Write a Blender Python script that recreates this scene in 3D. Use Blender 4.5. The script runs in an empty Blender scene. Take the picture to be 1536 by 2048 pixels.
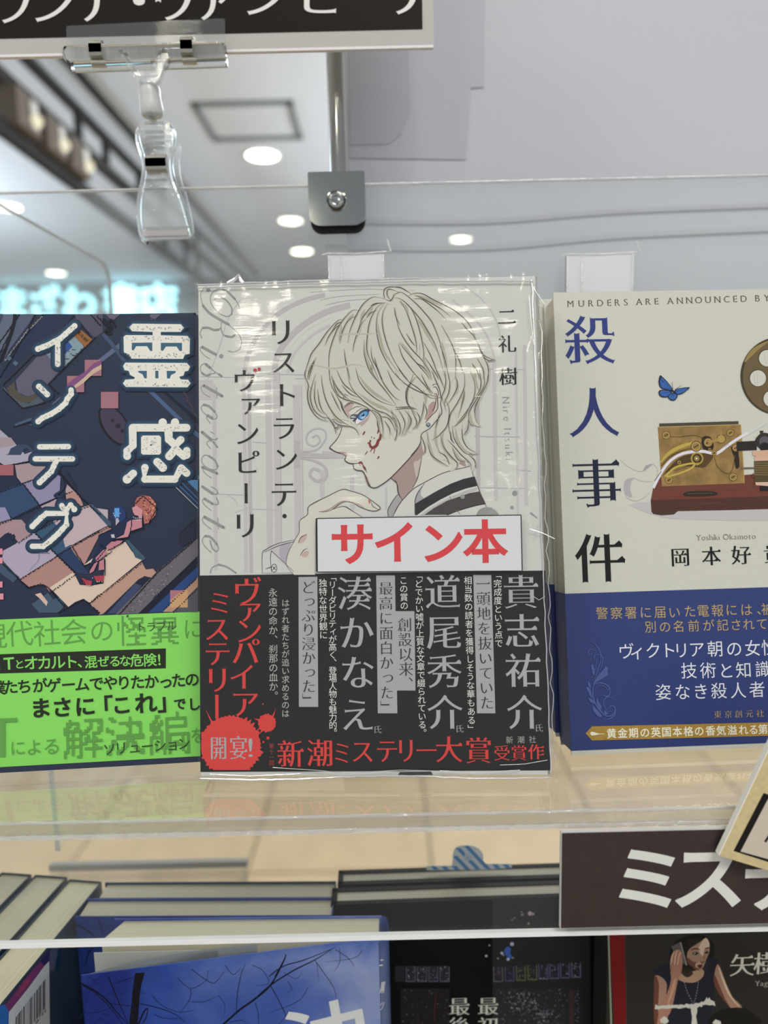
import bpy, bmesh, math, random
from mathutils import Vector, Matrix, noise
from mathutils.geometry import tessellate_polygon

# ------------------------------------------------------------------ camera
PW, PH, FPX = 1536, 2048, 1420.0
CAM = Vector((0, 0, 1.45))
_p, _r = math.radians(7.6), math.radians(1.3)
CF = Vector((0, math.cos(_p), -math.sin(_p)))
_u = Vector((0, math.sin(_p), math.cos(_p)))
CR = Vector((1, 0, 0)) * math.cos(_r) - _u * math.sin(_r)
CU = _u * math.cos(_r) + Vector((1, 0, 0)) * math.sin(_r)
sc = bpy.context.scene
cd = bpy.data.cameras.new('camera')
cam = bpy.data.objects.new('camera', cd)
sc.collection.objects.link(cam)
sc.camera = cam
cd.sensor_fit = 'VERTICAL'
cd.sensor_height = 36.0
cd.lens = FPX / PH * 36.0
cd.clip_start = 0.01
cd.dof.use_dof = True
cd.dof.focus_distance = 0.268
cd.dof.aperture_fstop = 6.6
_m = Matrix((CR, CU, -CF)).transposed().to_4x4()
_m.translation = CAM
cam.matrix_world = _m

# ------------------------------------------------------------------ light of the hall around, exposure
world = bpy.data.worlds.new('hall_light')
sc.world = world
world.use_nodes = True
_bg = world.node_tree.nodes['Background']
_bg.inputs[0].default_value = (0.95, 0.98, 1.0, 1)
_bg.inputs[1].default_value = 1.15
sc.view_settings.view_transform = 'Standard'
sc.view_settings.look = 'None'
sc.view_settings.gamma = 1.0
sc.view_settings.use_curve_mapping = False
sc.view_settings.exposure = -0.9
sc.cycles.max_bounces = 14
sc.cycles.transparent_max_bounces = 40
sc.cycles.transmission_bounces = 12
sc.cycles.glossy_bounces = 6
sc.cycles.diffuse_bounces = 4
sc.cycles.caustics_reflective = False
sc.cycles.caustics_refractive = False
sc.cycles.sample_clamp_indirect = 6.0

CEIL = 3.20
# soft fill lights at ceiling height, plus added uplights that brighten the ceiling
def soft_fill(x, y, z, sx, sy, power, rot=(0, 0, 0), col=(1.0, 0.985, 0.95)):
    l = bpy.data.lights.new('fill_light', 'AREA')
    l.shape = 'RECTANGLE'; l.size = sx; l.size_y = sy; l.energy = power
    l.color = col
    o = bpy.data.objects.new('fill_light', l)
    o.location = (x, y, z); o.rotation_euler = rot
    sc.collection.objects.link(o)
soft_fill(0.6, -1.2, CEIL - 0.03, 1.2, 0.6, 60)
soft_fill(-1.6, -0.6, CEIL - 0.03, 1.2, 0.6, 45)
soft_fill(0.5, 3.2, CEIL - 0.03, 1.2, 1.2, 50)
soft_fill(3.0, 3.6, 2.1, 2.0, 3.0, 520, (math.pi, 0, 0), (0.82, 0.92, 1.0))  # upward fill added to brighten the ceiling, no fixture stands here
soft_fill(1.1, 5.0, 2.0, 1.2, 3.0, 85, (math.pi, 0, 0), (0.95, 0.97, 1.0))  # added uplight, kept out of sight behind the white board
soft_fill(-4.5, 4.5, 2.1, 1.5, 3.0, 420, (math.pi, 0, 0), (0.82, 0.92, 1.0))
# ------------------------------------------------------------------ helpers
LAMBDA = 0.86
def lin(h):
    h = h.lstrip('#')
    c = [int(h[i:i + 2], 16) / 255 for i in (0, 2, 4)]
    return [(x / 12.92 if x <= 0.04045 else ((x + 0.055) / 1.055) ** 2.4) for x in c]
def alb(h, k=LAMBDA):
    return tuple(min(0.92, x / k) for x in lin(h)) + (1,)

_mats = {}
def mat(h, rough=0.6, metal=0.0, spec=0.4, bump=0.0, bscale=900.0, mott=0.0, mscale=300.0):
    key = (h, rough, metal, spec, bump, bscale, mott, mscale)
    if key in _mats: return _mats[key]
    m = bpy.data.materials.new('paint_' + h.lstrip('#'))
    m.use_nodes = True
    nt = m.node_tree; b = nt.nodes['Principled BSDF']
    b.inputs['Base Color'].default_value = alb(h)
    b.inputs['Roughness'].default_value = rough
    b.inputs['Metallic'].default_value = metal
    b.inputs['Specular IOR Level'].default_value = spec
    tc = nt.nodes.new('ShaderNodeTexCoord')
    if mott:
        n = nt.nodes.new('ShaderNodeTexNoise'); n.inputs['Scale'].default_value = mscale; n.inputs['Detail'].default_value = 4
        nt.links.new(tc.outputs['Object'], n.inputs['Vector'])
        mx = nt.nodes.new('ShaderNodeMix'); mx.data_type = 'RGBA'
        a = alb(h)
        mx.inputs[6].default_value = tuple(min(1, x * (1 + mott)) for x in a[:3]) + (1,)
        mx.inputs[7].default_value = tuple(x * (1 - mott) for x in a[:3]) + (1,)
        mr = nt.nodes.new('ShaderNodeMapRange'); mr.inputs[1].default_value = 0.35; mr.inputs[2].default_value = 0.65
        nt.links.new(n.outputs[0], mr.inputs[0]); nt.links.new(mr.outputs[0], mx.inputs[0])
        nt.links.new(mx.outputs[2], b.inputs['Base Color'])
    if bump:
        n = nt.nodes.new('ShaderNodeTexNoise'); n.inputs['Scale'].default_value = bscale; n.inputs['Detail'].default_value = 3
        nt.links.new(tc.outputs['Object'], n.inputs['Vector'])
        bp = nt.nodes.new('ShaderNodeBump'); bp.inputs['Strength'].default_value = bump; bp.inputs['Distance'].default_value = 0.0004
        nt.links.new(n.outputs[0], bp.inputs['Height']); nt.links.new(bp.outputs[0], b.inputs['Normal'])
    _mats[key] = m
    return m

def emit(h, s):
    key = ('e', h, s)
    if key in _mats: return _mats[key]
    m = bpy.data.materials.new('light_' + h.lstrip('#')); m.use_nodes = True
    nt = m.node_tree; nt.nodes.clear()
    e = nt.nodes.new('ShaderNodeEmission'); o = nt.nodes.new('ShaderNodeOutputMaterial')
    e.inputs[0].default_value = tuple(lin(h)) + (1,); e.inputs[1].default_value = s
    nt.links.new(e.outputs[0], o.inputs[0]); _mats[key] = m
    return m

def clear_plastic(name, haze=0.03, rough=0.0, tint=(0.97, 0.98, 0.975), f0=0.04, f90=0.96, bump=0.0, bscale=(60, 60, 60), hazecol=(0.85, 0.87, 0.9), dist=0.001):
    """thin clear plastic: see-through, mirror reflection growing towards grazing angles, a little surface haze"""
    m = bpy.data.materials.new(name); m.use_nodes = True
    nt = m.node_tree; nt.nodes.clear(); N = nt.nodes.new; L = nt.links.new
    out = N('ShaderNodeOutputMaterial')
    tr = N('ShaderNodeBsdfTransparent'); tr.inputs[0].default_value = tint + (1,)
    df = N('ShaderNodeBsdfDiffuse'); df.inputs[0].default_value = hazecol + (1,)
    m1 = N('ShaderNodeMixShader'); m1.inputs[0].default_value = haze
    L(tr.outputs[0], m1.inputs[1]); L(df.outputs[0], m1.inputs[2])
    gl = N('ShaderNodeBsdfGlossy'); gl.inputs['Roughness'].default_value = rough; gl.inputs[0].default_value = (1, 1, 1, 1)
    lw = N('ShaderNodeLayerWeight'); lw.inputs[0].default_value = 0.5
    pw = N('ShaderNodeMath'); pw.operation = 'POWER'; pw.inputs[1].default_value = 5
    ml = N('ShaderNodeMath'); ml.operation = 'MULTIPLY_ADD'; ml.inputs[1].default_value = f90; ml.inputs[2].default_value = f0
    L(lw.outputs['Facing'], pw.inputs[0]); L(pw.outputs[0], ml.inputs[0])
    m2 = N('ShaderNodeMixShader'); L(ml.outputs[0], m2.inputs[0]); L(m1.outputs[0], m2.inputs[1]); L(gl.outputs[0], m2.inputs[2])
    if bump:
        tc = N('ShaderNodeTexCoord'); mp = N('ShaderNodeMapping'); mp.inputs['Scale'].default_value = bscale
        n = N('ShaderNodeTexNoise'); n.inputs['Scale'].default_value = 1.0; n.inputs['Detail'].default_value = 4
        L(tc.outputs['Object'], mp.inputs[0]); L(mp.outputs[0], n.inputs['Vector'])
        bp = N('ShaderNodeBump'); bp.inputs['Strength'].default_value = bump; bp.inputs['Distance'].default_value = dist
        L(n.outputs[0], bp.inputs['Height']); L(bp.outputs[0], gl.inputs['Normal']); L(bp.outputs[0], lw.inputs['Normal'])
    L(m2.outputs[0], out.inputs[0])
    return m

def solid_glass(name, rough=0.0, ior=1.49, col=(0.97, 0.985, 0.98)):
    m = bpy.data.materials.new(name); m.use_nodes = True
    nt = m.node_tree; nt.nodes.clear(); N = nt.nodes.new
    out = N('ShaderNodeOutputMaterial'); g = N('ShaderNodeBsdfGlass')
    g.inputs['Color'].default_value = col + (1,); g.inputs['Roughness'].default_value = rough; g.inputs['IOR'].default_value = ior
    nt.links.new(g.outputs[0], out.inputs[0])
    return m

M_ACR = clear_plastic('clear_acrylic', haze=0.02, f0=0.14)
M_EDGE = clear_plastic('acrylic_cut_edge', haze=0.42, rough=0.12, f0=0.25, f90=0.7, bump=0.9, bscale=(400, 400, 900), hazecol=(1.0, 1.0, 1.0))
M_EDGE2 = clear_plastic('acrylic_lit_edge', haze=0.97, rough=0.15, f0=0.02, f90=0.3, bump=0.6, bscale=(500, 300, 900), hazecol=(1.0, 1.0, 1.0), dist=0.0005)
M_GLASS = solid_glass('moulded_clear_plastic')
M_JAW = clear_plastic('moulded_clear_jaw', haze=0.20, rough=0.05, f0=0.05, f90=0.9, bump=0.25, bscale=(120, 120, 260), hazecol=(0.9, 0.93, 0.96))
M_FROST = clear_plastic('frosted_strip', haze=0.62, rough=0.3, hazecol=(0.95, 0.95, 1.0), f0=0.08)
def metal(name, col, rough, aniso=0.0):
    m = bpy.data.materials.new(name); m.use_nodes = True
    b = m.node_tree.nodes['Principled BSDF']
    b.inputs['Base Color'].default_value = col + (1,); b.inputs['Metallic'].default_value = 1; b.inputs['Roughness'].default_value = rough
    return m
M_CHROME = metal('chromed_steel', (0.40, 0.41, 0.39), 0.10)
M_STEEL = metal('polished_pole_steel', (0.55, 0.53, 0.49), 0.08)
M_SPRING = metal('spring_steel', (0.62, 0.60, 0.54), 0.38)

# --- pixel of the photograph -> point on a plane of the place
def ray(px, py):
    return CF + CR * ((px - 768) / FPX) - CU * ((py - 1024) / FPX)
def on_z(px, py, z):
    d = ray(px, py); return CAM + d * ((z - CAM.z) / d.z)
def on_y(px, py, y):
    d = ray(px, py); return CAM + d * ((y - CAM.y) / d.y)
def on_x(px, py, x):
    d = ray(px, py); return CAM + d * ((x - CAM.x) / d.x)

class Sheet:
    """a flat face: A = lower left corner, U along it to the right, V up, N towards the viewer"""
    def __init__(s, A, U, V):
        s.A = Vector(A); s.U = Vector(U).normalized(); s.V = Vector(V).normalized(); s.N = s.U.cross(s.V)
    def P(s, px, py, off=0.0):
        d = ray(px, py); A = s.A + s.N * off
        return CAM + d * ((A - CAM).dot(s.N) / d.dot(s.N))
    def L(s, u, v, off=0.0):
        return s.A + s.U * u + s.V * v + s.N * off
    def scale(s, px, py):
        return (s.P(px, py) - CAM).dot(CF) / FPX
    def uv(s, px, py):
        q = s.P(px, py) - s.A
        return q.dot(s.U), q.dot(s.V)

# --- objects
def link(o, parent=None, loc=None):
    sc.collection.objects.link(o)
    if parent:
        o.parent = parent
        par = parent; t = Vector((0, 0, 0))
        while par: t += par.location; par = par.parent
        o.location = -t
    return o
def tag(o, label=None, cat=None, group=None, kind=None):
    if label: o['label'] = label
    if cat: o['category'] = cat
    if group: o['group'] = group
    if kind: o['kind'] = kind
    return o
def thing(name, loc, label, cat, group=None):
    o = bpy.data.objects.new(name, None); sc.collection.objects.link(o)
    o.location = loc; o.empty_display_size = 0.02
    return tag(o, label, cat, group)
def mesh(name, verts, faces, mats, parent=None, idx=None, smooth=False):
    me = bpy.data.meshes.new(name); me.from_pydata([tuple(v) for v in verts], [], faces)
    for m in (mats if isinstance(mats, (list, tuple)) else [mats]): me.materials.append(m)
    if idx: me.polygons.foreach_set('material_index', idx)
    if smooth: me.polygons.foreach_set('use_smooth', [True] * len(me.polygons))
    me.update()
    return link(bpy.data.objects.new(name, me), parent)
def from_bm(name, bm, mats, parent=None, smooth=False, bevel=0.0, seg=2, angle=40):
    if bevel:
        es = [e for e in bm.edges if len(e.link_faces) == 2 and e.calc_face_angle(0) > math.radians(angle)]
        bmesh.ops.bevel(bm, geom=es, offset=bevel, segments=seg, profile=0.5, affect='EDGES', clamp_overlap=True)
    bmesh.ops.recalc_face_normals(bm, faces=bm.faces)
    me = bpy.data.meshes.new(name); bm.to_mesh(me); bm.free()
    for m in (mats if isinstance(mats, (list, tuple)) else [mats]): me.materials.append(m)
    if smooth:
        me.polygons.foreach_set('use_smooth', [True] * len(me.polygons))
        try: me.set_sharp_from_angle(angle=math.radians(35))
        except Exception: pass
    return link(bpy.data.objects.new(name, me), parent)
def bm_box(bm, o, X, Y, Z):
    """box from corner o along vectors X, Y, Z"""
    vs = [bm.verts.new(o + X * i + Y * j + Z * k) for i in (0, 1) for j in (0, 1) for k in (0, 1)]
    fs = []
    for q in ((0, 1, 3, 2), (4, 6, 7, 5), (0, 4, 5, 1), (2, 3, 7, 6), (0, 2, 6, 4), (1, 5, 7, 3)):
        fs.append(bm.faces.new([vs[i] for i in q]))
    return fs
def box(name, a, b, m, parent=None, bevel=0.0, seg=2):
    bm = bmesh.new(); a = Vector(a); b = Vector(b)
    bm_box(bm, a, Vector((b.x - a.x, 0, 0)), Vector((0, b.y - a.y, 0)), Vector((0, 0, b.z - a.z)))
    return from_bm(name, bm, m, parent, bevel=bevel, seg=seg)
def bm_tube(bm, pts, r, n=12, cap=True):
    rings = []
    for i, p in enumerate(pts):
        p = Vector(p)
        d = (Vector(pts[min(i + 1, len(pts) - 1)]) - Vector(pts[max(i - 1, 0)])).normalized()
        a = d.orthogonal().normalized() if abs(d.z) > 0.9 else d.cross(Vector((0, 0, 1))).normalized()
        b = d.cross(a)
        rr = r[i] if isinstance(r, (list, tuple)) else r
        rings.append([bm.verts.new(p + a * rr * math.cos(2 * math.pi * k / n) + b * rr * math.sin(2 * math.pi * k / n)) for k in range(n)])
    for q in range(len(rings) - 1):
        for k in range(n):
            bm.faces.new((rings[q][k], rings[q][(k + 1) % n], rings[q + 1][(k + 1) % n], rings[q + 1][k]))
    if cap: bm.faces.new(rings[0]); bm.faces.new(rings[-1])
def bm_extrude(bm, pts, d):
    """solid from a closed outline (3D points) pushed along d"""
    a = [bm.verts.new(p) for p in pts]; b = [bm.verts.new(Vector(p) + d) for p in pts]; n = len(pts)
    bm.faces.new(a); bm.faces.new(b[::-1])
    for i in range(n): bm.faces.new((a[i], b[i], b[(i + 1) % n], a[(i + 1) % n]))
def smooth_pts(p, n=6, closed=False):
    if len(p) < 3 or n < 2: return [tuple(q) for q in p]
    out = []; N = len(p)
    for i in range(N if closed else N - 1):
        if closed: a, b, c, d = p[i - 1], p[i], p[(i + 1) % N], p[(i + 2) % N]
        else: a, b, c, d = p[max(i - 1, 0)], p[i], p[i + 1], p[min(i + 2, N - 1)]
        for k in range(n):
            t = k / n
            out.append(tuple(0.5 * (2 * b[j] + (c[j] - a[j]) * t + (2 * a[j] - 5 * b[j] + 4 * c[j] - d[j]) * t * t + (3 * b[j] - a[j] - 3 * c[j] + d[j]) * t ** 3) for j in (0, 1)))
    if not closed: out.append(tuple(p[-1]))
    return out

# --- lettering: glyph outlines from Blender's built-in font
_tc = bpy.data.curves.new('glyph', 'FONT'); _tc.dimensions = '2D'; _tc.fill_mode = 'NONE'; _tc.resolution_u = 7
_to = bpy.data.objects.new('glyph', _tc); sc.collection.objects.link(_to)
_loops, _glyphs = {}, {}
def outline(ch):
    if ch in _loops: return _loops[ch]
    _tc.body = ch; dg = bpy.context.evaluated_depsgraph_get(); dg.update()
    ev = _to.evaluated_get(dg); me = ev.to_mesh()
    co = [(v.co.x, v.co.y) for v in me.vertices]
    adj = [[] for _ in co]
    for e in me.edges:
        a, b = e.vertices; adj[a].append(b); adj[b].append(a)
    ev.to_mesh_clear()
    seen, out = set(), []
    for s in range(len(co)):
        if s in seen or len(adj[s]) < 2: continue
        loop, prev, cur = [], None, s
        while cur not in seen:
            seen.add(cur); loop.append(co[cur])
            nx = [q for q in adj[cur] if q != prev and q not in seen]
            if not nx: break
            prev, cur = cur, nx[0]
        cl = []
        for q in loop:
            if not cl or abs(q[0] - cl[-1][0]) + abs(q[1] - cl[-1][1]) > 1e-4: cl.append(q)
        if len(cl) > 2: out.append(cl)
    # make outer loops anticlockwise, holes clockwise (even-odd nesting)
    def area(l): return 0.5 * sum(l[i - 1][0] * l[i][1] - l[i][0] * l[i - 1][1] for i in range(len(l)))
    def inside(p, l):
        c = False
        for i in range(len(l)):
            (x1, y1), (x2, y2) = l[i - 1], l[i]
            if (y1 > p[1]) != (y2 > p[1]) and p[0] < (x2 - x1) * (p[1] - y1) / (y2 - y1) + x1: c = not c
        return c
    res = []
    for i, l in enumerate(out):
        dep = sum(inside(l[0], m) for j, m in enumerate(out) if j != i)
        if (area(l) > 0) != (dep % 2 == 0): l = l[::-1]
        res.append((l, dep))
    _loops[ch] = res
    return res
def fatten(l, a, b):
    n = len(l); out = []
    for i in range(n):
        p0, p, p1 = l[i - 1], l[i], l[(i + 1) % n]
        d1 = Vector((p[0] - p0[0], p[1] - p0[1])); d2 = Vector((p1[0] - p[0], p1[1] - p[1]))
        if d1.length < 1e-6 or d2.length < 1e-6: out.append(p); continue
        n1 = Vector((d1.y, -d1.x)).normalized(); n2 = Vector((d2.y, -d2.x)).normalized()
        f = lambda v: v.x * v.x * a + v.y * v.y * b
        o1, o2 = f(n1), f(n2); det = n1.x * n2.y - n1.y * n2.x
        if abs(det) < 0.25:
            nn = (n1 + n2)
            if nn.length < 1e-3: out.append(p); continue
            nn.normalize(); m = nn * f(nn)
        else:
            m = Vector(((o1 * n2.y - o2 * n1.y) / det, (n1.x * o2 - n2.x * o1) / det))
        if m.length > 0.06: m = m.normalized() * 0.06
        out.append((p[0] + m.x, p[1] + m.y))
    return out
def serif(l, latin=False):
    """the small triangle at the right end of flat strokes, as brush-style type has"""
    out = []; n = len(l)
    for i in range(n):
        p0, p, p1, p2 = l[i - 1], l[i], l[(i + 1) % n], l[(i + 2) % n]
        # outline runs anticlockwise: right end edge goes up (p0 -> p), then the top edge goes left (p -> p1)
        e0 = (p[0] - p0[0], p[1] - p0[1]); e1 = (p1[0] - p[0], p1[1] - p[1])
        if abs(e0[0]) < 0.02 and 0.005 < e0[1] < 0.09 and e1[0] < -0.16 and abs(e1[1]) < 0.03:
            out.append((p[0] + 0.012, p[1])); out.append((p[0] - 0.035, p[1] + 0.062)); out.append((p[0] - 0.115, p[1] + e1[1] * 0.3))
        else: out.append(p)
    return out
STYLES = {'gothic': (0.0, 0.0, 0), 'bold': (0.0, 0.0, 0), 'heavy': (0.0, 0.0, 0), 'thin': (-0.012, -0.012, 0),
          'mincho': (0.004, -0.019, 1), 'mincho_bold': (0.0, -0.013, 1), 'mincho_light': (-0.012, -0.022, 1)}
GROW = {'bold': (0.016, 0.016), 'heavy': (0.028, 0.024), 'mincho_bold': (0.015, 0.0)}
DEP = {}
def glyph(ch, style):
    if (ch, style) in _glyphs: return _glyphs[(ch, style)]
    a, b, sf = STYLES[style]
    ls = outline(ch)
    new = [(fatten(serif(l) if sf else l, a, b), d) for l, d in ls]
    V, T = [], []
    for i, (l, d) in enumerate(new):
        if d % 2: continue
        holes = []
        for j, (h, dh) in enumerate(new):
            if dh == d + 1:
                c = False; p = h[0]
                for k in range(len(l)):
                    (x1, y1), (x2, y2) = l[k - 1], l[k]
                    if (y1 > p[1]) != (y2 > p[1]) and p[0] < (x2 - x1) * (p[1] - y1) / (y2 - y1) + x1: c = not c
                if c: holes.append(h)
        rings = [l] + holes
        t = tessellate_polygon([[Vector((x, y, 0)) for x, y in r] for r in rings])
        base = len(V)
        for r in rings: V += r
        T += [tuple(q + base for q in tr) for tr in t]
    if style in GROW:      # thicken: strips laid along the outline
        ga, gb = GROW[style]
        for l, d in new:
            n = len(l)
            for k in range(n):
                p, q = Vector(l[k]), Vector(l[(k + 1) % n]); e = q - p
                if e.length < 1e-5: continue
                e.normalize(); nn = Vector((e.y, -e.x)); o = nn.x * nn.x * ga + nn.y * nn.y * gb
                if o < 1e-4: continue
                c_ = len(V); x = e * min(o, 0.9 * o)
                V += [tuple(p - x), tuple(q + x), tuple(q + x + nn * o), tuple(p - x + nn * o)]; T += [(c_, c_ + 1, c_ + 2), (c_, c_ + 2, c_ + 3)]
                DEP.update({(ch, style, c_ + j): 1 + k % 4 for j in range(4)})
    cjk = ord(ch) > 0x2000
    if cjk: w = 1.0; V = [(x - 0.5, y - 0.37) for x, y in V]
    else:
        xs = [v[0] for v in V] or [0, 0.3]; w = max(xs) - min(xs) + 0.1; mx = (max(xs) + min(xs)) / 2
        V = [(x - mx, y - 0.35) for x, y in V]
    if sf and not cjk:   # slab serifs on upright stems
        for l, d in new:
            n = len(l)
            for k in range(n):
                (x1, y1), (x2, y2) = l[k], l[(k + 1) % n]
                if abs(y1 - y2) < 0.012 and 0.05 < abs(x1 - x2) < 0.14 and (y1 < 0.03 or y1 > 0.45):
                    lo, hi = min(x1, x2) - 0.05 - mx, max(x1, x2) + 0.05 - mx
                    yy = y1 - 0.35 if y1 < 0.03 else y1 - 0.35 - 0.03
                    q = len(V); V += [(lo, yy), (hi, yy), (hi, yy + 0.03), (lo, yy + 0.03)]; T += [(q, q + 1, q + 2), (q, q + 2, q + 3)]
    _glyphs[(ch, style)] = (V, T, w)
    return _glyphs[(ch, style)]

class Art:
    """flat print on a sheet: everything becomes one mesh of thin layers, drawn in picture pixels"""
    def __init__(s, sheet, off=4e-5, step=1.5e-6, X=None):
        s.s = sheet; s.z = off; s.step = step; s.V = []; s.F = []; s.I = []; s.mats = []; s.X = X; s.clip = None
    def zoom(s, x0, y0, k):  s.X = (x0, y0, 1.0 / k); return s
    def _t(s, p):
        if s.X: return (s.X[0] + p[0] * s.X[2], s.X[1] + p[1] * s.X[2])
        return p
    def up(s, n=1): s.z += s.step * n; return s
    def _m(s, c):
        m = c if not isinstance(c, str) else mat(c, rough=s.rough, spec=s.spec)
        if m not in s.mats: s.mats.append(m)
        return s.mats.index(m)
    rough = 0.55; spec = 0.3
    def _emit(s, pts2, tris, c):
        b = len(s.V); k = s._m(c)
        if s.clip:
            x0, y0, x1, y1 = s.clip
            pts2 = [(min(max(x, x0), x1), min(max(y, y0), y1)) for x, y in pts2]
        s.V += [s.s.P(x, y, s.z) for x, y in pts2]
        for t in tris: s.F.append(tuple(i + b for i in t)); s.I.append(k)
    def poly(s, pts, c, sm=0, holes=()):
        s.up()
        pts = [s._t(p) for p in pts]
        if sm: pts = smooth_pts(pts, sm, True)
        rings = [pts] + [smooth_pts([s._t(p) for p in h], sm, True) if sm else [s._t(p) for p in h] for h in holes]
        t = tessellate_polygon([[Vector((x, y, 0)) for x, y in r] for r in rings])
        s._emit([p for r in rings for p in r], t, c); return s
    def rect(s, x0, y0, x1, y1, c): return s.poly([(x0, y0), (x1, y0), (x1, y1), (x0, y1)], c)
    def disc(s, x, y, r, c, ry=None, n=20, rot=0):
        ry = ry or r; ca, sa = math.cos(rot), math.sin(rot)
        return s.poly([(x + r * math.cos(a) * ca - ry * math.sin(a) * sa, y + r * math.cos(a) * sa + ry * math.sin(a) * ca) for a in [2 * math.pi * k / n for k in range(n)]], c)
    def line(s, pts, w, c, sm=6, taper=(0.0, 0.0), layer=True, round_=False):
        """ribbon of w picture pixels; taper = share of the width left at the start and at the end"""
        if layer: s.up()
        pts = [s._t(p) for p in pts]
        if sm: pts = smooth_pts(pts, sm)
        n = len(pts); L, tris = [], []
        for i, p in enumerate(pts):
            a, b = pts[max(i - 1, 0)], pts[min(i + 1, n - 1)]
            dx, dy = b[0] - a[0], b[1] - a[1]; q = math.hypot(dx, dy) or 1
            t = i / (n - 1)
            if taper[0] >= 1 and taper[1] >= 1: ww = w
            else:
                k0 = taper[0] + (1 - taper[0]) * min(1, t / 0.35); k1 = taper[1] + (1 - taper[1]) * min(1, (1 - t) / 0.45)
                ww = w * k0 * k1
            hx, hy = -dy / q * ww / 2, dx / q * ww / 2
            L += [(p[0] + hx, p[1] + hy), (p[0] - hx, p[1] - hy)]
            if i: j = 2 * i; tris += [(j - 2, j - 1, j + 1, j)]
        s._emit(L, tris, c)
        if round_:
            X, s.X = s.X, None
            for p in (pts[0], pts[-1]): s.z -= s.step; s.disc(p[0], p[1], w / 2, c, n=14)
            s.X = X
        return s
    def lines(s, lst, w, c, **k):
        s.up()
        for p in lst: s.line(p, w, c, layer=False, **k)
        return s
    def char(s, ch, x, y, size, c, style='gothic', rot=0.0, sx=1.0, sy=1.0, vert=False, layer=True):
        if ch in ' 　': return
        if layer: s.up(5 if style in GROW else 1)
        V, T, w = glyph(ch, style)
        if vert:
            if ch in 'ー「」（）…―':
                rot = rot - 90
                if ch == 'ー' and style == 'mincho_bold': style = 'bold'
                V, T, w = glyph(ch, style)
            elif ch in '、。': x += size * 0.6; y -= size * 0.6
            elif ch in 'ァィゥェォッャュョぁぃぅぇぉっゃゅょ': x += size * 0.08; y -= size * 0.08
        P0 = s.s.P(x, y, s.z); m = (P0 - CAM).dot(CF) / FPX * size
        ca, sa = math.cos(math.radians(rot)), math.sin(math.radians(rot))
        b = len(s.V); k = s._m(c)
        for i_, (vx, vy) in enumerate(V):
            vx, vy = vx * sx, vy * sy
            s.V.append(P0 - s.s.N * (s.step * DEP.get((ch, style, i_), 0)) + s.s.U * ((vx * ca - vy * sa) * m) + s.s.V * ((vx * sa + vy * ca) * m))
        for t in T: s.F.append(tuple(i + b for i in t)); s.I.append(k)
    def text(s, st, p0, p1, size, c, style='gothic', vert=False, sx=1.0, sy=1.0, rot=0.0, prop=False):
        """characters with centres from p0 to p1 (picture pixels)"""
        s.up(5 if style in GROW else 1); p0 = s._t(p0); p1 = s._t(p1); n = len(st)
        if prop:
            ws = [0.32 if ch == ' ' else glyph(ch, style)[2] for ch in st]
            pos = [0.0]
            for i in range(1, n): pos.append(pos[-1] + (ws[i - 1] + ws[i]) / 2)
            tot = pos[-1] or 1; ts = [q / tot for q in pos]
        else: ts = [i / max(1, n - 1) for i in range(n)]
        for ch, t in zip(st, ts):
            s.char(ch, p0[0] + (p1[0] - p0[0]) * t, p0[1] + (p1[1] - p0[1]) * t, size, c, style, rot, sx, sy, vert, layer=False)
        return s
    def pixchar(s, ch, x, y, size, c, n=16):
        """glyph set in square cells"""
        s.up(); V, T, w = glyph(ch, 'gothic'); cells = []
        tr = [[V[i] for i in t] for t in T]
        g = size / n
        for j in range(n):
            for i in range(n):
                px, py = (i + 0.5) / n - 0.5, 0.5 - (j + 0.5) / n
                hit = 0
                for ox, oy in ((0, 0), (-.3, 0), (.3, 0), (0, -.3), (0, .3)):
                    qx, qy = px + ox / n, py + oy / n
                    for a, b, d in tr:
                        s1 = (b[0] - a[0]) * (qy - a[1]) - (b[1] - a[1]) * (qx - a[0]); s2 = (d[0] - b[0]) * (qy - b[1]) - (d[1] - b[1]) * (qx - b[0]); s3 = (a[0] - d[0]) * (qy - d[1]) - (a[1] - d[1]) * (qx - d[0])
                        if (s1 >= 0 and s2 >= 0 and s3 >= 0) or (s1 <= 0 and s2 <= 0 and s3 <= 0): hit += 1; break
                if hit >= 2: cells.append((i, j))
        m = s.s.scale(x, y) * g; P0 = s.s.P(x, y, s.z); k = s._m(c)
        for i, j in cells:
            b = len(s.V); u = i - n / 2; v = n / 2 - j
            s.V += [P0 + s.s.U * (u * m) + s.s.V * ((v - 1) * m), P0 + s.s.U * ((u + 1.02) * m) + s.s.V * ((v - 1) * m), P0 + s.s.U * ((u + 1.02) * m) + s.s.V * ((v + 0.02) * m), P0 + s.s.U * (u * m) + s.s.V * ((v + 0.02) * m)]
            s.F.append((b, b + 1, b + 2, b + 3)); s.I.append(k)
    def done(s, name, parent, label=None):
        o = mesh(name, s.V, s.F, s.mats, parent, s.I)
        if label: o['label'] = label
        return o
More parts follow.
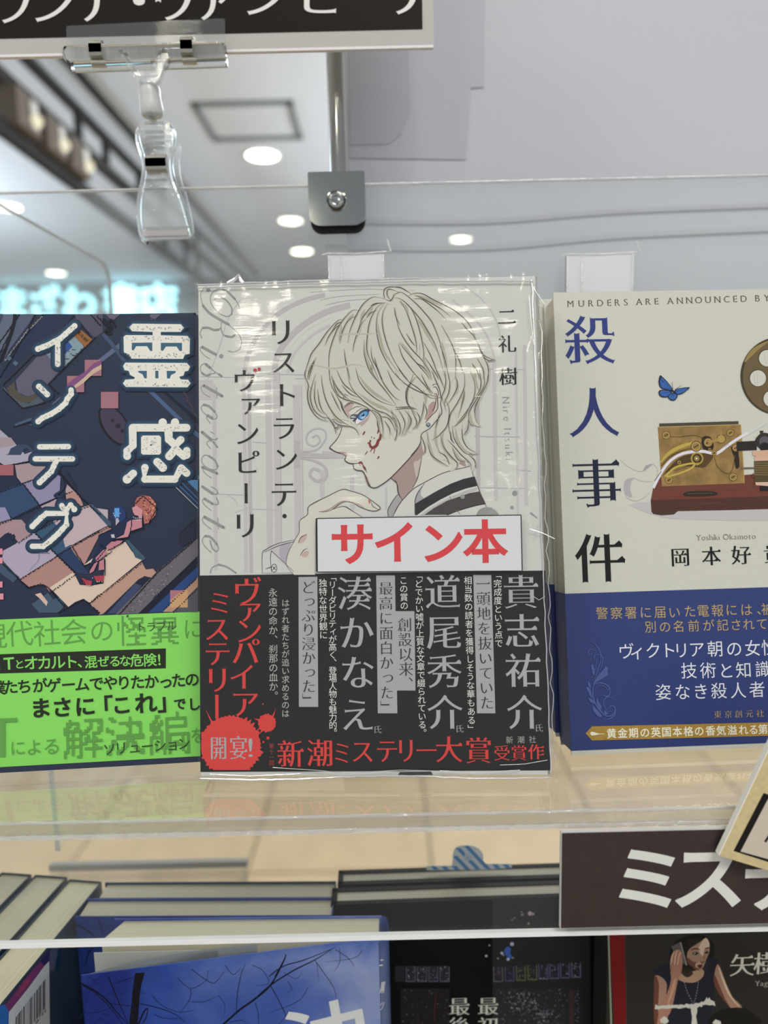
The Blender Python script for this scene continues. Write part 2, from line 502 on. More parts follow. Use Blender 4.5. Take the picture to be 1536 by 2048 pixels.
# ------------------------------------------------------------------ the hall: ceiling, floor, far wall
rnd = random.Random(7)
M_CEIL = mat('c4cad2', 0.9, spec=0.1)
M_FLOORG = mat('6f6052', 0.5)
o = box('ceiling', (-9, -7.2, CEIL), (9, 9.3, CEIL + 0.12), M_CEIL); tag(o, kind='structure')
hx = [on_z(x, y, CEIL) for x, y in ((383, 204), (587, 199), (604, 277), (425, 279))]
xa, xb = hx[0].x, hx[1].x + 0.02; ya, yb = (hx[0].y + hx[1].y) / 2, (hx[2].y + hx[3].y) / 2
xa = (hx[0].x + hx[3].x) / 2; xb = (hx[1].x + hx[2].x) / 2
bm = bmesh.new()
for a, b in (((xa, ya), (xb, ya + 0.045)), ((xa, yb - 0.045), (xb, yb)), ((xa, ya), (xa + 0.03, yb)), ((xb - 0.03, ya), (xb, yb))):
    bm_box(bm, Vector((a[0], a[1], CEIL - 0.012)), Vector((b[0] - a[0], 0, 0)), Vector((0, b[1] - a[1], 0)), Vector((0, 0, 0.014)))
hatch = from_bm('trim_1', bm, mat('6f787a', 0.5)); tag(hatch, kind='structure')
o = box('wall_back', (-9, 9.3, 0), (9, 9.42, CEIL + 0.12), mat('8d8683', 0.8)); tag(o, kind='structure')
o = box('trim_2', (-9, 9.16, 3.0), (9, 9.3, CEIL), mat('5f6264', 0.7)); tag(o, kind='structure')

fl = box('floor', (-6, -3, -0.06), (6, 9.3, -0.006), M_FLOORG); tag(fl, kind='structure')
tm = None; M_TILE = mat('bfa580', 0.35, spec=0.4, mott=0.06, mscale=6)
for i in range(-6, 7):
    for j in range(0, 9):
        if tm is None:
            bm = bmesh.new(); bm_box(bm, Vector((-0.296, -0.296, -0.006)), Vector((0.592, 0, 0)), Vector((0, 0.592, 0)), Vector((0, 0, 0.006)))
            t = from_bm('tile', bm, M_TILE, fl, bevel=0.002, seg=1); tm = t
        else:
            t = tm.copy(); sc.collection.objects.link(t)
        t.location = (-0.17 + i * 0.6, 0.62 + j * 0.6, 0)

# recessed lamps of the ceiling (those in view, and those behind the viewer that gleam in the shrink wrap)
def downlight(x, y, label, r=0.1, s=16, group='round ceiling lamps'):
    t = thing('ceiling_lamp', (x, y, CEIL), label, 'lamp', group)
    bm = bmesh.new(); n = 32
    ri = [[bm.verts.new((x + q * math.cos(2 * math.pi * k / n), y + q * math.sin(2 * math.pi * k / n), z)) for k in range(n)] for q, z in ((r * 1.18, CEIL - 0.001), (r * 1.16, CEIL - 0.008), (r, CEIL - 0.008), (r * 0.97, CEIL - 0.002))]
    for a, b in zip(ri, ri[1:]):
        for k in range(n): bm.faces.new((a[k], a[(k + 1) % n], b[(k + 1) % n], b[k]))
    from_bm('trim_ring', bm, mat('e8e8e4', 0.4), t)
    bm = bmesh.new(); bmesh.ops.create_circle(bm, cap_ends=True, radius=r, segments=32)
    for v in bm.verts: v.co += Vector((x, y, CEIL - 0.004))
    from_bm('diffuser', bm, emit('fffbe6', s), t)
    return t
for (px, py), lb in (((525, 310), 'round ceiling lamp below the framed ceiling hatch'), ((604, 502), 'small far ceiling lamp left below the chrome clip'),
                     ((14, 413), 'ceiling lamp at the left edge above the acrylic side edge'),
                     ((112, 546), 'far ceiling lamp above the lit letters at the left')):
    p = on_z(px, py, CEIL)
    downlight(p.x, p.y, lb, r=0.105)
for x, y in ((-0.88, -2.75), (-1.08, -3.6), (-0.77, -5.89), (0.24, -3.2), (0.83, -6.7), (2.3, -2.2)):
    downlight(x, y, 'round ceiling lamp over the aisle behind the viewer', s=110)
# the one that mirrors in the white board

# hanging black truss
X = -1.48
def zat(px, py): return on_x(px, py, X).z
rails = [(zat(124, 110) , 0.014), (zat(130, 195), 0.020), (zat(150, 285), 0.028), (zat(82, 316), 0.030)]
MB = mat('1f1f1e', 0.5)
tr = thing('hanging_truss', (X, 2, CEIL), 'long black ladder truss hanging under the ceiling at the upper left', 'truss')
ys0, ys1 = 0.9, 8.9
for z, h in rails:
    box('rail', (X - 0.02, ys0, z - h), (X + 0.02, ys1, z + h), MB, tr, bevel=0.004)
for px, py in ((212, 315), (276, 330), (330, 480), (372, 510), (395, 530), (160, 300)):
    p = on_x(px, py, X)
    box('upright', (X - 0.016, p.y - 0.016, rails[2][0] if px < 300 else rails[3][0]), (X + 0.016, p.y + 0.016, rails[1][0]), MB, tr)
for y in (1.6, 3.2, 4.8, 6.4, 8.0):
    bm = bmesh.new(); bm_tube(bm, [(X, y, rails[0][0]), (X, y, CEIL)], 0.008, 8); from_bm('hanger', bm, MB, tr)
# lamp boxes between the rails
for k, (pa, pb) in enumerate((((5, 215), (55, 300)), ((66, 235), (110, 330)), ((118, 290), (160, 372)))):
    a, b = on_x(pa[0], pa[1], X), on_x(pb[0], pb[1], X)
    t = thing('lamp_box', (X, (a.y + b.y) / 2, a.z), ['brown spotlight box at the very left of the truss', 'brown spotlight box in the middle of the three on the truss', 'brown spotlight box furthest along the truss'][k], 'lamp', 'spotlight boxes on the truss')
    z0, z1 = rails[3][0] + 0.03, rails[2][0] - 0.028; y0, y1 = min(a.y, b.y), max(a.y, b.y)
    box('housing', (X - 0.10, y0, z0), (X + 0.06, y1, z1), mat('6b625b', 0.6), t, bevel=0.01)
    bm = bmesh.new(); bm_box(bm, Vector((X + 0.062, y0 + (y1 - y0) * 0.55, z0 + 0.02)), Vector((0.008, 0, 0)), Vector((0, (y1 - y0) * 0.3, 0)), Vector((0, 0, z1 - z0 - 0.04)))
    from_bm('reflector', bm, mat('d8d6d2', 0.3), t)
    bm = bmesh.new(); bmesh.ops.create_uvsphere(bm, u_segments=16, v_segments=10, radius=0.026)
    for v in bm.verts: v.co += Vector((X + 0.075, y1 - 0.06, z0 + 0.05))
    from_bm('bulb', bm, emit('fff8d8', 1.8), t, smooth=True)

# lit shop letters on the far wall
Y = 9.1
p0, p1 = on_y(22, 602, Y), on_y(315, 602, Y)
sg = thing('shop_sign', (p0.x, Y, p0.z), 'glowing pale cyan channel letters of a shop on the far wall', 'sign')
S = Sheet((-6, Y, 0), (1, 0, 0), (0, 0, 1))
for ch, px, sz in (('ま', 22, 66), ('ざ', 86, 66), ('わ', 156, 70), ('書', 243, 76), ('店', 315, 78)):
    for k, (st, c, off, s_) in enumerate((('heavy', 'a8f2ff', 0.06, 6.0),)):
        V, T, w = glyph(ch, st); c0 = S.P(px, 606, off); m = S.scale(px, 606) * sz
        bm = bmesh.new()
        vs = [bm.verts.new(c0 + S.U * (x * m) + S.V * (y * m)) for x, y in V]
        vb = [bm.verts.new(v.co - S.N * 0.06) for v in vs]
        ec = {}
        for t in T:
            try: bm.faces.new([vs[i] for i in t])
            except ValueError: pass
            for a, b in ((t[0], t[1]), (t[1], t[2]), (t[2], t[0])):
                ec.setdefault(frozenset((a, b)), []).append((a, b))
        for e in ec.values():
            if len(e) == 1:
                a, b = e[0]; bm.faces.new((vs[a], vs[b], vb[b], vb[a]))
        from_bm('letter', bm, emit(c, s_), sg)
box('sign_board', (-5.5, Y + 0.08, 2.0), (-1.9, Y + 0.15, 2.86), mat('9a9290', 0.6), sg)
# ------------------------------------------------------------------ clear shelf with its hanging front strip
ZS = CAM.z - 0.1319           # top of the shelf
YF = 0.2225                   # its front
TH = 0.0066
XL, XR = -0.55, 0.55
ZLT = on_y(768, 1666, YF).z
ZLB = on_y(768, 1874, YF).z
YB = 0.352                     # back panel
sh = thing('clear_shelf', (0, YF, ZS), 'clear acrylic shelf carrying the three face-out books', 'shelf')
box('shelf_plate', (XL, YF + 0.0006, ZS - TH), (XR, YB - 0.001, ZS), M_ACR, sh)
def edge(name, y0, y1, z0, z1, m, par, amp=0.0003):
    """cut edge of a sheet: slightly rippled bar"""
    vs, fs = [], []; n = 500
    for i in range(n + 1):
        x = XL + (XR - XL) * i / n
        r = amp * noise.noise(Vector((x * 260, z0 * 90, 0))) + amp * 0.6 * noise.noise(Vector((x * 900, 3, 0)))
        for y, z in ((y0 - r, z0 + r), (y0 - r * 0.5, z1 + r), (y1, z1), (y1, z0)): vs.append((x, y, z))
    for i in range(n):
        for k in range(4): fs.append((4 * i + k, 4 * i + (k + 1) % 4, 4 * i + 4 + (k + 1) % 4, 4 * i + 4 + k))
    return mesh(name, vs, fs, m, par, smooth=False)
edge('upper_edge', YF, YF + 0.0006, ZS - 0.0009, ZS, M_EDGE, sh)
edge('lower_edge', YF, YF + 0.0006, ZS - TH, ZS - TH + 0.0017, M_EDGE, sh, 0.0005)
box('front_face', (XL, YF + 0.0001, ZS - TH + 0.0017), (XR, YF + 0.0006, ZS - 0.0009), clear_plastic('acrylic_front_face', haze=0.22, rough=0.1, f0=0.03, f90=0.4, bump=0.5, bscale=(90, 90, 500), hazecol=(0.50, 0.46, 0.42)), sh)  # grey-brown haze colour stands in for darkening by refraction in the plate
ls = thing('label_rail', (0, YF, ZLB), 'clear label strip hanging under the front of the shelf', 'rail')
box('strip_plate', (XL, YF - 0.0012, ZLB + 0.0016), (XR, YF + 0.0004, ZS - TH - 0.0004), clear_plastic('label_strip_plastic', haze=0.015, f0=0.012, f90=0.6), ls)
edge('lit_edge', YF - 0.0014, YF + 0.0006, ZLB - 0.0001, ZLB + 0.0015, M_EDGE2, ls, 0.00015)

# back panel of the shelf
ZT = on_y(768, 368, YB).z
bp = thing('back_panel', (0, YB, ZS), 'clear acrylic back panel rising behind the three books', 'panel')
box('panel_sheet', (XL, YB, ZS - 0.02), (XR, YB + 0.003, ZT), clear_plastic('back_panel_acrylic', haze=0.10, f0=0.04), bp)
bm = bmesh.new()
bm_box(bm, Vector((XL, YB - 0.0001, ZT)), Vector((XR - XL, 0, 0)), Vector((0, 0.0032, 0)), Vector((0, 0, 0.0006)))
from_bm('top_edge', bm, M_EDGE, bp)

# pole and chrome clip
pc = on_y(676, 250, YB + 0.020)
SC = (pc - CAM).dot(CF) / FPX
pl = thing('steel_pole', (pc.x, pc.y, ZS - 0.3), 'polished steel pole rising above the chrome clip', 'pole')
bm = bmesh.new(); S0_ = on_y(676, 440, YB + 0.020).z
bm_tube(bm, [(pc.x, pc.y, S0_), (pc.x, pc.y, CAM.z + 0.5)], 19.5 * SC, 48)
from_bm('tube', bm, M_STEEL, pl, smooth=True)
S = Sheet((0, YB - 0.006, 1.3), (1, 0, 0), (0, 0, 1))
cl = thing('panel_clip', S.P(673, 400), 'square chrome clip gripping the back panel in front of the pole', 'clip')
def rrect(cx, cy, w, h, r, n=6, corners=(1, 1, 1, 1)):
    out = []
    for (sx, sy, a0), on in zip(((1, 1, 0), (-1, 1, 90), (-1, -1, 180), (1, -1, 270)), corners):
        rr = r if on else r * 0.15
        for k in range(n + 1):
            a = math.radians(a0 + 90 * k / n)
            out.append((cx + sx * (w / 2 - rr) + rr * math.cos(a), cy + sy * (h / 2 - rr) + rr * math.sin(a)))
    return out
c = S.P(673.5, 397); m = S.scale(673, 400); W_, H_ = 113 * m, 103 * m
bm = bmesh.new()
bm_extrude(bm, [Vector((x, S.A.y, z)) for x, z in rrect(c.x, c.z, W_, H_, 0.0052, corners=(0, 0, 1, 1), n=10)], Vector((0, 0.0045, 0)))
from_bm('front_plate', bm, M_CHROME, cl, smooth=True, bevel=0.0011)
bm = bmesh.new()
bm_extrude(bm, [Vector((x, YB - 0.0008, z)) for x, z in rrect(c.x, c.z - 0.0022, W_ * 0.98, H_ * 1.02, 0.0052, corners=(0, 0, 1, 1), n=10)], Vector((0, 0.0006, 0)))
from_bm('rubber_pad', bm, mat('151515', 0.5), cl, bevel=0.0002)
bm = bmesh.new()
bm_extrude(bm, [Vector((x, YB + 0.004, z)) for x, z in rrect(c.x, c.z, W_, H_, 0.0052, corners=(0, 0, 1, 1), n=10)], Vector((0, 0.004, 0)))
from_bm('back_plate', bm, M_CHROME, cl, smooth=True, bevel=0.0011)
def lathe(bm, c, ax, prof, n=32):
    """rings (radius, distance along ax) round the point c"""
    ax = Vector(ax).normalized(); a = ax.orthogonal().normalized(); b = ax.cross(a); rs = []
    for r, d in prof:
        if r < 1e-7: rs.append([bm.verts.new(c + ax * d)]); continue
        rs.append([bm.verts.new(c + ax * d + a * r * math.cos(2 * math.pi * k / n) + b * r * math.sin(2 * math.pi * k / n)) for k in range(n)])
    for p, q in zip(rs, rs[1:]):
        for k in range(n):
            k2 = (k + 1) % n
            if len(p) == 1 and len(q) == 1: continue
            if len(p) == 1: bm.faces.new((p[0], q[k2], q[k]))
            elif len(q) == 1: bm.faces.new((p[k], p[k2], q[0]))
            else: bm.faces.new((p[k], p[k2], q[k2], q[k]))
sc_c = S.P(673, 402)
bm = bmesh.new(); u = m
lathe(bm, sc_c, (0, -1, 0), [(21 * u, -0.0005), (21 * u, 0.0003), (19 * u, 0.0005), (17.5 * u, 0.0003), (16.5 * u, 0.0), (16 * u, 0.0016), (14.5 * u, 0.0022), (11 * u, 0.0024), (8.5 * u, 0.0022), (8 * u, 0.0010), (0, 0.0009)])
from_bm('screw', bm, M_CHROME, cl, smooth=True)

# white sheets standing behind the pole
YW = 0.425
S = Sheet((0, YW, 1.3), (1, 0, 0), (0, 0, 1))
M_BOARD = mat('c4c5cc', 0.55, spec=0.3, bump=0.35, bscale=500)
wb = thing('white_board', S.P(1100, 560), 'large white paper backed board filling the upper right', 'board')
x0 = S.P(688, 300).x
bm = bmesh.new()
bm_box(bm, Vector((x0, YW, ZS + 0.004)), Vector((0.75, 0, 0)), Vector((0, 0.004, 0)), Vector((0, 0, 0.6)))
from_bm('board_sheet', bm, M_BOARD, wb)
def sheet_poly(name, pts, y, m, par, th=0.0002):
    Sx = Sheet((0, y, 1.3), (1, 0, 0), (0, 0, 1)); bm = bmesh.new()
    bm_extrude(bm, [Sx.P(a, b) for a, b in pts], Vector((0, th, 0)))
    return from_bm(name, bm, m, par)
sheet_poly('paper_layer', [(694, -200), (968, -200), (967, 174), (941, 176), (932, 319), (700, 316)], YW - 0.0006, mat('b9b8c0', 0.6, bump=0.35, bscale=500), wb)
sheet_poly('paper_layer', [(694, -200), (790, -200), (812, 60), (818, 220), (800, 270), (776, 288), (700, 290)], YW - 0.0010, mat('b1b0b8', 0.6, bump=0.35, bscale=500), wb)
def strip(py_l, py_m, py_r, w, y, m):
    Sx = Sheet((0, y, 1.3), (1, 0, 0), (0, 0, 1)); a = smooth_pts([(650, py_l), (960, py_m), (1250, (py_m + py_r) / 2 - 3), (1640, py_r)], 10)
    bm = bmesh.new(); bm_extrude(bm, [Sx.P(*q) for q in a] + [Sx.P(q[0], q[1] + w) for q in a[::-1]], Vector((0, 0.0002, 0)))
    return from_bm('paper_fold', bm, m, wb)
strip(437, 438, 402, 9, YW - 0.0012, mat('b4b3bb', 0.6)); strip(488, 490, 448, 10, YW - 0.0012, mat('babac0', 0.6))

# frosted book rests behind the books
def rest(xa, xb, ytop, lab, y):
    Sx = Sheet((0, y, 1.3), (1, 0, 0), (0, 0, 1)); a = Sx.P(xa, ytop); b = Sx.P(xb, ytop)
    t = thing('book_rest', ((a.x + b.x) / 2, y, ZS), lab, 'stand', 'clear book rests')
    bm = bmesh.new()
    bm_box(bm, Vector((a.x, y - 0.001, ZS)), Vector((b.x - a.x, 0, 0)), Vector((0, 0.002, 0)), Vector((0, 0, a.z - ZS)))
    bm_box(bm, Vector((a.x, y - 0.012, ZS)), Vector((b.x - a.x, 0, 0)), Vector((0, 0.012, 0)), Vector((0, 0, 0.002)))
    from_bm('back_strip', bm, M_FROST, t)
    for x in (a.x, b.x - 0.0006, a.x + (b.x - a.x) * 0.22):
        bm = bmesh.new(); bm_box(bm, Vector((x, y - 0.0012, ZS + 0.1)), Vector((0.0006, 0, 0)), Vector((0, 0.0024, 0)), Vector((0, 0, a.z - ZS - 0.1)))
        from_bm('ridge', bm, M_EDGE, t)
    bm = bmesh.new(); bm_tube(bm, [(a.x - 0.0025, y - 0.001, a.z + 0.0002), (a.x, y - 0.0012, a.z + 0.0008), ((a.x + b.x) / 2, y - 0.0012, a.z + 0.0004), (b.x, y - 0.0012, a.z + 0.001), (b.x + 0.003, y - 0.001, a.z + 0.001), (b.x + 0.0015, y - 0.001, a.z + 0.006)], 0.00035, 6)
    from_bm('torn_film', bm, M_EDGE, t)
rest(656, 768, 512, 'frosted clear book rest showing above the middle white book', 0.318)
rest(1132, 1266, 513, 'frosted clear book rest showing above the telegraph cover book', 0.346)

# clear divider plate beyond the back panel, with a rounded corner
xd = -0.188
pts = [on_x(*q, xd) for q in ((-40, 385), (100, 467), (190, 521), (207, 536), (217, 556), (221, 640))]
dv = thing('side_divider', (xd, 0.43, ZS), 'clear divider plate with a rounded top corner beyond the back panel', 'panel')
zt = 0.109 + CAM.z
arc = [(0.500 + 0.013 * math.sin(math.radians(a)), zt - 0.013 + 0.013 * math.cos(math.radians(a))) for a in range(0, 91, 10)]
prof = [(YB + 0.006, zt)] + arc + [(0.513, ZS - 0.02), (YB + 0.006, ZS - 0.02)]
bm = bmesh.new(); bm_extrude(bm, [Vector((xd - 0.0012, y, z)) for y, z in prof], Vector((0.0024, 0, 0)))
from_bm('divider_sheet', bm, clear_plastic('divider_acrylic', haze=0.03), dv)
M_DEDGE = clear_plastic('divider_edge', haze=0.75, rough=0.3, f0=0.05, f90=0.3, hazecol=(0.55, 0.53, 0.50))
bm = bmesh.new(); ep = [(YB + 0.006, zt)] + arc + [(0.513, ZS - 0.02)]
for a, b in zip(ep, ep[1:]):
    d = Vector((0, b[0] - a[0], b[1] - a[1])); nn = Vector((0, -d.z, d.y)).normalized() * 0.0004
    bm_box(bm, Vector((xd - 0.0014, a[0], a[1])), Vector((0.0028, 0, 0)), d, nn)
from_bm('divider_edge', bm, M_DEDGE, dv)
dv2 = thing('lower_divider', (-0.15, 0.30, ZS - 0.05), 'clear divider below the shelf at the far left with a bright edge', 'panel')
pa = on_y(112, 1600, 0.34)
box('divider_sheet', (pa.x - 0.001, 0.338, CAM.z - 0.216), (pa.x + 0.001, 0.46, ZS - TH - 0.001), clear_plastic('lower_divider_acrylic', haze=0.03), dv2)
box('front_edge', (pa.x - 0.0012, 0.3372, CAM.z - 0.216), (pa.x + 0.0012, 0.338, ZS - TH - 0.001), M_EDGE, dv2)
box('back_edge', (pa.x - 0.0012, 0.46, CAM.z - 0.216), (pa.x + 0.0012, 0.4612, ZS - TH - 0.001), M_DEDGE, dv2)
# clear tray rim of the row behind
tr_ = thing('clear_tray', (-0.1, 0.42, CAM.z - 0.27), 'blurred clear tray behind the lower row of books', 'tray')
ta, tb = on_y(100, 1728, 0.42), on_y(495, 1728, 0.42)
for nm, a, b in (('rim', (ta.x, 0.418, ta.z - 0.004), (tb.x, 0.422, ta.z)), ('tray_wall', (ta.x, 0.419, CAM.z - 0.2216 - 0.186), (tb.x, 0.421, ta.z - 0.004))):
    box(nm, a, b, M_DEDGE if nm == 'rim' else M_ACR, tr_)

# ------------------------------------------------------------------ signs
MW = mat('dfded9', 0.5, bump=0.1)
# large dark plaque at the top, held by the clip
YS = YB - 0.008
S = Sheet((0, YS, 1.3), (1, 0, 0), (0, 0, 1))
pb = S.P(434, 99); pr = S.P(868, 88); ti = S.P(434, 67)
pq = thing('title_plaque', (0, YS, pb.z), 'dark brown plaque with a pale border and white brush lettering at the top', 'sign')
box('plate', (-0.26, YS + 0.0003, pb.z), (pr.x, YS + 0.0023, pb.z + 0.13), mat('b9b4b0', 0.5), pq, bevel=0.0002, seg=1)
box('bottom_lip', (-0.26, YS + 0.0002, pb.z - 0.0011), (pr.x - 0.0002, YS + 0.0024, pb.z), mat('e8e2e2', 0.6, bump=0.4), pq)
S = Sheet((0, YS, 1.3), (1, 0, 0), (0, 0, 1))
A = Art(S, off=-0.0002 + 0.0001); A.rough = 0.35
xr = S.P(845, 60).x
box('dark_print', (-0.25, YS + 0.0001, ti.z), (xr, YS + 0.0003, pb.z + 0.122), mat('1a1513', 0.4, spec=0.15), pq)
A.z = 0.0001
for ch, x, y in (('ラ', 22, 4), ('ン', 105, 4), ('テ', 192, 0), ('・', 278, 2), ('ヴ', 350, -2), ('ァ', 428, -6), ('ン', 530, -10), ('ピ', 640, -14), ('ー', 725, -10), ('リ', 806, -14)):
    A.char(ch, x, y, 98, 'e4e2de', 'mincho_bold', rot=-3)
A.done('plaque_lettering', pq)

# dark sign hanging on the label strip
YM = YF - 0.0032
S = Sheet((0, YM, 1.3), (1, 0, 0), (0, 0, 1))
a, b = S.P(1120, 1857), S.P(1120, 1664)
ms = thing('shelf_sign', (a.x + 0.05, YM, a.z), 'dark brown shelf sign with large white katakana at the lower right', 'sign')
box('sign_board', (a.x, YM, a.z), (a.x + 0.13, YM + 0.0016, b.z), [mat('c9c7c3', 0.5)], ms)
box('brown_face', (a.x + 0.0003, YM - 0.0002, a.z + 0.0003), (a.x + 0.1297, YM, b.z - 0.0004), mat('3a302d', 0.45, mott=0.08, mscale=200), ms)
A = Art(Sheet((0, YM - 0.0002, 1.3), (1, 0, 0), (0, 0, 1)))
for ch, x, y in (('ミ', 1296, 1757), ('ス', 1418, 1755), ('テ', 1556, 1757)):
    A.char(ch, x, y, 152, 'dcdcd7', 'heavy')
A.done('sign_lettering', ms)

# tilted cream tag
YG = YM - 0.0045
S0 = Sheet((0, YG, 1.3), (1, 0, 0), (0, 0, 1))
A0, B0, C0 = S0.P(1440, 1712), S0.P(1536, 1741), S0.P(1534, 1512)
U = (B0 - A0).normalized(); V = (C0 - A0).normalized()
Vp = (V - U * V.dot(U)).normalized()
tg = thing('cream_tag', A0, 'tilted cream wooden tag with a black inner frame at the right edge', 'tag')
bm = bmesh.new(); wv = 0.055; hv = 0.05
quad = [A0, A0 + U * wv, A0 + U * wv + V * hv, A0 + V * hv]
bm_extrude(bm, quad, Vector((0, 0.0028, 0))); from_bm('tag_board', bm, mat('cdbb8d', 0.6, mott=0.06, mscale=500), tg, bevel=0.0002, seg=1)
bm = bmesh.new(); bm_extrude(bm, [A0 - U * 0.0004 + Vector((0, 0.0003, 0)), A0 + Vector((0, 0.0003, 0)), A0 + V * hv + Vector((0, 0.0003, 0)), A0 + V * hv - U * 0.0004 + Vector((0, 0.0003, 0))], Vector((0, 0.0022, 0)))
from_bm('pale_side', bm, mat('efe3d8', 0.6), tg)
A = Art(S0); 
A.poly([(1467, 1702), (1527, 1586), (1700, 1640), (1640, 1757)], '15120f')
A.poly([(1481, 1703), (1536, 1598), (1700, 1650), (1640, 1747)], 'cabfae')
A.line([(1530, 1684), (1560, 1640)], 5, '241f1f', sm=0, taper=(1, 1))
A.done('tag_print', tg)

# ------------------------------------------------------------------ clear sign clip
def px3(S, pts, k, x0, y0, sm=0, off=0.0):
    q = [(x0 + x / k, y0 + y / k) for x, y in pts]
    if sm: q = smooth_pts(q, sm, True)
    return [S.P(a, b, off) for a, b in q]
K = 4.267; X0, Y0 = 120, 30
ck = thing('sign_clip', (on_y(330, 380, YB).x, YB, ZT), 'clear plastic swivel clip holding the dark plaque on the panel edge', 'clip')
Sf = Sheet((0, YB - 0.011, 1.3), (1, 0, 0), (0, 0, 1))
front = [(700, 905), (800, 897), (900, 903), (950, 985), (947, 1100), (928, 1230), (950, 1380), (1020, 1560), (1075, 1750), (1110, 1870), (1090, 1905), (900, 1915), (725, 1925), (680, 1880), (655, 1740), (655, 1560), (692, 1360), (692, 1220), (655, 1090), (638, 1000), (662, 940)]
bm = bmesh.new(); bm_extrude(bm, px3(Sf, front, K, X0, Y0, 3), Vector((0, 0.0022, 0)))
from_bm('front_jaw', bm, M_JAW, ck, smooth=True, bevel=0.0005)
# raised side rims of the front jaw
for side in ([(662, 940), (638, 1000), (655, 1090), (692, 1220), (692, 1360), (655, 1560), (655, 1740), (680, 1880), (725, 1925)], [(900, 903), (950, 985), (947, 1100), (928, 1230), (950, 1380), (1020, 1560), (1075, 1750), (1110, 1870)]):
    p = [Sf.P(X0 + x / K, Y0 + y / K) for x, y in smooth_pts(side, 4)]
    bm = bmesh.new(); bm_tube(bm, [q + Vector((0, 0.0038, 0)) for q in p], 0.0012, 8); from_bm('jaw_rim', bm, M_GLASS, ck, smooth=True)
rear = [(880, 1080), (960, 1068), (1012, 1095), (1022, 1140), (1012, 1260), (1030, 1400), (1070, 1520), (1110, 1680), (1135, 1840), (1125, 1890), (1000, 1900), (800, 1880), (700, 1870), (690, 1600), (730, 1400), (760, 1250), (800, 1130)]
Sr = Sheet((0, YB + 0.0036, 1.3), (1, 0, 0), (0, 0, 1))
bm = bmesh.new(); bm_extrude(bm, px3(Sr, rear, K, X0, Y0, 3), Vector((0, 0.0022, 0)))
from_bm('rear_jaw', bm, M_JAW, ck, smooth=True, bevel=0.0005)
def sbox(name, S, x0, y0, x1, y1, d0, d1, m, par=ck, bevel=0.0003):
    a = S.P(X0 + x0 / K, Y0 + y1 / K); b = S.P(X0 + x1 / K, Y0 + y0 / K)
    return box(name, (a.x, S.A.y + d0, a.z), (b.x, S.A.y + d1, b.z), m, par, bevel=bevel)
for y in (915, 990, 1035, 1085, 1125, 1400, 1480):
    sbox('jaw_rib', Sf, 720, y, 880 + (y - 900) * 0.05, y + 16, -0.0008, 0.0006, M_GLASS, bevel=0.0002)
sbox('jaw_foot', Sf, 700, 1790, 1095, 1890, 0.0022, 0.006, M_GLASS, bevel=0.0008)
sbox('jaw_foot', Sf, 715, 1835, 1090, 1890, -0.0004, 0.0022, clear_plastic('pink_tinted_pad', haze=0.45, hazecol=(0.85, 0.75, 0.72)), bevel=0.0002)
# flat steel spring: strip bent over the jaw
def spring(S, xa, xb, ya, yb, dz, par=ck, lean=0.0):
    bm = bmesh.new(); n = 14; ring = []
    a = S.P(X0 + xa / K, Y0 + yb / K); b = S.P(X0 + xb / K, Y0 + ya / K); h = b.z - a.z; z0 = a.z
    prof = [(0.003, 0.0), (0.0004, 0.02), (-0.0012, 0.14), (-0.0016, 0.3), (-0.0016, 0.75), (-0.0012, 0.9), (0.0, 0.985), (0.003, 1.0)]
    L = []
    for d, t in prof:
        s_ = lean * (1 - t)
        L.append((Vector((a.x + s_, S.A.y + d + dz, z0 + h * t)), Vector((b.x + s_, S.A.y + d + dz, z0 + h * t))))
    vs = [(bm.verts.new(p), bm.verts.new(q)) for p, q in L]
    for p, q in zip(vs, vs[1:]): bm.faces.new((p[0], p[1], q[1], q[0]))
    r = bmesh.ops.solidify(bm, geom=bm.faces[:], thickness=0.0004)
    return from_bm('spring', bm, M_SPRING, par, smooth=True)
spring(Sf, 742, 908, 1190, 1352, -0.0004)
# swivel joint
def ball_chain():
    Sj = Sheet((0, YB - 0.009, 1.3), (1, 0, 0), (0, 0, 1)); m = Sj.scale(300, 200) / K
    c1, c2 = Sj.P(X0 + 775 / K, Y0 + 745 / K), None
    bm = bmesh.new()
    pr = [(0, 135), (60, 133), (82, 118), (90, 90), (88, 40), (92, 0), (95, -50), (95, -90), (82, -112), (50, -122), (0, -124)]
    vv = []
    lathe(bm, c1, Vector((0.07, 0, -1)), [(r * m, -z * m) for r, z in pr], 28)
    for v in bm.verts: v.co += Vector((noise.noise(v.co * 900), noise.noise(v.co * 900 + Vector((5, 0, 0))), noise.noise(v.co * 900 + Vector((0, 5, 0))))) * 0.0003
    from_bm('frosted_joint', bm, clear_plastic('frosted_joint', haze=0.72, rough=0.35, hazecol=(0.78, 0.77, 0.76), f0=0.06), ck, smooth=True)
    for (x, y, r) in ((775, 605, 34), (792, 884, 34)):
        bm = bmesh.new(); bmesh.ops.create_uvsphere(bm, u_segments=20, v_segments=12, radius=r * m)
        p = Sj.P(X0 + x / K, Y0 + y / K)
        for v in bm.verts: v.co += p
        from_bm('ball', bm, M_GLASS, ck, smooth=True)
ball_chain()
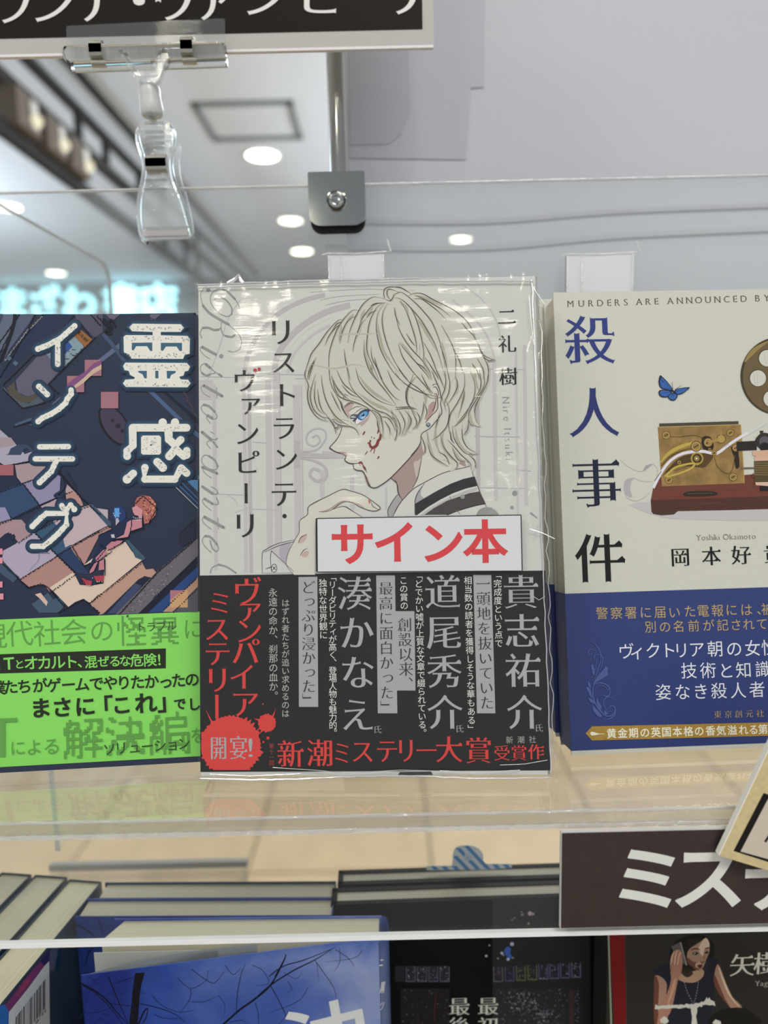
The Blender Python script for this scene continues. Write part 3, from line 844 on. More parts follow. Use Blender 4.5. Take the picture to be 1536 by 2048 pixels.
# upper gripper: flap, two rolls, V arms, springs
Sg = Sheet((0, YS - 0.0026, 1.3), (1, 0, 0), (0, 0, 1))
def gpoly(name, pts, d0, th, m=M_JAW, sm=0, bev=0.0003):
    bm = bmesh.new(); bm_extrude(bm, [q + Vector((0, d0, 0)) for q in px3(Sg, pts, K, X0, Y0, sm)], Vector((0, th, 0)))
    return from_bm(name, bm, m, ck, smooth=True, bevel=bev)
M_FLAP = clear_plastic('clear_flap', haze=0.06, rough=0.02, f0=0.006, f90=0.7, bump=0.15, bscale=(30, 30, 300))
gpoly('front_flap', [(45, 85), (60, 80), (1385, 15), (1402, 25), (1405, 250), (1400, 300), (45, 345)], 0.0010, 0.0006, M_FLAP, bev=0.0001)
def roll(y0, y1, x0, x1, r, d):
    a = Sg.P(X0 + x0 / K, Y0 + y0 / K) + Vector((0, d, 0)); b = Sg.P(X0 + x1 / K, Y0 + y1 / K) + Vector((0, d, 0)); m = Sg.scale(300, 100) / K
    n = 8; bm = bmesh.new(); ax = (b - a); L = ax.length; rr = r * m
    lathe(bm, a, ax, [(0, 0), (rr * 0.7, 0), (rr, rr * 0.3)] + [(rr, L - rr * 0.3), (rr * 0.7, L), (0, L)], 24)
    from_bm('roll', bm, M_GLASS, ck, smooth=True)
roll(350, 318, 48, 1420, 62, -0.0012)
roll(452, 405, 105, 1428, 40, 0.0000)
gpoly('top_bar', [(430, 265), (1410, 215), (1410, 240), (430, 292)], -0.0006, 0.0016)
gpoly('top_bar', [(50, 290), (285, 278), (285, 300), (50, 312)], -0.0006, 0.0016)
gpoly('yoke', [(560, 360), (660, 480), (705, 600), (845, 605), (880, 520), (905, 330), (870, 330), (800, 490), (680, 490), (590, 350)], -0.0034, 0.0026)
gpoly('arm', [(530, 340), (560, 335), (580, 390), (650, 490), (715, 590), (690, 605), (600, 470), (545, 380)], -0.0040, 0.0040, bev=0.0006)
gpoly('arm', [(895, 322), (920, 318), (955, 400), (900, 490), (858, 600), (835, 600), (850, 500), (880, 440)], -0.0040, 0.0040, bev=0.0006)
gpoly('crossbar', [(640, 430), (790, 424), (795, 440), (640, 448)], -0.0046, 0.0012)
gpoly('crossbar', [(655, 545), (870, 530), (872, 552), (660, 568)], -0.0046, 0.0012)
for xa, xb, ya, yb in ((292, 388, 252, 420), (1058, 1150, 222, 395)):
    spring(Sg, xa, xb, ya, yb, -0.0040)
    a = Sg.P(X0 + (xa + 10) / K, Y0 + (yb + 28) / K); m = Sg.scale(300, 100) / K
    bm = bmesh.new(); L = []
    for k in range(9):
        t = math.pi * k / 8
        L.append(Vector((0, -0.0030 - 0.0018 * math.sin(t) , -0.0 + 0.0017 * math.cos(t))))
    vs = [(bm.verts.new(a + v), bm.verts.new(a + v + Vector(((xb - xa + 28) * m, 0, 0.0)))) for v in L]
    for p, q in zip(vs, vs[1:]): bm.faces.new((p[0], p[1], q[1], q[0]))
    bmesh.ops.solidify(bm, geom=bm.faces[:], thickness=0.0004)
    from_bm('spring_foot', bm, M_SPRING, ck, smooth=True)
gpoly('slot_tab', [(1042, 188), (1155, 188), (1155, 232), (1042, 232)], 0.0, 0.0008)
gpoly('slot_tab', [(280, 225), (388, 225), (388, 262), (280, 262)], 0.0, 0.0008)
# ------------------------------------------------------------------ books
M_PAGE = None
def page_mat(h='cdc4ab', sc_=2600):
    m = bpy.data.materials.new('page_edges'); m.use_nodes = True; nt = m.node_tree; b = nt.nodes['Principled BSDF']; N = nt.nodes.new; L = nt.links.new
    b.inputs['Roughness'].default_value = 0.85; b.inputs['Specular IOR Level'].default_value = 0.1
    return m, nt, b
def pages(h, axis):
    """stacked leaf edges: fine lines across the given axis (thickness direction of the book)"""
    key = ('pg', h, tuple(round(a, 3) for a in axis))
    if key in _mats: return _mats[key]
    m, nt, b = page_mat(); N = nt.nodes.new; L = nt.links.new
    tc = N('ShaderNodeTexCoord'); dp = N('ShaderNodeVectorMath'); dp.operation = 'DOT_PRODUCT'; dp.inputs[1].default_value = axis
    L(tc.outputs['Object'], dp.inputs[0])
    ml = N('ShaderNodeMath'); ml.operation = 'MULTIPLY'; ml.inputs[1].default_value = 1500
    L(dp.outputs['Value'], ml.inputs[0])
    nz = N('ShaderNodeTexNoise'); nz.noise_dimensions = '1D'; nz.inputs['Scale'].default_value = 1.0; nz.inputs['Detail'].default_value = 3
    L(ml.outputs[0], nz.inputs['W'])
    mx = N('ShaderNodeMix'); mx.data_type = 'RGBA'; a = alb(h)
    mx.inputs[6].default_value = tuple(x * 0.88 for x in a[:3]) + (1,); mx.inputs[7].default_value = tuple(min(0.9, x * 1.06) for x in a[:3]) + (1,)
    mr = N('ShaderNodeMapRange'); mr.inputs[1].default_value = 0.35; mr.inputs[2].default_value = 0.62
    L(nz.outputs[0], mr.inputs[0]); L(mr.outputs[0], mx.inputs[0]); L(mx.outputs[2], b.inputs['Base Color'])
    _mats[key] = m
    return m

def book(name, label, S, w, h, T, cover, spine='R', group=None, page='cfc7b0', board=0.0008, over=0.001, hard=False, cat='book', extra=None, spine_m=None):
    """cover wrapped round a block of pages; S is the front face, spine on the right (R) or left (L)"""
    t = thing(name, S.A, label, cat, group)
    U, V, N = S.U, S.V, S.N
    bm = bmesh.new()
    bm_box(bm, S.L(0, 0, -board), U * w, V * h, N * board)
    bm_box(bm, S.L(0, 0, -T), U * w, V * h, N * board)
    sp = (w - board, w) if spine == 'R' else (0, board)
    if spine_m is None: bm_box(bm, S.L(sp[0], 0, -T), U * board, V * h, N * T)
    from_bm('cover', bm, cover, t, bevel=min(board * 0.3, 0.0004), seg=1)
    if spine_m is not None:
        bm = bmesh.new(); bm_box(bm, S.L(sp[0] + (0.00005 if spine == 'R' else -0.00005), 0, -T), U * board, V * h, N * T)
        from_bm('spine', bm, spine_m, t, bevel=board * 0.3, seg=1)
    lo, hi = (over, w - board) if spine == 'R' else (board, w - over)
    bm = bmesh.new(); bm_box(bm, S.L(lo, over, -T + board), U * (hi - lo), V * (h - 2 * over), N * (T - 2 * board))
    from_bm('page_block', bm, pages(page, tuple(N)), t)
    return t
def band(t, S, w, T, v0, v1, m, name='paper_band', out=0.00015):
    U, V, N = S.U, S.V, S.N
    bm = bmesh.new()
    bm_box(bm, S.L(-out, v0, 0), U * (w + 2 * out), V * (v1 - v0), N * out)
    bm_box(bm, S.L(-out, v0, -T - out), U * (w + 2 * out), V * (v1 - v0), N * out)
    bm_box(bm, S.L(-out, v0, -T), U * out, V * (v1 - v0), N * T); bm_box(bm, S.L(w, v0, -T), U * out, V * (v1 - v0), N * T)
    return from_bm(name, bm, m, t)
def face_out(pa, pb, lean, T, z0):
    A_ = on_z(*pa, z0 + T * math.sin(math.radians(lean))); B_ = on_z(*pb, z0 + T * math.sin(math.radians(lean)))
    U = (B_ - A_); w = U.length; U.normalize(); l = math.radians(lean)
    V = Vector((-U.y, U.x, 0)) * math.sin(l) + Vector((0, 0, 1)) * math.cos(l)
    return Sheet(A_, U, V), w

# main book
TM = 0.020
SM, WM = face_out((402, 1552), (1100, 1549), 10.0, TM, ZS)
HM = SM.uv(397, 572)[1]
M_WHITE = mat('c9c9c4', 0.45, bump=0.08, bscale=1200)
main = book('wrapped_novel', 'shrink-wrapped pale grey novel with a blond profile and black band, middle of the shelf', SM, WM, HM, TM, M_WHITE, page='d8d2c0')
v0, v1 = SM.uv(750, 1542)[1], SM.uv(750, 1146)[1]
bandM = band(main, SM, WM, TM, v0, v1, mat('1d1b1a', 0.4, spec=0.15))
SMb = Sheet(SM.L(0, 0, 0.00015), SM.U, SM.V)

# left book
TL = 0.016
SL, _w = face_out((0, 1546), (413, 1523), 10.0, TL, ZS)
WL = 0.128
SL.A = SL.A + SL.U * (_w - WL)
HL = SL.uv(200, 628)[1]
left = book('pixel_art_novel', 'dark navy novel with pixel art alley and bright green band, at the left', SL, WL, HL, TL, mat('262e44', 0.45, bump=0.1), page='d8d2c0')
v0, v1 = SL.uv(200, 1523)[1], SL.uv(200, 1231)[1]
bandL = band(left, SL, WL, TL, v0, v1, mat('83d45e', 0.5, bump=0.1))
SLb = Sheet(SL.L(0, 0, 0.00015), SL.U, SL.V)

# right book and the two copies behind it
TR = 0.0145
SR, _w = face_out((1143, 1510), (1536, 1494), 10.0, TR, ZS)
WR = 0.128; HR = SR.uv(1107, 585)[1]
MCRM = mat('c5c5ba', 0.6, bump=0.25, bscale=900)
right = book('telegraph_novel', 'cream novel with a brass telegraph and navy band, front one at the right', SR, WR, HR, TR, MCRM, group=None, page='cfc8b6')
MNAVY = mat('2c3a70', 0.5, bump=0.1, mott=0.05, mscale=900)
v0, v1 = SR.uv(1300, 1495)[1], SR.uv(1300, 1182)[1]
bandR = band(right, SR, WR, TR, v0, v1, MNAVY)
SRb = Sheet(SR.L(0, 0, 0.00015), SR.U, SR.V)
for k, lab in ((1, 'cream novel with navy band standing directly behind the telegraph cover copy'), (2, 'rearmost cream novel with navy band behind the telegraph cover copy')):
    d = Vector((SR.N.x, SR.N.y, 0)).normalized() * (-(TR + 0.0010) * k / math.cos(math.radians(10)))
    Sk = Sheet(SR.A + d - SR.U * 0.0015 * k, SR.U, SR.V)
    bk = book('telegraph_novel', lab, Sk, WR, HR, TR, MCRM, page='cfc8b6')
    band(bk, Sk, WR, TR, v0, v1, MNAVY)

# ------------------------------------------------------------------ lower row (book tops at ZL)
ZL = CAM.z - 0.2216; HL_ = 0.186
o = thing('lower_shelf', (0, 0.3, ZL - HL_ - 0.004), 'clear shelf that carries the lower row of books', 'shelf')
box('shelf_plate', (XL, 0.235, ZL - HL_ - 0.004), (XR, 0.44, ZL - HL_), M_ACR, o)
def upright(x0, y0, x1, y1, h=HL_):
    """standing book face from two top corners"""
    U = Vector((x1 - x0, y1 - y0, 0)); w = U.length
    return Sheet((x0, y0, ZL - h), U, (0, 0, 1)), w
MBLUE = mat('24397c', 0.35, mott=0.15, mscale=40)
gB = 'blue sky novels in the lower row'
# frontmost blue book with its cover sprung open
a, b = on_z(203, 1877, ZL), on_z(757, 1871, ZL)
SB, WB = upright(a.x, a.y, b.x, b.y)
TB = 0.0118
blue = thing('blue_sky_novel', SB.A, 'front blue novel with bare branches, its cover springing open', 'book', gB)
U, V, N = SB.U, SB.V, SB.N
bm = bmesh.new(); bm_box(bm, SB.L(0, 0, -TB), U * WB, V * (HL_ - 0.001), N * TB)
for v in bm.verts:
    if (v.co - SB.A).dot(N) < -TB * 0.5 and (v.co - SB.A).dot(U) < WB * 0.5: v.co += U * 0.0055
from_bm('page_block', bm, pages('cbc4ac', tuple(N)), blue)
bm = bmesh.new(); bm_box(bm, SB.L(0.001, 0, -TB - 0.0006), U * WB, V * HL_, N * 0.0005)
from_bm('back_cover', bm, MBLUE, blue)
# spine: half round
bm = bmesh.new(); n = 12; outer = []
for k in range(n + 1):
    t = math.pi * k / n
    outer.append((WB + 0.0002 + 0.0042 * math.sin(t) ** 0.7, -TB - 0.0006 + (TB + 0.0016) * (1 - math.cos(t)) / 2))
vs = [(bm.verts.new(SB.L(u, 0, d)), bm.verts.new(SB.L(u, HL_, d))) for u, d in outer]
for p, q in zip(vs, vs[1:]): bm.faces.new((p[0], q[0], q[1], p[1]))
bmesh.ops.solidify(bm, geom=bm.faces[:], thickness=0.0004)
from_bm('spine', bm, MBLUE, blue, smooth=True)
tip = on_z(162, 1951, ZL); hinge = SB.L(WB, HL_, 0.0012)
Uc = Vector((hinge.x - tip.x, hinge.y - tip.y, 0))
SC_ = Sheet((tip.x, tip.y, ZL - HL_), Uc, (0, 0, 1)); WC_ = Uc.length
bm = bmesh.new(); bm_box(bm, SC_.L(0, 0, -0.0004), SC_.U * WC_, SC_.V * HL_, SC_.N * 0.0004)
from_bm('front_cover', bm, MBLUE, blue)
bm = bmesh.new(); bm_extrude(bm, [SC_.L(0.0002, HL_ - 0.0004, -0.0005), SB.L(0.0, HL_ - 0.0004, 0.0115), SB.L(0.02, HL_ - 0.0004, 0.0085), SB.L(0.055, HL_ - 0.0004, 0.0035), SB.L(0.085, HL_ - 0.0004, 0.0022), SC_.L(0.085, HL_ - 0.0004, -0.0005)], Vector((0, 0, -0.0003)))
bm.free()
bm = bmesh.new()  # inner flap folded back along the free edge
fl_ = [SC_.L(0.0002, 0, -0.0006), SC_.L(0.02, 0, -0.0050), SC_.L(0.045, 0, -0.0066), SC_.L(0.07, 0, -0.0060)]
vs = [(bm.verts.new(p), bm.verts.new(p + Vector((0, 0, HL_ - 0.0006)))) for p in fl_]
for p, q in zip(vs, vs[1:]): bm.faces.new((p[0], q[0], q[1], p[1]))
bmesh.ops.solidify(bm, geom=bm.faces[:], thickness=0.0002)
from_bm('jacket_flap', bm, mat('aeb3b3', 0.5), blue, smooth=True)
box('first_leaf', (SB.A.x - 0.0008, SB.A.y - 0.0066, ZL - HL_ + 0.001), (SB.A.x + 0.052, SB.A.y - 0.0064, ZL - 0.0014), mat('b4b5b0', 0.6), blue)
# two more copies behind
for (pa, pb, yb_, lab) in (((150, 1833), (664, 1831), 1797, 'second blue novel, middle of the three left page blocks'), ((190, 1797), (668, 1795), 1764, 'rearmost blue novel of the lower left stack')):
    a, b = on_z(*pa, ZL), on_z(*pb, ZL); c = on_z(pa[0], yb_, ZL)
    Sx, wx = upright(a.x, a.y, b.x, b.y)
    book('blue_sky_novel', lab, Sx, wx, HL_, (c.y - a.y) * 0.97, MBLUE if yb_ == 1797 else mat('2b3850', 0.4), group=gB, page='b9b19c', board=0.0004, over=0.0012)
    if yb_ == 1797: SB2 = Sx
# black hardcovers
MBLK = mat('0d0e0e', 0.5, spec=0.12, bump=0.15); gK = 'black hardcovers in the lower row'
xr_ = 0.0962
def hard(pl_, pr_, T, lab, x1=None):
    a, b = on_z(*pl_, ZL), on_z(*pr_, ZL); U = (b - a).normalized(); x1 = x1 or xr_
    b = a + U * ((x1 - a.x) / U.x)
    Sx, wx = upright(a.x, a.y, b.x, b.y)
    return Sx, wx, book('black_hardcover', lab, Sx, wx, HL_, T, MBLK, group=gK, page='c4bca8', board=0.0026, over=0.0006, spine='L')
SK, WK, black = hard((662, 1810), (1120, 1794), 0.0118, 'front black hardcover with dark garden windows on its cover')
hard((675, 1770), (1120, 1755), 0.0112, 'rear black hardcover with a blue striped slip on top')
# red edged book at the right
a, b = on_z(1214, 1862, ZL), on_z(1536, 1850, ZL)
SW, WW = upright(a.x, a.y, a.x + 0.128 * (b - a).normalized().x, a.y + 0.128 * (b - a).normalized().y)
red = book('red_edged_novel', 'dark novel with a red left edge and a woman holding a phone', SW, WW, HL_, 0.017, mat('26241f', 0.45), page='c9c2ac', spine='L')
# leaning left books, seen from their right side
th = math.radians(8); D = Vector((math.sin(th), math.cos(th), 0)); gP = 'purple novels at the lower left'
P1 = on_z(203, 1763, ZL); WP = 0.112
MPUR = mat('2f3a4a', 0.4)
SP = Sheet(P1 - D * WP - Vector((0, 0, HL_)), D, (0, 0, 1))
purple = book('purple_novel', 'blue purple novel with a white barcode panel, at the lower left corner', SP, WP, HL_, 0.0168, MPUR, group=gP, page='c3bba0', board=0.0004, over=0.001)
S2 = Sheet(SP.A - SP.N * 0.0190 + D * 0.0015, D, (0, 0, 1))
book('purple_novel', 'novel just left of the barcode book at the frame edge', S2, WP, HL_, 0.0170, MPUR, group=gP, page='b9b19a', board=0.0004, over=0.001)
S3 = Sheet(S2.A - SP.N * 0.0192, D, (0, 0, 1))
book('purple_novel', 'leftmost novel of the lower row, cut by the frame', S3, WP, HL_, 0.016, MPUR, group=gP, page='b9b19a', board=0.0004, over=0.001)
# striped paper slip
ysl = on_z(940, 1742, ZL).y
Sq = Sheet((0, ysl, ZL), (1, 0, 0), (0, 0, 1))
q = lambda X, Y: (620 + X / 2.954, 1660 + Y / 2.954)
out = [q(690, 238), q(690, 214), q(838, 212), (905.5, 1719), (905.8, 1708), (910, 1697), (917, 1692.5), (930, 1691), (945, 1692), (957, 1697), (965, 1706), (967, 1716), (966, 1728), q(1190, 201), q(1192, 224), q(1030, 234)]
sl = thing('striped_slip', Sq.P(935, 1735), 'blue and white striped paper slip on the rearmost black hardcover', 'slip')
bm = bmesh.new(); bm_extrude(bm, [Sq.P(*p) for p in out], Vector((0, 0.0003, 0))); from_bm('paper', bm, mat('c5c8cc', 0.5), sl)
A = Art(Sq)
def inside(p, poly):
    c = False
    for i in range(len(poly)):
        (x1, y1), (x2, y2) = poly[i - 1], poly[i]
        if (y1 > p[1]) != (y2 > p[1]) and p[0] < (x2 - x1) * (p[1] - y1) / (y2 - y1) + x1: c = not c
    return c
A.up()
for k in range(-8, 12):   # stripes, cut to the outline
    x = 905 + k * 21
    run = []
    for j in range(0, 100):
        y = 1690 + j * 0.5; xx = x + (y - 1690) * 0.95
        ok = inside((xx + 1, y), out) and inside((xx + 9, y), out)
        if ok: run.append((xx, y))
    if len(run) > 2: A.poly([run[0], (run[0][0] + 10, run[0][1]), (run[-1][0] + 10, run[-1][1]), run[-1]], '3f80b4')
A.disc(936, 1714, 8, 'b9c6d2'); A.disc(936, 1714, 6.5, '6f9ac0'); A.disc(936, 1714, 5, 'c5cdd4'); A.char('6', 936, 1714, 10, '4a6f90', 'bold')
A.done('striped_print', sl)
# ------------------------------------------------------------------ print on the middle novel
A = Art(SM); A.rough = 0.5
A.clip = None
G1, G2, G3 = 'bdbab9', 'b3b0b1', 'b7b4b4'
# faint gothic gate in the background
for pts, w, c in (([(489, 745), (496, 710), (520, 665), (560, 625), (610, 600), (650, 590)], 9, G2), ([(548, 745), (560, 700), (600, 655), (650, 625), (700, 610)], 12, G2), ([(575, 745), (590, 705), (625, 670), (660, 650)], 5, G1),
                  ([(560, 745), (572, 705), (610, 662), (660, 634)], 2, 'cfcfca'), ([(412, 768), (440, 690), (455, 640), (480, 600)], 1.5, G2), ([(928, 571), (965, 600), (992, 640), (1004, 690)], 1.4, G2), ([(905, 600), (960, 650), (985, 700), (990, 740)], 4, G1)):
    A.line(pts, w, c, taper=(1, 1))
for x0, x1, y0, y1, c in ((484, 491, 745, 1146, G1), (494, 501, 745, 1146, G2), (530, 542, 760, 1146, G1), (546, 560, 745, 1130, G1), (558, 560, 745, 1130, G2), (586, 600, 770, 1110, G1), (602, 604, 770, 1100, G2), (424, 431, 770, 1140, G1), (399, 426, 760, 800, G1),
                          (950, 958, 740, 1000, G2), (985, 992, 720, 1000, G1), (1030, 1034, 700, 1030, G1), (1046, 1052, 690, 1010, G1), (640, 648, 940, 1030, G1), (700, 708, 950, 1020, G1), (770, 774, 975, 1020, G1)):
    A.line([(x0 / 2 + x1 / 2, y0), (x0 / 2 + x1 / 2 + (y1 - y0) * 0.012, y1)], x1 - x0, c, sm=0, taper=(1, 1))
for x0, x1, y, w in ((400, 485, 753, 1.2), (495, 560, 752, 1.2), (505, 535, 884, 1.5), (505, 560, 1018, 1.2), (430, 495, 988, 1.4), (535, 640, 748, 1.5), (590, 700, 757, 1.2), (948, 990, 872, 1.5), (950, 1040, 872, 1.2), (960, 1050, 975, 1.4), (955, 1050, 737, 1.2), (1040, 1062, 940, 1.5)):
    A.line([(x0, y), (x1, y + 2)], w, G2, sm=0, taper=(1, 1))
A.rect(588, 880, 600, 936, G2)
A.line([(598, 909), (640, 912), (690, 914)], 10, G2, taper=(1, .4))
A.line([(600, 903), (632, 900), (650, 880), (650, 862), (632, 857), (615, 868), (614, 885), (628, 892), (640, 882), (634, 871), (624, 875)], 3.2, G2, taper=(1, 1))
A.line([(600, 916), (630, 922), (650, 935), (652, 955), (634, 962), (620, 950), (626, 938), (640, 942)], 6, G2, taper=(.6, 1))
A.line([(645, 905), (665, 908), (684, 914)], 7, G3, taper=(1, .2))
for p in ([(470, 1025), (505, 1012)], [(455, 990), (470, 1000), (475, 1012)], [(640, 600), (680, 592), (760, 588)], [(650, 610), (700, 600), (780, 596)], [(620, 584), (720, 578), (830, 580)]): A.line(p, 1.6, G1, taper=(.5, .3))
# script letters down the left side
A.zoom(390, 560, 6.83); SG = '8f918c'
def scr(lst):
    for pts, w in lst: A.line([p for p in pts], w / 6.83, SG, taper=(1, 1), round_=True)
scr([([(200, 120), (150, 97), (92, 150), (76, 230), (110, 350)], 8), ([(110, 350), (200, 452), (350, 545), (460, 605)], 32), ([(450, 600), (590, 730), (635, 840), (610, 940), (530, 980), (450, 968)], 9),
     ([(625, 430), (590, 330), (540, 250)], 10), ([(545, 258), (450, 165), (380, 132)], 26), ([(385, 133), (320, 122), (230, 180), (212, 290), (290, 420), (420, 495), (500, 470)], 9), ([(500, 470), (500, 380), (430, 278), (360, 236)], 16), ([(360, 236), (310, 226), (265, 270)], 9),
     ([(90, 790), (70, 720), (100, 655)], 10), ([(110, 652), (180, 650), (260, 680), (320, 675)], 28), ([(320, 675), (352, 645), (360, 580)], 10), ([(352, 655), (380, 735), (440, 778)], 14), ([(420, 762), (500, 775), (540, 750)], 26), ([(530, 760), (600, 690)], 9),
     ([(100, 915), (285, 1015)], 34), ([(90, 905), (70, 950), (120, 1020), (200, 1075)], 8),
     ([(365, 1315), (330, 1290)], 26), ([(330, 1290), (270, 1250), (205, 1195)], 10), ([(205, 1195), (150, 1150)], 34), ([(130, 1138), (80, 1170), (76, 1240), (110, 1285)], 8), ([(95, 1270), (150, 1300), (200, 1290)], 26), ([(200, 1285), (275, 1268)], 8),
     ([(120, 1442), (370, 1582)], 36), ([(110, 1435), (80, 1480), (120, 1550), (205, 1600)], 8), ([(292, 1470), (300, 1610)], 8),
     ([(120, 1702), (190, 1722), (270, 1800)], 28), ([(270, 1800), (302, 1860), (280, 1895), (240, 1900)], 9), ([(235, 1885), (175, 1850)], 34), ([(170, 1850), (100, 1790), (85, 1730), (120, 1700)], 9), ([(160, 1850), (160, 1890), (210, 1955)], 8)])
A.disc(178, 130, 28 / 1, SG); A.disc(358, 1038, 27, SG)
A.zoom(390, 850, 6.83)
scr([([(95, 95), (210, 190)], 36), ([(200, 185), (270, 200), (305, 180)], 14), ([(210, 90), (265, 120)], 7), ([(302, 300), (255, 235)], 24), ([(255, 235), (200, 210), (158, 250), (210, 320)], 8),
     ([(190, 420), (130, 410), (95, 450), (100, 520), (180, 590), (280, 608), (312, 560)], 9), ([(310, 565), (270, 480), (190, 422)], 24), ([(100, 575), (160, 595), (300, 660)], 34), ([(100, 590), (130, 650), (220, 720)], 8),
     ([(100, 840), (240, 935)], 34), ([(220, 930), (280, 945), (315, 925)], 12), ([(220, 840), (300, 890), (300, 945)], 8), ([(130, 1005), (240, 1075)], 30), ([(240, 1075), (290, 1085), (318, 1060), (290, 990)], 12), ([(140, 995), (100, 1030), (130, 1090), (220, 1165)], 8),
     ([(130, 1255), (390, 1398)], 36), ([(125, 1248), (98, 1290), (130, 1350), (220, 1420)], 8), ([(310, 1270), (320, 1420)], 8),
     ([(220, 1740), (130, 1650), (98, 1570), (130, 1515)], 9), ([(140, 1515), (210, 1530), (300, 1630)], 28), ([(300, 1630), (322, 1690), (290, 1730)], 10), ([(285, 1725), (235, 1680), (205, 1580)], 16),
     ([(210, 2020), (235, 1945), (330, 1905)], 12), ([(320, 1905), (430, 1935), (560, 2020)], 20)])
A.X = None
# figure: skin, neck, shirt
SK_, LN, NS = 'cecbbf', '3b3634', 'a38d88'
A.poly([(848, 965), (888, 945), (935, 934), (941, 933), (946, 952), (972, 1010), (975, 1033), (776, 1034), (778, 1010), (795, 988), (805, 1000), (826, 978)], 'cccbc5')
A.poly([(684.6, 852), (659.9, 895), (673, 904), (690, 912), (690, 921), (697, 925.5), (707, 928), (708, 936), (714, 940), (725, 942), (730, 950), (735, 964), (740, 973), (751, 975.5), (765, 968), (781, 956), (795, 968), (797, 985), (805, 1000), (826, 978), (848, 965), (888, 945.6), (934, 934), (930, 880), (900, 800), (860, 770), (760, 760), (680, 800), (676, 830)], SK_)
A.poly([(781, 956), (795, 968), (797, 985), (805, 1000), (824, 978), (833, 961), (837.5, 941.7), (842, 917), (844, 911.7), (852, 905), (846, 880), (842, 870), (839, 889), (816, 920), (796, 941)], NS, 2)
A.zoom(790, 900, 7.68)
A.poly([(290, 190), (360, 160), (400, 130), (365, 320), (330, 430), (300, 300)], 'bfb2ab', 3)
A.poly([(960, 190), (1070, 190), (1090, 260), (1000, 220)], NS, 2)
A.X = None
# collar insides and stripes
A.zoom(640, 860, 7.68)
A.poly([(1195, 985), (1265, 1080), (1180, 1220), (1120, 1330), (1050, 1330), (1045, 1230), (1110, 1100)], 'a09d9f')
A.X = None; A.zoom(790, 900, 7.68)
A.poly([(310, 825), (300, 760), (350, 640), (450, 520), (400, 620), (400, 700), (440, 740)], 'a09ea2', 2)
A.poly([(310, 825), (450, 740), (640, 630), (850, 520), (1050, 445), (1220, 405), (1268, 550), (1100, 590), (900, 660), (700, 760), (500, 880), (340, 1000), (310, 1000)], '242125')
A.poly([(380, 1010), (520, 900), (720, 790), (920, 690), (1100, 620), (1250, 575), (1260, 620), (1130, 660), (900, 735), (700, 830), (470, 985), (440, 1010)], 'b3b1b3')
A.poly([(450, 998), (600, 890), (800, 780), (1000, 710), (1150, 660), (1300, 635), (1392, 820), (1200, 860), (950, 930), (800, 995)], '423d3c')
A.line([(800, 1000), (950, 940), (1200, 865), (1392, 825)], 14 / 7.68, '1f1c1c', taper=(1, 1))
A.poly([(1260, 975), (1290, 920), (1380, 880), (1480, 890), (1560, 950), (1580, 1000), (1270, 1010)], '8e908c', 2)
for k in range(14):
    a = math.pi + math.pi * k / 13; A.poly([(1420 + 130 * math.cos(a), 990 + 100 * math.sin(a)), (1420 + 165 * math.cos(a + 0.06), 990 + 128 * math.sin(a + 0.06)), (1420 + 130 * math.cos(a + 0.14), 990 + 100 * math.sin(a + 0.14))], '8e908c')
A.disc(1038, 718, 34, '8e908c')
A.X = None
A.disc(1029.7, 986, 5, '8e908c'); A.disc(1024, 1014.6, 3.2, '8e908c'); A.line([(1061, 1025), (1075, 1036)], 3, '8e908c', sm=0, taper=(1, .3))
for z_, lst in (((790, 900), ([(0, 960), (60, 840), (115, 770), (280, 600), (450, 500), (750, 350), (1090, 265), (1165, 250), (1200, 400)], [(0, 465), (30, 520), (50, 660), (115, 770)], [(450, 520), (360, 640), (310, 780), (305, 1000)], [(1220, 405), (1268, 550), (1300, 635), (1400, 870)], [(415, 90), (380, 280), (340, 450), (260, 600)], [(840, 710), (860, 760)], [(960, 935), (1000, 990)])),
                ((640, 860), ([(1085, 735), (1180, 820), (1205, 960), (1265, 1080)], [(1195, 985), (1110, 1100), (1045, 1230), (1050, 1330)], [(1265, 1080), (1180, 1200), (1120, 1330)]))):
    A.zoom(z_[0], z_[1], 7.68); A.lines(lst, 1.5, LN, taper=(.6, .6))
A.X = None
# hand
A.zoom(500, 960, 5.486)
A.poly([(480, 1040), (400, 930), (420, 800), (490, 660), (540, 570), (545, 450), (630, 380), (650, 290), (850, 180), (1010, 105), (1100, 120), (1240, 165), (1350, 240), (1430, 310), (1380, 340), (1300, 330), (1200, 290), (1130, 250), (1030, 235), (900, 320), (1030, 290), (1200, 390), (1240, 420), (720, 430), (715, 1040)], SK_)
A.poly([(130, 1020), (130, 800), (180, 760), (300, 700), (490, 655), (430, 780), (400, 930), (480, 1020)], 'bebcbb')
A.poly([(140, 1020), (140, 810), (230, 780), (330, 890), (460, 1010)], 'c8c8c4')
A.poly([(330, 720), (450, 690), (420, 790), (390, 920), (330, 850)], 'a9a5ae', 2)
A.poly([(760, 350), (850, 345), (1020, 245), (1130, 250), (1260, 310), (1180, 255), (1030, 225), (950, 260), (860, 320)], 'ab938a', 2)
A.poly([(530, 700), (560, 620), (625, 600), (600, 670)], 'c0a89c', 2); A.poly([(560, 830), (600, 780), (650, 790), (620, 850)], 'c0a89c', 2)
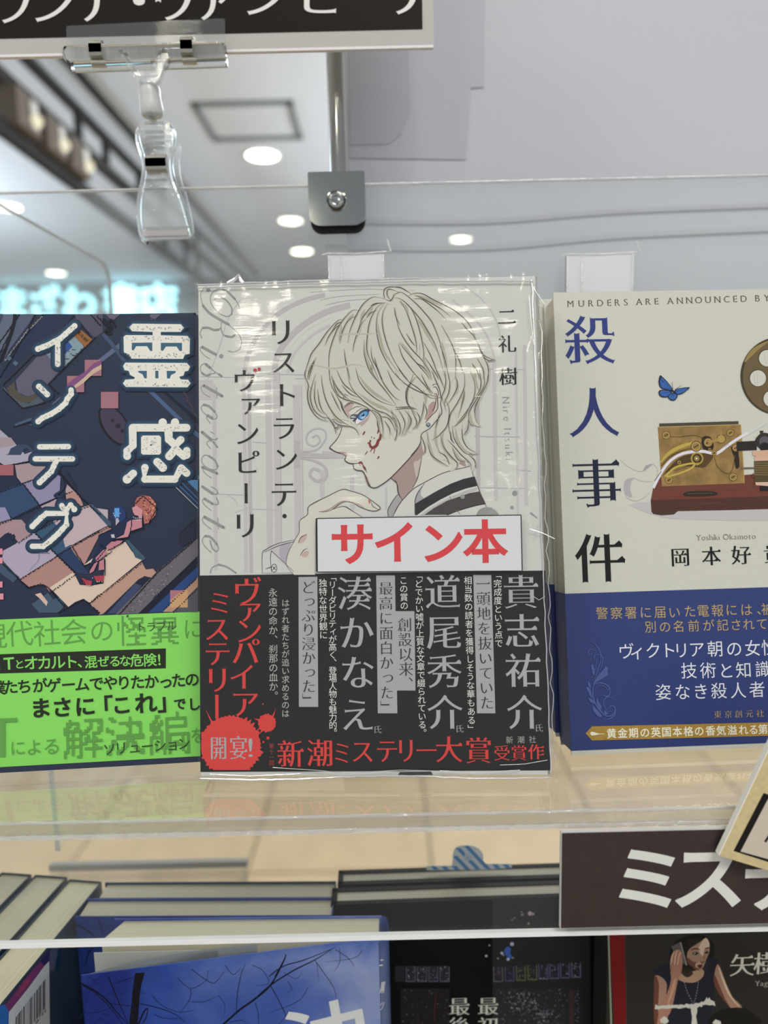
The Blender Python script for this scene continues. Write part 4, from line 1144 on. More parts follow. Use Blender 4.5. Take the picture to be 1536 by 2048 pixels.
A.lines(([(480, 1040), (400, 935), (415, 810), (490, 660), (540, 570), (545, 450), (630, 380), (650, 285), (850, 180), (1010, 105), (1100, 120), (1240, 165), (1350, 240), (1430, 305), (1380, 338), (1300, 330), (1200, 290), (1130, 252), (1020, 240), (900, 325), (820, 350), (755, 348)],
         [(890, 328), (1030, 290), (1130, 345), (1230, 405)], [(1330, 245), (1350, 290), (1410, 325)], [(530, 690), (560, 630), (625, 595)], [(548, 830), (590, 770), (635, 752)], [(490, 655), (300, 700), (180, 760), (135, 810), (135, 1020)], [(490, 675), (320, 720), (160, 790)], [(235, 1010), (225, 860), (235, 785), (260, 800), (480, 1005)]), 1.5, LN, taper=(.5, .5))
A.disc(265, 968, 34, '4a4644', ry=48); A.disc(265, 968, 26, 'c8c8c4', ry=40); A.line([(250, 950), (280, 985)], 1.5, LN, sm=0, taper=(1, 1)); A.line([(280, 950), (250, 985)], 1.5, LN, sm=0, taper=(1, 1)); A.line([(170, 975), (235, 955)], 2, '242021', sm=0, taper=(.5, 1))
A.line([(1300, 215), (1312, 240), (1305, 262)], 3, 'c0503e', taper=(.5, .3)); A.line([(1318, 225), (1330, 245)], 2, 'c0503e', taper=(.5, .3))
A.X = None
# eye
A.zoom(600, 740, 7.68)
A.poly([(660, 580), (780, 500), (830, 520), (760, 640), (790, 740), (740, 750), (680, 640)], 'b8a39e', 2)
A.poly([(750, 640), (860, 570), (1000, 590), (880, 680), (790, 700)], 'd3d0c6', 2)
A.poly([(850, 850), (950, 790), (1040, 720), (1080, 640), (1050, 760), (940, 865), (930, 830)], 'b3a09a', 2)
A.poly([(840, 800), (880, 700), (1000, 610), (1050, 640), (1010, 740), (920, 800), (870, 830)], 'e0e2e2', 2)
A.poly([(885, 735), (920, 640), (1010, 605), (1062, 650), (1020, 720), (950, 775), (905, 760)], '27588c', 2)
A.poly([(905, 725), (930, 660), (1000, 630), (1040, 660), (1005, 715), (950, 755)], '5f9fcb', 2)
A.poly([(930, 740), (960, 720), (1010, 700), (1000, 725), (960, 755)], 'a7c9dc', 2)
A.disc(968, 690, 24, '1c2b40'); A.disc(958, 678, 8, 'd8e6ee')
A.poly([(780, 800), (850, 740), (900, 665), (1000, 600), (1075, 610), (1060, 640), (990, 635), (910, 690), (870, 760), (820, 800)], '3a3d4c', 2)
for p in ([(850, 740), (770, 745), (730, 790)], [(870, 710), (790, 700)], [(880, 690), (800, 690), (770, 740)], [(830, 770), (780, 815)], [(850, 780), (850, 830)]): A.line(p, 2.2, '3c4460', taper=(1, .2))
A.lines(([(660, 580), (740, 510), (800, 500)], [(670, 590), (770, 515), (830, 515)], [(750, 635), (860, 565), (960, 575)], [(750, 640), (740, 610)], [(820, 680), (930, 600), (1010, 590)]), 1.3, LN, taper=(.3, .3))
# mouth, nose, blood
A.poly([(560, 1262), (650, 1255), (700, 1265), (718, 1300), (708, 1350), (690, 1320), (640, 1280)], 'b3958e', 2)
A.line([(650, 860), (620, 960), (560, 1070), (460, 1185), (470, 1210), (560, 1260), (660, 1290), (705, 1330), (688, 1380), (740, 1425), (820, 1440)], 1.8, LN, taper=(.6, 1))
A.line([(820, 1440), (900, 1430)], 1.5, LN, sm=0, taper=(1, .5))
BL = '7c3330'
for p, w in (([(995, 940), (985, 965), (960, 1000)], 3), ([(1210, 910), (1190, 975)], 4.5), ([(1240, 980), (1230, 1050), (1200, 1090), (1180, 1150), (1130, 1190), (1090, 1180), (1070, 1130), (1085, 1075)], 6), ([(1040, 1115), (1090, 1150)], 4), ([(1105, 1210), (1080, 1255)], 3), ([(1150, 1215), (1130, 1285)], 2.5), ([(1035, 1250), (1000, 1300)], 3), ([(1215, 1325), (1190, 1365)], 4.5), ([(1100, 1020), (1095, 1045)], 2), ([(900, 1430), (940, 1420), (965, 1465)], 4), ([(960, 1450), (985, 1500), (1005, 1540)], 3.5), ([(915, 1440), (930, 1470)], 2)):
    A.line(p, w, BL, taper=(.7, .5))
A.disc(1140, 1045, 9, '3c2b28')
A.X = None; A.zoom(640, 860, 7.68)
A.line([(690, 570), (720, 660)], 2.2, BL, sm=0, taper=(1, .2))
A.line([(700, 700), (730, 790), (760, 850)], 5, 'a07f79', taper=(.5, 1))
A.line([(510, 520), (520, 585), (570, 618), (650, 630), (690, 690), (730, 800), (760, 862), (850, 887), (960, 830), (1085, 735), (1200, 620), (1350, 460), (1480, 310), (1530, 220)], 1.9, LN, taper=(.8, .9))
A.line([(730, 800), (770, 865)], 3.5, '4a2f2d', sm=0, taper=(.3, .6))
A.X = None
# ear
A.zoom(790, 740, 7.68)
A.poly([(560, 240), (620, 215), (660, 240), (700, 400), (720, 640), (690, 710), (560, 870), (500, 920), (430, 960), (400, 1000), (380, 900), (440, 700), (480, 500)], SK_)
A.poly([(480, 700), (520, 540), (600, 480), (640, 560), (560, 690), (480, 780)], 'ad8d88', 2); A.poly([(600, 380), (640, 370), (655, 480), (600, 640), (620, 480)], 'c3aca4', 2)
A.X = None
# hair masses
HR_ = 'c6c5bb'
K6 = [(220, 965), (185, 912), (130, 898), (75, 850), (45, 760), (30, 650), (50, 570), (95, 480), (150, 390), (230, 312), (262, 303), (300, 260), (350, 243), (372, 235), (400, 190), (470, 166), (520, 175), (515, 140), (545, 108), (620, 105), (690, 128), (730, 140), (800, 165), (880, 200), (960, 255), (1040, 340), (1085, 430), (1115, 500), (1160, 540), (1212, 549), (1150, 556), (1160, 620), (1140, 700), (1090, 790), (1065, 830), (1080, 910), (1112, 963), (1060, 945), (1045, 900), (1020, 960), (1010, 1000), (1040, 1080), (1097, 1130), (1040, 1128), (1078, 1165), (1075, 1200), (1058, 1240), (1035, 1180), (990, 1170), (955, 1225), (920, 1235), (935, 1195), (880, 1165), (905, 1205), (850, 1180), (800, 1110), (772, 1050), (762, 1125), (745, 1060), (748, 1005), (800, 950), (850, 880), (868, 820), (850, 760), (820, 700), (790, 760), (790, 850), (760, 880), (720, 975), (715, 930), (680, 1005), (672, 990), (640, 1020), (625, 975), (600, 1015), (598, 990), (584, 1050), (560, 1000), (548, 1040), (520, 900), (500, 860), (470, 820), (480, 880), (518, 1000), (515, 1045), (500, 1000), (480, 900), (440, 850), (380, 805), (320, 790), (275, 760), (262, 800), (275, 860), (300, 905), (345, 950), (362, 1015), (330, 955), (290, 925), (200, 915)]
A.zoom(600, 540, 3.072); A.poly(K6, HR_, 2); A.X = None
HS = {
 (600, 560): ([(80, 1500), (85, 1400), (130, 1250), (180, 1120), (290, 980), (420, 790), (560, 640), (620, 608), (660, 612)], [(380, 1010), (450, 850), (560, 720), (620, 690)], [(455, 1536), (440, 1300), (450, 1120), (490, 960), (560, 780), (640, 640), (760, 500), (830, 460), (910, 470)], [(610, 980), (640, 830), (700, 680), (780, 590), (870, 550)],
              [(735, 970), (760, 800), (810, 660), (870, 530), (960, 380), (1060, 290), (1150, 258), (1300, 290)], [(810, 1110), (830, 970), (900, 760), (950, 660), (1020, 590)], [(905, 720), (950, 600), (1010, 510), (1120, 390), (1250, 350)], [(1020, 585), (1080, 510), (1180, 460)], [(1170, 1536), (1060, 1380), (990, 1150), (985, 1000)], [(1210, 1536), (1110, 1300), (1035, 1120), (1025, 950), (1060, 680), (1120, 520), (1200, 400), (1320, 340)], [(1260, 1536), (1180, 1350), (1100, 1180), (1090, 1000)],
              [(1536, 1536), (1400, 1370), (1250, 1100), (1190, 880), (1170, 700), (1200, 500), (1300, 350)], [(1536, 1400), (1400, 1150), (1300, 870), (1260, 640), (1280, 480), (1350, 350)], [(770, 1536), (700, 1250), (675, 1050)], [(1300, 280), (1285, 200), (1310, 130), (1400, 105), (1500, 115), (1620, 145)], [(1400, 320), (1340, 240), (1345, 150), (1420, 150), (1500, 180)], [(1300, 290), (1380, 320), (1420, 280), (1450, 220), (1530, 190)], [(110, 1530), (150, 1380), (250, 1180)], [(130, 1536), (180, 1350), (230, 1220)], [(1450, 420), (1470, 560), (1536, 700)], [(850, 1340), (900, 1500)], [(480, 1536), (500, 1440)], [(1080, 400), (1160, 360), (1300, 350)], [(1140, 1180), (1200, 1400), (1270, 1536)], [(640, 640), (560, 680), (480, 800)]),
 (790, 560): ([(0, 105), (80, 115), (180, 170), (250, 215)], [(210, 245), (260, 215), (350, 200), (440, 220), (600, 310), (760, 385), (900, 460), (1060, 590), (1150, 700), (1210, 830), (1240, 950)], [(300, 240), (400, 270), (600, 380), (740, 470), (860, 570)], [(290, 290), (400, 290), (520, 370), (680, 500), (790, 620)], [(0, 215), (80, 185), (180, 240), (330, 370), (450, 500), (560, 640), (640, 820), (700, 1000), (760, 1300), (780, 1536)], [(0, 270), (100, 300), (230, 420), (400, 620), (540, 850), (620, 1010), (700, 1250), (760, 1500)],
              [(80, 310), (180, 500), (250, 700), (310, 900), (330, 1050), (325, 1140)], [(120, 310), (240, 430), (330, 620), (390, 830), (430, 1030), (440, 1170), (425, 1260)], [(10, 540), (50, 720), (130, 890), (250, 1060), (420, 1240), (530, 1400), (560, 1536)], [(170, 820), (260, 960), (310, 1010)], [(60, 960), (200, 1130), (370, 1320), (480, 1450), (530, 1536)], [(50, 980), (120, 1190), (280, 1420), (400, 1536)], [(460, 1190), (560, 1340), (640, 1470), (670, 1536)], [(440, 960), (540, 1150), (620, 1350), (660, 1500)],
              [(710, 690), (820, 890), (900, 1060), (930, 1200), (930, 1380), (920, 1536)], [(900, 1060), (990, 1250), (1040, 1440)], [(1010, 640), (1100, 750), (1200, 850), (1235, 930)], [(1270, 960), (1320, 1100), (1400, 1180), (1536, 1225)], [(1300, 1050), (1360, 1180), (1440, 1235), (1536, 1225)], [(1360, 1190), (1420, 1310), (1435, 1420), (1410, 1536)], [(1260, 1200), (1340, 1350), (1365, 1450), (1350, 1536)], [(1150, 1400), (1200, 1536)], [(1180, 1280), (1260, 1400), (1300, 1536)], [(0, 1270), (120, 1450), (200, 1536)], [(0, 1400), (80, 1536)], [(690, 1000), (760, 1200), (830, 1536)], [(380, 980), (380, 1200)], [(320, 1270), (420, 1330), (500, 1420)]),
 (600, 740): ([(75, 0), (75, 100), (125, 230), (115, 400), (150, 560), (230, 690), (330, 760), (430, 780)], [(240, 60), (180, 250), (155, 400), (190, 560), (260, 660), (400, 760)], [(235, 170), (220, 350), (230, 480), (290, 620), (400, 690)], [(330, 80), (340, 230), (400, 470), (520, 680), (660, 800), (740, 840)], [(270, 290), (290, 480), (340, 620), (410, 690)], [(400, 690), (480, 790), (530, 880), (550, 980)], [(480, 750), (560, 820), (650, 855), (780, 870), (860, 920), (905, 1000)], [(520, 880), (560, 890), (600, 840)], [(550, 890), (640, 870)],
              [(450, 0), (460, 150), (500, 280), (580, 390), (690, 450), (830, 490), (980, 550), (1120, 650), (1190, 770), (1215, 900)], [(480, 90), (560, 260), (660, 380), (750, 450)], [(500, 150), (540, 300), (600, 390)], [(550, 380), (620, 500), (650, 600), (740, 750)], [(720, 0), (760, 200), (840, 340), (960, 460), (1090, 560), (1180, 620), (1340, 680), (1450, 800), (1500, 900), (1450, 1090)], [(860, 0), (900, 150), (1000, 300), (1150, 430), (1300, 510), (1460, 550)], [(1080, 0), (1200, 180), (1330, 340), (1480, 550)],
              [(1190, 0), (1280, 200), (1430, 400), (1536, 470)], [(1340, 0), (1440, 220), (1536, 320)], [(560, 0), (660, 200), (780, 310), (880, 390)], [(1100, 610), (1180, 650), (1240, 720), (1270, 900), (1270, 1050)], [(1240, 710), (1350, 740), (1420, 830), (1470, 960)], [(1300, 780), (1370, 900), (1380, 1000)], [(1480, 560), (1536, 680)], [(125, 230), (200, 320)], [(620, 470), (680, 640), (760, 740)], [(640, 230), (760, 360), (900, 420)], [(470, 330), (560, 520), (620, 640)], [(1180, 770), (1200, 880), (1230, 980)]),
 (790, 740): ([(0, 50), (140, 200), (340, 320), (520, 380), (720, 425)], [(60, 0), (200, 170), (340, 270), (460, 370), (560, 430), (720, 425)], [(0, 575), (120, 570), (240, 570), (350, 610)], [(0, 610), (150, 590), (330, 600)], [(280, 60), (240, 180), (180, 290), (165, 400), (190, 520), (260, 620), (330, 700)], [(320, 100), (210, 260), (180, 400), (200, 520), (310, 650)], [(0, 700), (60, 810), (80, 920), (60, 1010)], [(60, 620), (130, 750), (150, 850), (95, 1020)], [(150, 620), (240, 740), (230, 850), (130, 1010)], [(250, 620), (320, 760), (330, 840), (270, 915)], [(330, 640), (380, 760), (320, 910)], [(440, 480), (430, 620), (380, 800)], [(450, 520), (490, 650), (450, 760)], [(0, 1080), (30, 960), (0, 850)],
              [(560, 0), (620, 150), (680, 300), (700, 420)], [(640, 0), (700, 150), (760, 300)], [(750, 0), (780, 150), (760, 300), (720, 420), (760, 560)], [(800, 0), (840, 200), (820, 360), (760, 500), (780, 640)], [(930, 100), (960, 250), (880, 420), (780, 560)], [(560, 1080), (680, 1000), (790, 870), (830, 700), (820, 560), (760, 440)], [(900, 880), (1010, 750), (1150, 560), (1220, 380), (1220, 200), (1160, 0)], [(920, 870), (1060, 730), (1130, 600)], [(1060, 0), (1070, 200), (1040, 330), (960, 500), (850, 680), (820, 830), (850, 1000), (900, 1130)], [(1060, 300), (1050, 450), (960, 740)], [(1290, 0), (1320, 200), (1280, 350), (1130, 560)], [(1350, 0), (1370, 220), (1270, 420), (1150, 620), (1130, 760), (1190, 870)], [(1435, 0), (1420, 180), (1300, 420), (1230, 600), (1240, 760), (1310, 870)],
              [(1140, 780), (1110, 920), (1040, 1010)], [(1030, 900), (1040, 1060), (1120, 1200), (1280, 1285)], [(1030, 850), (1020, 1000)], [(880, 850), (900, 1030), (1000, 1200), (1110, 1290), (1270, 1285)], [(850, 940), (860, 1060), (910, 1130)], [(800, 1070), (900, 1170), (1010, 1300), (1150, 1430), (1170, 1530)], [(1130, 1300), (1220, 1390), (1240, 1500)], [(400, 1010), (460, 1180), (460, 1270)], [(510, 1150), (560, 1300), (680, 1400), (820, 1480)], [(660, 1250), (780, 1330), (830, 1450)], [(700, 1000), (750, 1180), (870, 1340), (950, 1420), (950, 1490), (900, 1530)], [(750, 1270), (830, 1420)], [(880, 1200), (960, 1370), (1080, 1410)], [(400, 60), (500, 260), (590, 370)], [(330, 100), (460, 240), (560, 380)], [(480, 300), (540, 260)], [(620, 900), (660, 760), (690, 640)], [(640, 1040), (760, 900)], [(480, 940), (520, 1100)]),
}
SHD = {(600, 560): ([(1190, 640), (1230, 900), (1300, 1120), (1536, 1450)], [(985, 900), (1000, 1150), (1080, 1350), (1150, 1500)], [(640, 700), (620, 840), (600, 950)], [(960, 600), (900, 800), (840, 960)], [(830, 520), (760, 600), (680, 720)], [(1340, 370), (1420, 380)], [(1000, 450), (950, 560), (930, 660)], [(120, 1500), (160, 1350), (220, 1230)], [(1120, 1250), (1100, 1400), (1180, 1536)], [(1120, 400), (1080, 470), (1000, 560)]),
       (790, 560): ([(60, 330), (170, 430), (210, 600)], [(300, 560), (420, 700), (520, 880), (640, 1100)], [(720, 950), (760, 1150), (820, 1450)], [(450, 1050), (450, 1250), (520, 1450), (560, 1536)], [(1190, 1280), (1230, 1400), (1240, 1536)], [(300, 240), (430, 270), (560, 330), (730, 400)], [(940, 1420), (940, 1536)], [(100, 960), (180, 1080), (300, 1230)], [(560, 1380), (600, 1536)], [(420, 1340), (520, 1450)]),
       (600, 740): ([(900, 80), (1050, 280), (1250, 430), (1420, 520)], [(500, 130), (560, 280), (700, 430)], [(120, 60), (150, 160)], [(880, 340), (1100, 500), (1320, 600), (1500, 720)], [(1150, 640), (1210, 760), (1220, 850)], [(480, 640), (580, 760), (700, 820)], [(1400, 600), (1450, 760), (1490, 900)], [(220, 560), (330, 680)], [(1300, 680), (1460, 780), (1490, 960)], [(1200, 200), (1400, 440)]),
       (790, 740): ([(820, 250), (960, 60)], [(940, 120), (950, 320), (850, 470)], [(1060, 300), (1040, 480), (1010, 620)], [(1200, 50), (1240, 200), (1290, 330)], [(600, 20), (620, 180)], [(640, 780), (620, 1000), (640, 1150), (700, 1300)], [(760, 900), (720, 1080), (780, 1250), (900, 1400)], [(900, 600), (960, 800)], [(1150, 650), (1170, 800), (1230, 850)], [(930, 880), (960, 1080), (1060, 1230), (1200, 1290)], [(500, 940), (520, 1140), (600, 1350), (760, 1450)], [(870, 1170), (980, 1360), (1080, 1400)], [(430, 1050), (460, 1200)], [(200, 620), (220, 800), (150, 960)], [(100, 640), (120, 820)], [(290, 620), (300, 780)], [(0, 440), (100, 560)], [(430, 300), (470, 420), (470, 560)], [(250, 400), (330, 560)], [(1020, 780), (1060, 900)])}
for z_, lst in SHD.items():
    A.zoom(z_[0], z_[1], 7.68); A.lines(lst, 6.5, 'aaa492', taper=(.1, .1))
for z_, lst in HS.items():
    A.zoom(z_[0], z_[1], 7.68); A.lines([[(x + 12, y + 6) for x, y in l] for l in lst], 3.2, 'b0ac9d', taper=(.1, .1))
for z_, lst in HS.items():
    A.zoom(z_[0], z_[1], 7.68); A.lines(lst, 1.75, '453f3a', taper=(.3, .15))
A.zoom(600, 560, 7.68); A.line([(180, 1300), (330, 1330), (500, 1360), (700, 1330), (800, 1300), (920, 1310), (1000, 1340)], 4, 'b9b3a2', taper=(.2, .2)); A.line([(540, 850), (760, 830), (1000, 830), (1200, 820)], 4, 'bab4a6', taper=(.2, .2))
A.X = None; A.zoom(790, 740, 7.68)
A.lines(([(575, 240), (620, 215), (660, 240), (690, 330), (710, 440), (700, 520), (720, 640), (690, 710), (560, 870), (500, 920), (430, 960), (400, 1010), (395, 1100), (350, 1190), (250, 1310)], [(580, 270), (620, 260), (660, 320), (670, 400)], [(600, 370), (640, 370), (655, 470), (650, 600), (560, 700), (465, 810)], [(570, 640), (610, 560), (630, 440)]), 1.7, LN, taper=(.5, .7))
A.disc(510, 843, 34, '3d4352'); A.disc(512, 840, 22, '7b8698'); A.disc(505, 830, 8, 'd4dae0')
A.X = None
A.done('cover_illustration', main)

A = Art(SM, off=0.00012); A.rough = 0.5; INK = '1d1a1a'
for ch, x, y, s_, r in (('リ', 561.7, 664, 60, 0), ('ス', 567, 724, 54, 0), ('ト', 570, 790, 56, 0), ('ラ', 567.7, 856, 54, 0), ('ン', 571, 918.5, 54, 0), ('テ', 567.7, 988, 58, 0), ('ウ', 489, 762, 52, 0), ('ァ', 501, 806, 52, 0), ('ン', 493.5, 867, 54, 0), ('リ', 490.5, 1051, 58, 0)):
    A.char(ch, x, y, s_, INK, 'mincho_bold', rot=r)
A.char('ー', 491.5, 986.6, 48, INK, 'mincho_bold', vert=True)
A.char('ピ', 494.5, 925, 54, INK, 'mincho_bold')
A.disc(569, 1032, 4.2, INK); A.disc(510, 740.7, 3.8, 'b5343c'); A.disc(518.3, 738.3, 3.4, 'b5343c')
A.done('title_lettering', main)
A = Art(SM, off=0.00012)
for ch, x, y in (('二', 1013.5, 634), ('礼', 1014.5, 688), ('樹', 1016.7, 753)): A.char(ch, x, y, 38, INK, 'mincho_bold')
A.text('Nire Itsuki', (1012, 800), (1019, 918), 21, '949690', 'mincho_light', rot=-90, prop=True, sx=0.95)
A.done('author_lettering', main)

# band print
A = Art(SMb); A.rough = 0.4; GR, WT, RD, DK = 'a6a8a8', 'dedcd8', 'd23a35', '2b2928'
for q in ([(946.5, 1150), (982.5, 1150), (990.7, 1426.6), (954, 1426.6)], [(791, 1222.3), (828.9, 1222.3), (831, 1381), (793.3, 1381)], [(752.3, 1150.7), (789.8, 1150.7), (794.7, 1426.6), (755.6, 1426.6)], [(597, 1154), (634.7, 1153.5), (636.4, 1413.8), (597.8, 1413.8)]): A.poly(q, 'a3a5a6')
for st, pts, s_ in (('貴志祐介', ((1042, 1184), (1044, 1262), (1046, 1341), (1049, 1424.7)), 73), ('道尾秀介', ((885, 1184), (888, 1264.7), (889, 1342.7), (890, 1424.7)), 73), ('湊かなえ', ((710, 1187), (712.7, 1266), (715.4, 1345), (714, 1430)), 73)):
    for ch, (x, y) in zip(st, pts): A.char(ch, x, y, s_, GR, 'mincho_bold')
for x, y in ((1077.7, 1456), (919, 1457.5), (755, 1459)): A.char('氏', x, y, 17, GR, 'mincho')
for st, p0, p1, s_, c in (('「完成度という点で', (994.8, 1150), (997.6, 1286.6), 17, WT), ('相当数の読者を獲得しそうな華もある」', (936, 1161), (943.5, 1458), 17, WT), ('「どでかい嘘が上質な文章で綴られている。', (837, 1151), (845, 1466), 17, WT), ('この賞の', (807, 1160.8), (808.4, 1211.4), 17, WT), ('「リーダビリティが高く、登場人物も魅力的。', (664.8, 1154), (666, 1466), 17, WT), ('独特な世界観に', (645.7, 1166), (647, 1270), 17.5, WT),
                          ('一頭地を抜いていた', (965.6, 1167.7), (973.8, 1405.6), 29, DK), ('創設以来、', (809.7, 1249.7), (812.5, 1368), 30, DK), ('最高に面白かった」', (771.4, 1177), (774, 1415), 29, DK), ('どっぷり浸かった」', (616.4, 1174.5), (617.5, 1401), 29, DK), ('はずれ者たちが追い求めるのは', (571, 1206), (571, 1427), 16.5, 'b4b4b0'), ('永遠の命か、刹那の血か。', (545.9, 1185.4), (547, 1392), 19, 'b4b4b0')):
    A.text(st, p0, p1, s_, c, 'mincho' if s_ > 20 else 'gothic', vert=True)
for ch, x, y, s_ in (('ヴ', 495, 1183, 62), ('ァ', 500, 1217, 58), ('ン', 497, 1262, 58), ('パ', 491, 1304, 60), ('イ', 485, 1354, 58), ('ア', 490, 1408, 60), ('ミ', 440, 1206, 52), ('ス', 434, 1258, 56), ('テ', 435, 1307, 56), ('リ', 435, 1360, 58)): A.char(ch, x, y, s_, RD, 'mincho_bold')
A.char('ー', 433, 1413, 56, RD, 'mincho_bold', vert=True)
r2 = random.Random(3); n = 90; pts = []
for k in range(n):
    a = 2 * math.pi * k / n; r = 58 + (r2.uniform(0, 6) if k % 2 else 0) + (5 if r2.random() < .12 else 0)
    x, y = 461 + r * 1.02 * math.cos(a), 1491 + r * math.sin(a)
    pts.append((max(402.5, x), min(1540, y)))
A.poly(pts, RD)
pts = [(534 + (17 + (r2.uniform(0, 4) if k % 2 else 0)) * math.cos(2 * math.pi * k / 40), 1446 + (17 + (r2.uniform(0, 4) if k % 2 else 0)) * math.sin(2 * math.pi * k / 40)) for k in range(40)]; A.poly(pts, RD)
for a, b in (((545, 1435), (551, 1419)), ((425, 1447), (412, 1420)), ((522, 1455), (512, 1462)), ((518, 1440), (508, 1437)), ((525, 1460), (519, 1468))): A.line([a, b], 4, RD, sm=0, taper=(1, .1))
A.disc(536, 1476, 3, RD); A.disc(527, 1484, 2, RD); A.disc(526, 1408, 1.5, RD)
A.char('開', 437, 1496, 50, 'a8a4a4', 'mincho_bold', sx=.72); A.char('宴', 477, 1496, 50, 'a8a4a4', 'mincho_bold', sx=.75); A.char('!', 501, 1495, 54, 'a8a4a4', 'mincho_bold')
A.text('第十一回', (543, 1492), (543, 1526), 11, '9c3a34', 'gothic', vert=True)
for ch, x, y, s_, sx in (('新', 581, 1508, 58, .95), ('潮', 640, 1506, 58, .95), ('ミ', 684, 1506, 50, .8), ('ス', 725, 1503, 52, .95), ('テ', 774, 1502, 52, .9), ('リ', 812, 1501, 54, .85), ('ー', 853, 1501, 48, 1), ('大', 898, 1499, 56, 1), ('賞', 957, 1501, 56, 1), ('受', 1004, 1506, 33, 1), ('賞', 1038, 1506, 33, 1), ('作', 1072, 1504, 33, 1)): A.char(ch, x, y, s_, RD, 'mincho_bold', sx=sx)
A.text('新潮社', (1019, 1480), (1065, 1479), 15, 'a3a3a0', 'gothic')
A.done('band_lettering', bandM)

A = Art(SM, off=0.00012); A.poly([(795, 1551), (800, 1544), (862, 1543), (866, 1550)], '3a3838'); A.done('lower_print', main)

# red lettered label taped to the wrapping
SMs = Sheet(SM.L(0, 0, 0.0016), SM.U, SM.V)
q = [SMs.uv(*p) for p in ((634, 1143), (1044, 1141), (1042, 1031), (634, 1038))]
bm = bmesh.new(); bm_extrude(bm, [SMs.L(*a) for a in q], -SM.N * 0.00015)
stk = from_bm('signed_copy_label', bm, mat('cdd0d2', 0.4, bump=0.15, bscale=1500), main); stk['label'] = 'white label with large red katakana'
A = Art(SMs)
for a, b, w in (((633, 1037), (1042, 1030), 1.8), ((633, 1037), (634, 1143), 3.2), ((1042, 1030), (1044.5, 1142), 2), ((634, 1144), (1044, 1142), 1.4)): A.line([a, b], w, '1c1b1b', sm=0, taper=(1, 1))
for ch, x, y in (('サ', 705, 1088), ('イ', 790, 1085), ('ン', 884, 1086), ('本', 970.5, 1083)): A.char(ch, x, y, 90, 'cb4247', 'heavy')
A.done('label_lettering', stk)

# shrink wrap
M_FILM = clear_plastic('shrink_wrap_film', haze=0.006, rough=0.07, f0=0.024, f90=0.7, bump=0.5, bscale=(50, 120, 420), dist=0.00012, tint=(0.985, 0.985, 0.985))
vs, fs = [], []; nu, nv = 90, 130; fu0, fu1 = -0.0008, WM + 0.0006
for j in range(nv + 1):
    for i in range(nu + 1):
        s_, t_ = i / nu, j / nv
        u = fu0 + (fu1 - fu0) * s_; v = -0.0004 + (HM + 0.0014) * t_
        edge_ = math.exp(-(1 - s_) * 14) + math.exp(-(t_) * 22) + 0.6 * math.exp(-(1 - t_) * 30)
        w = 0.0011 + 0.0008 * edge_ * noise.noise(Vector((u * 160, v * 70, 3))) + 0.00012 * noise.noise(Vector((u * 40, v * 300, 0)))
        vs.append(SM.L(u, v, max(0.0008, w) + (0.0010 if 1100 < 0 else 0)))
for j in range(nv):
    for i in range(nu): a = j * (nu + 1) + i; fs.append((a, a + 1, a + nu + 2, a + nu + 1))
film = mesh('shrink_wrap', vs, fs, M_FILM, main, smooth=True)
M_FOLD = clear_plastic('film_fold', haze=0.5, rough=0.15, f0=0.3, f90=0.8, hazecol=(0.9, 0.9, 0.95))
bm = bmesh.new()   # gathered seams at the top, bottom and along the spine side
def seam(pts, r): bm_tube(bm, [SM.P(x, y, d) for x, y, d in pts], r, 6)
rr = random.Random(5)
top = [(396 + (1066 - 396) * k / 40, 571 - 14 * (k / 40) - 4 * math.sin(k / 40 * math.pi) + rr.uniform(-.8, .8), -0.002) for k in range(41)]
seam(top, 0.0006); seam([(x, y + 5, 0.001) for x, y, d in top], 0.00025)
bot = [(400 + 700 * k / 40, 1557 - 4 * (k / 40) + rr.uniform(-.8, .8) + 3 * math.sin(k / 40 * 9), 0.0005) for k in range(41)]
seam(bot, 0.00035)
seam([(1064 + 38 * k / 40 + rr.uniform(-1, 1), 560 + 985 * k / 40, 0.0006) for k in range(41)], 0.00022)
seam([(1078 + 28 * k / 40 + rr.uniform(-2.5, 2.5) + (3 if k % 3 else 0), 640 + 880 * k / 40, -0.004) for k in range(41)], 0.00018)
seam([(455, 567, -0.002), (468, 560, -0.002), (478, 551, -0.002), (481, 560, -0.002), (486, 566, -0.002)], 0.0007)
for p in ([(1066, 575), (1075, 588), (1084, 602), (1090, 610)], [(1060, 1058), (1085, 1066), (1110, 1078)], [(1072, 1075), (1078, 1050), (1086, 1040)], [(1058, 590), (1062, 640), (1068, 690)], [(1062, 1190), (1078, 1200), (1090, 1193)], [(700, 1546), (800, 1540), (905, 1543)], [(545, 1535), (640, 1541), (700, 1548)], [(420, 1548), (500, 1552), (600, 1547)], [(880, 1541), (960, 1545), (1040, 1540)], [(1000, 1530), (1050, 1528), (1095, 1520)]):
    seam([(x, y, 0.0016) for x, y in p], 0.00013)
from_bm('film_seams', bm, M_FOLD, main, smooth=True)
# ------------------------------------------------------------------ print on the left novel
A = Art(SL); A.rough = 0.45; NV = '262e44'; BK = '10131f'
def P_(z, k, pts, c, sm=0):
    A.zoom(z[0], z[1], k); A.poly(pts, c, sm); A.X = None
def jag(p, q, c, w=2.2, cell=1.9, dash=None):
    """pixel-stepped line of small squares"""
    n = max(2, int(math.hypot(q[0] - p[0], q[1] - p[1]) / cell)); A.up()
    V, T = [], []
    for k in range(n):
        if dash and (k % dash[0]) >= dash[1]: continue
        x = round((p[0] + (q[0] - p[0]) * k / n) / cell) * cell; y = round((p[1] + (q[1] - p[1]) * k / n) / cell) * cell; b = len(V)
        V += [(x, y), (x + w, y), (x + w, y + w), (x, y + w)]; T.append((b, b + 1, b + 2, b + 3))
    A._emit(V, T, c)
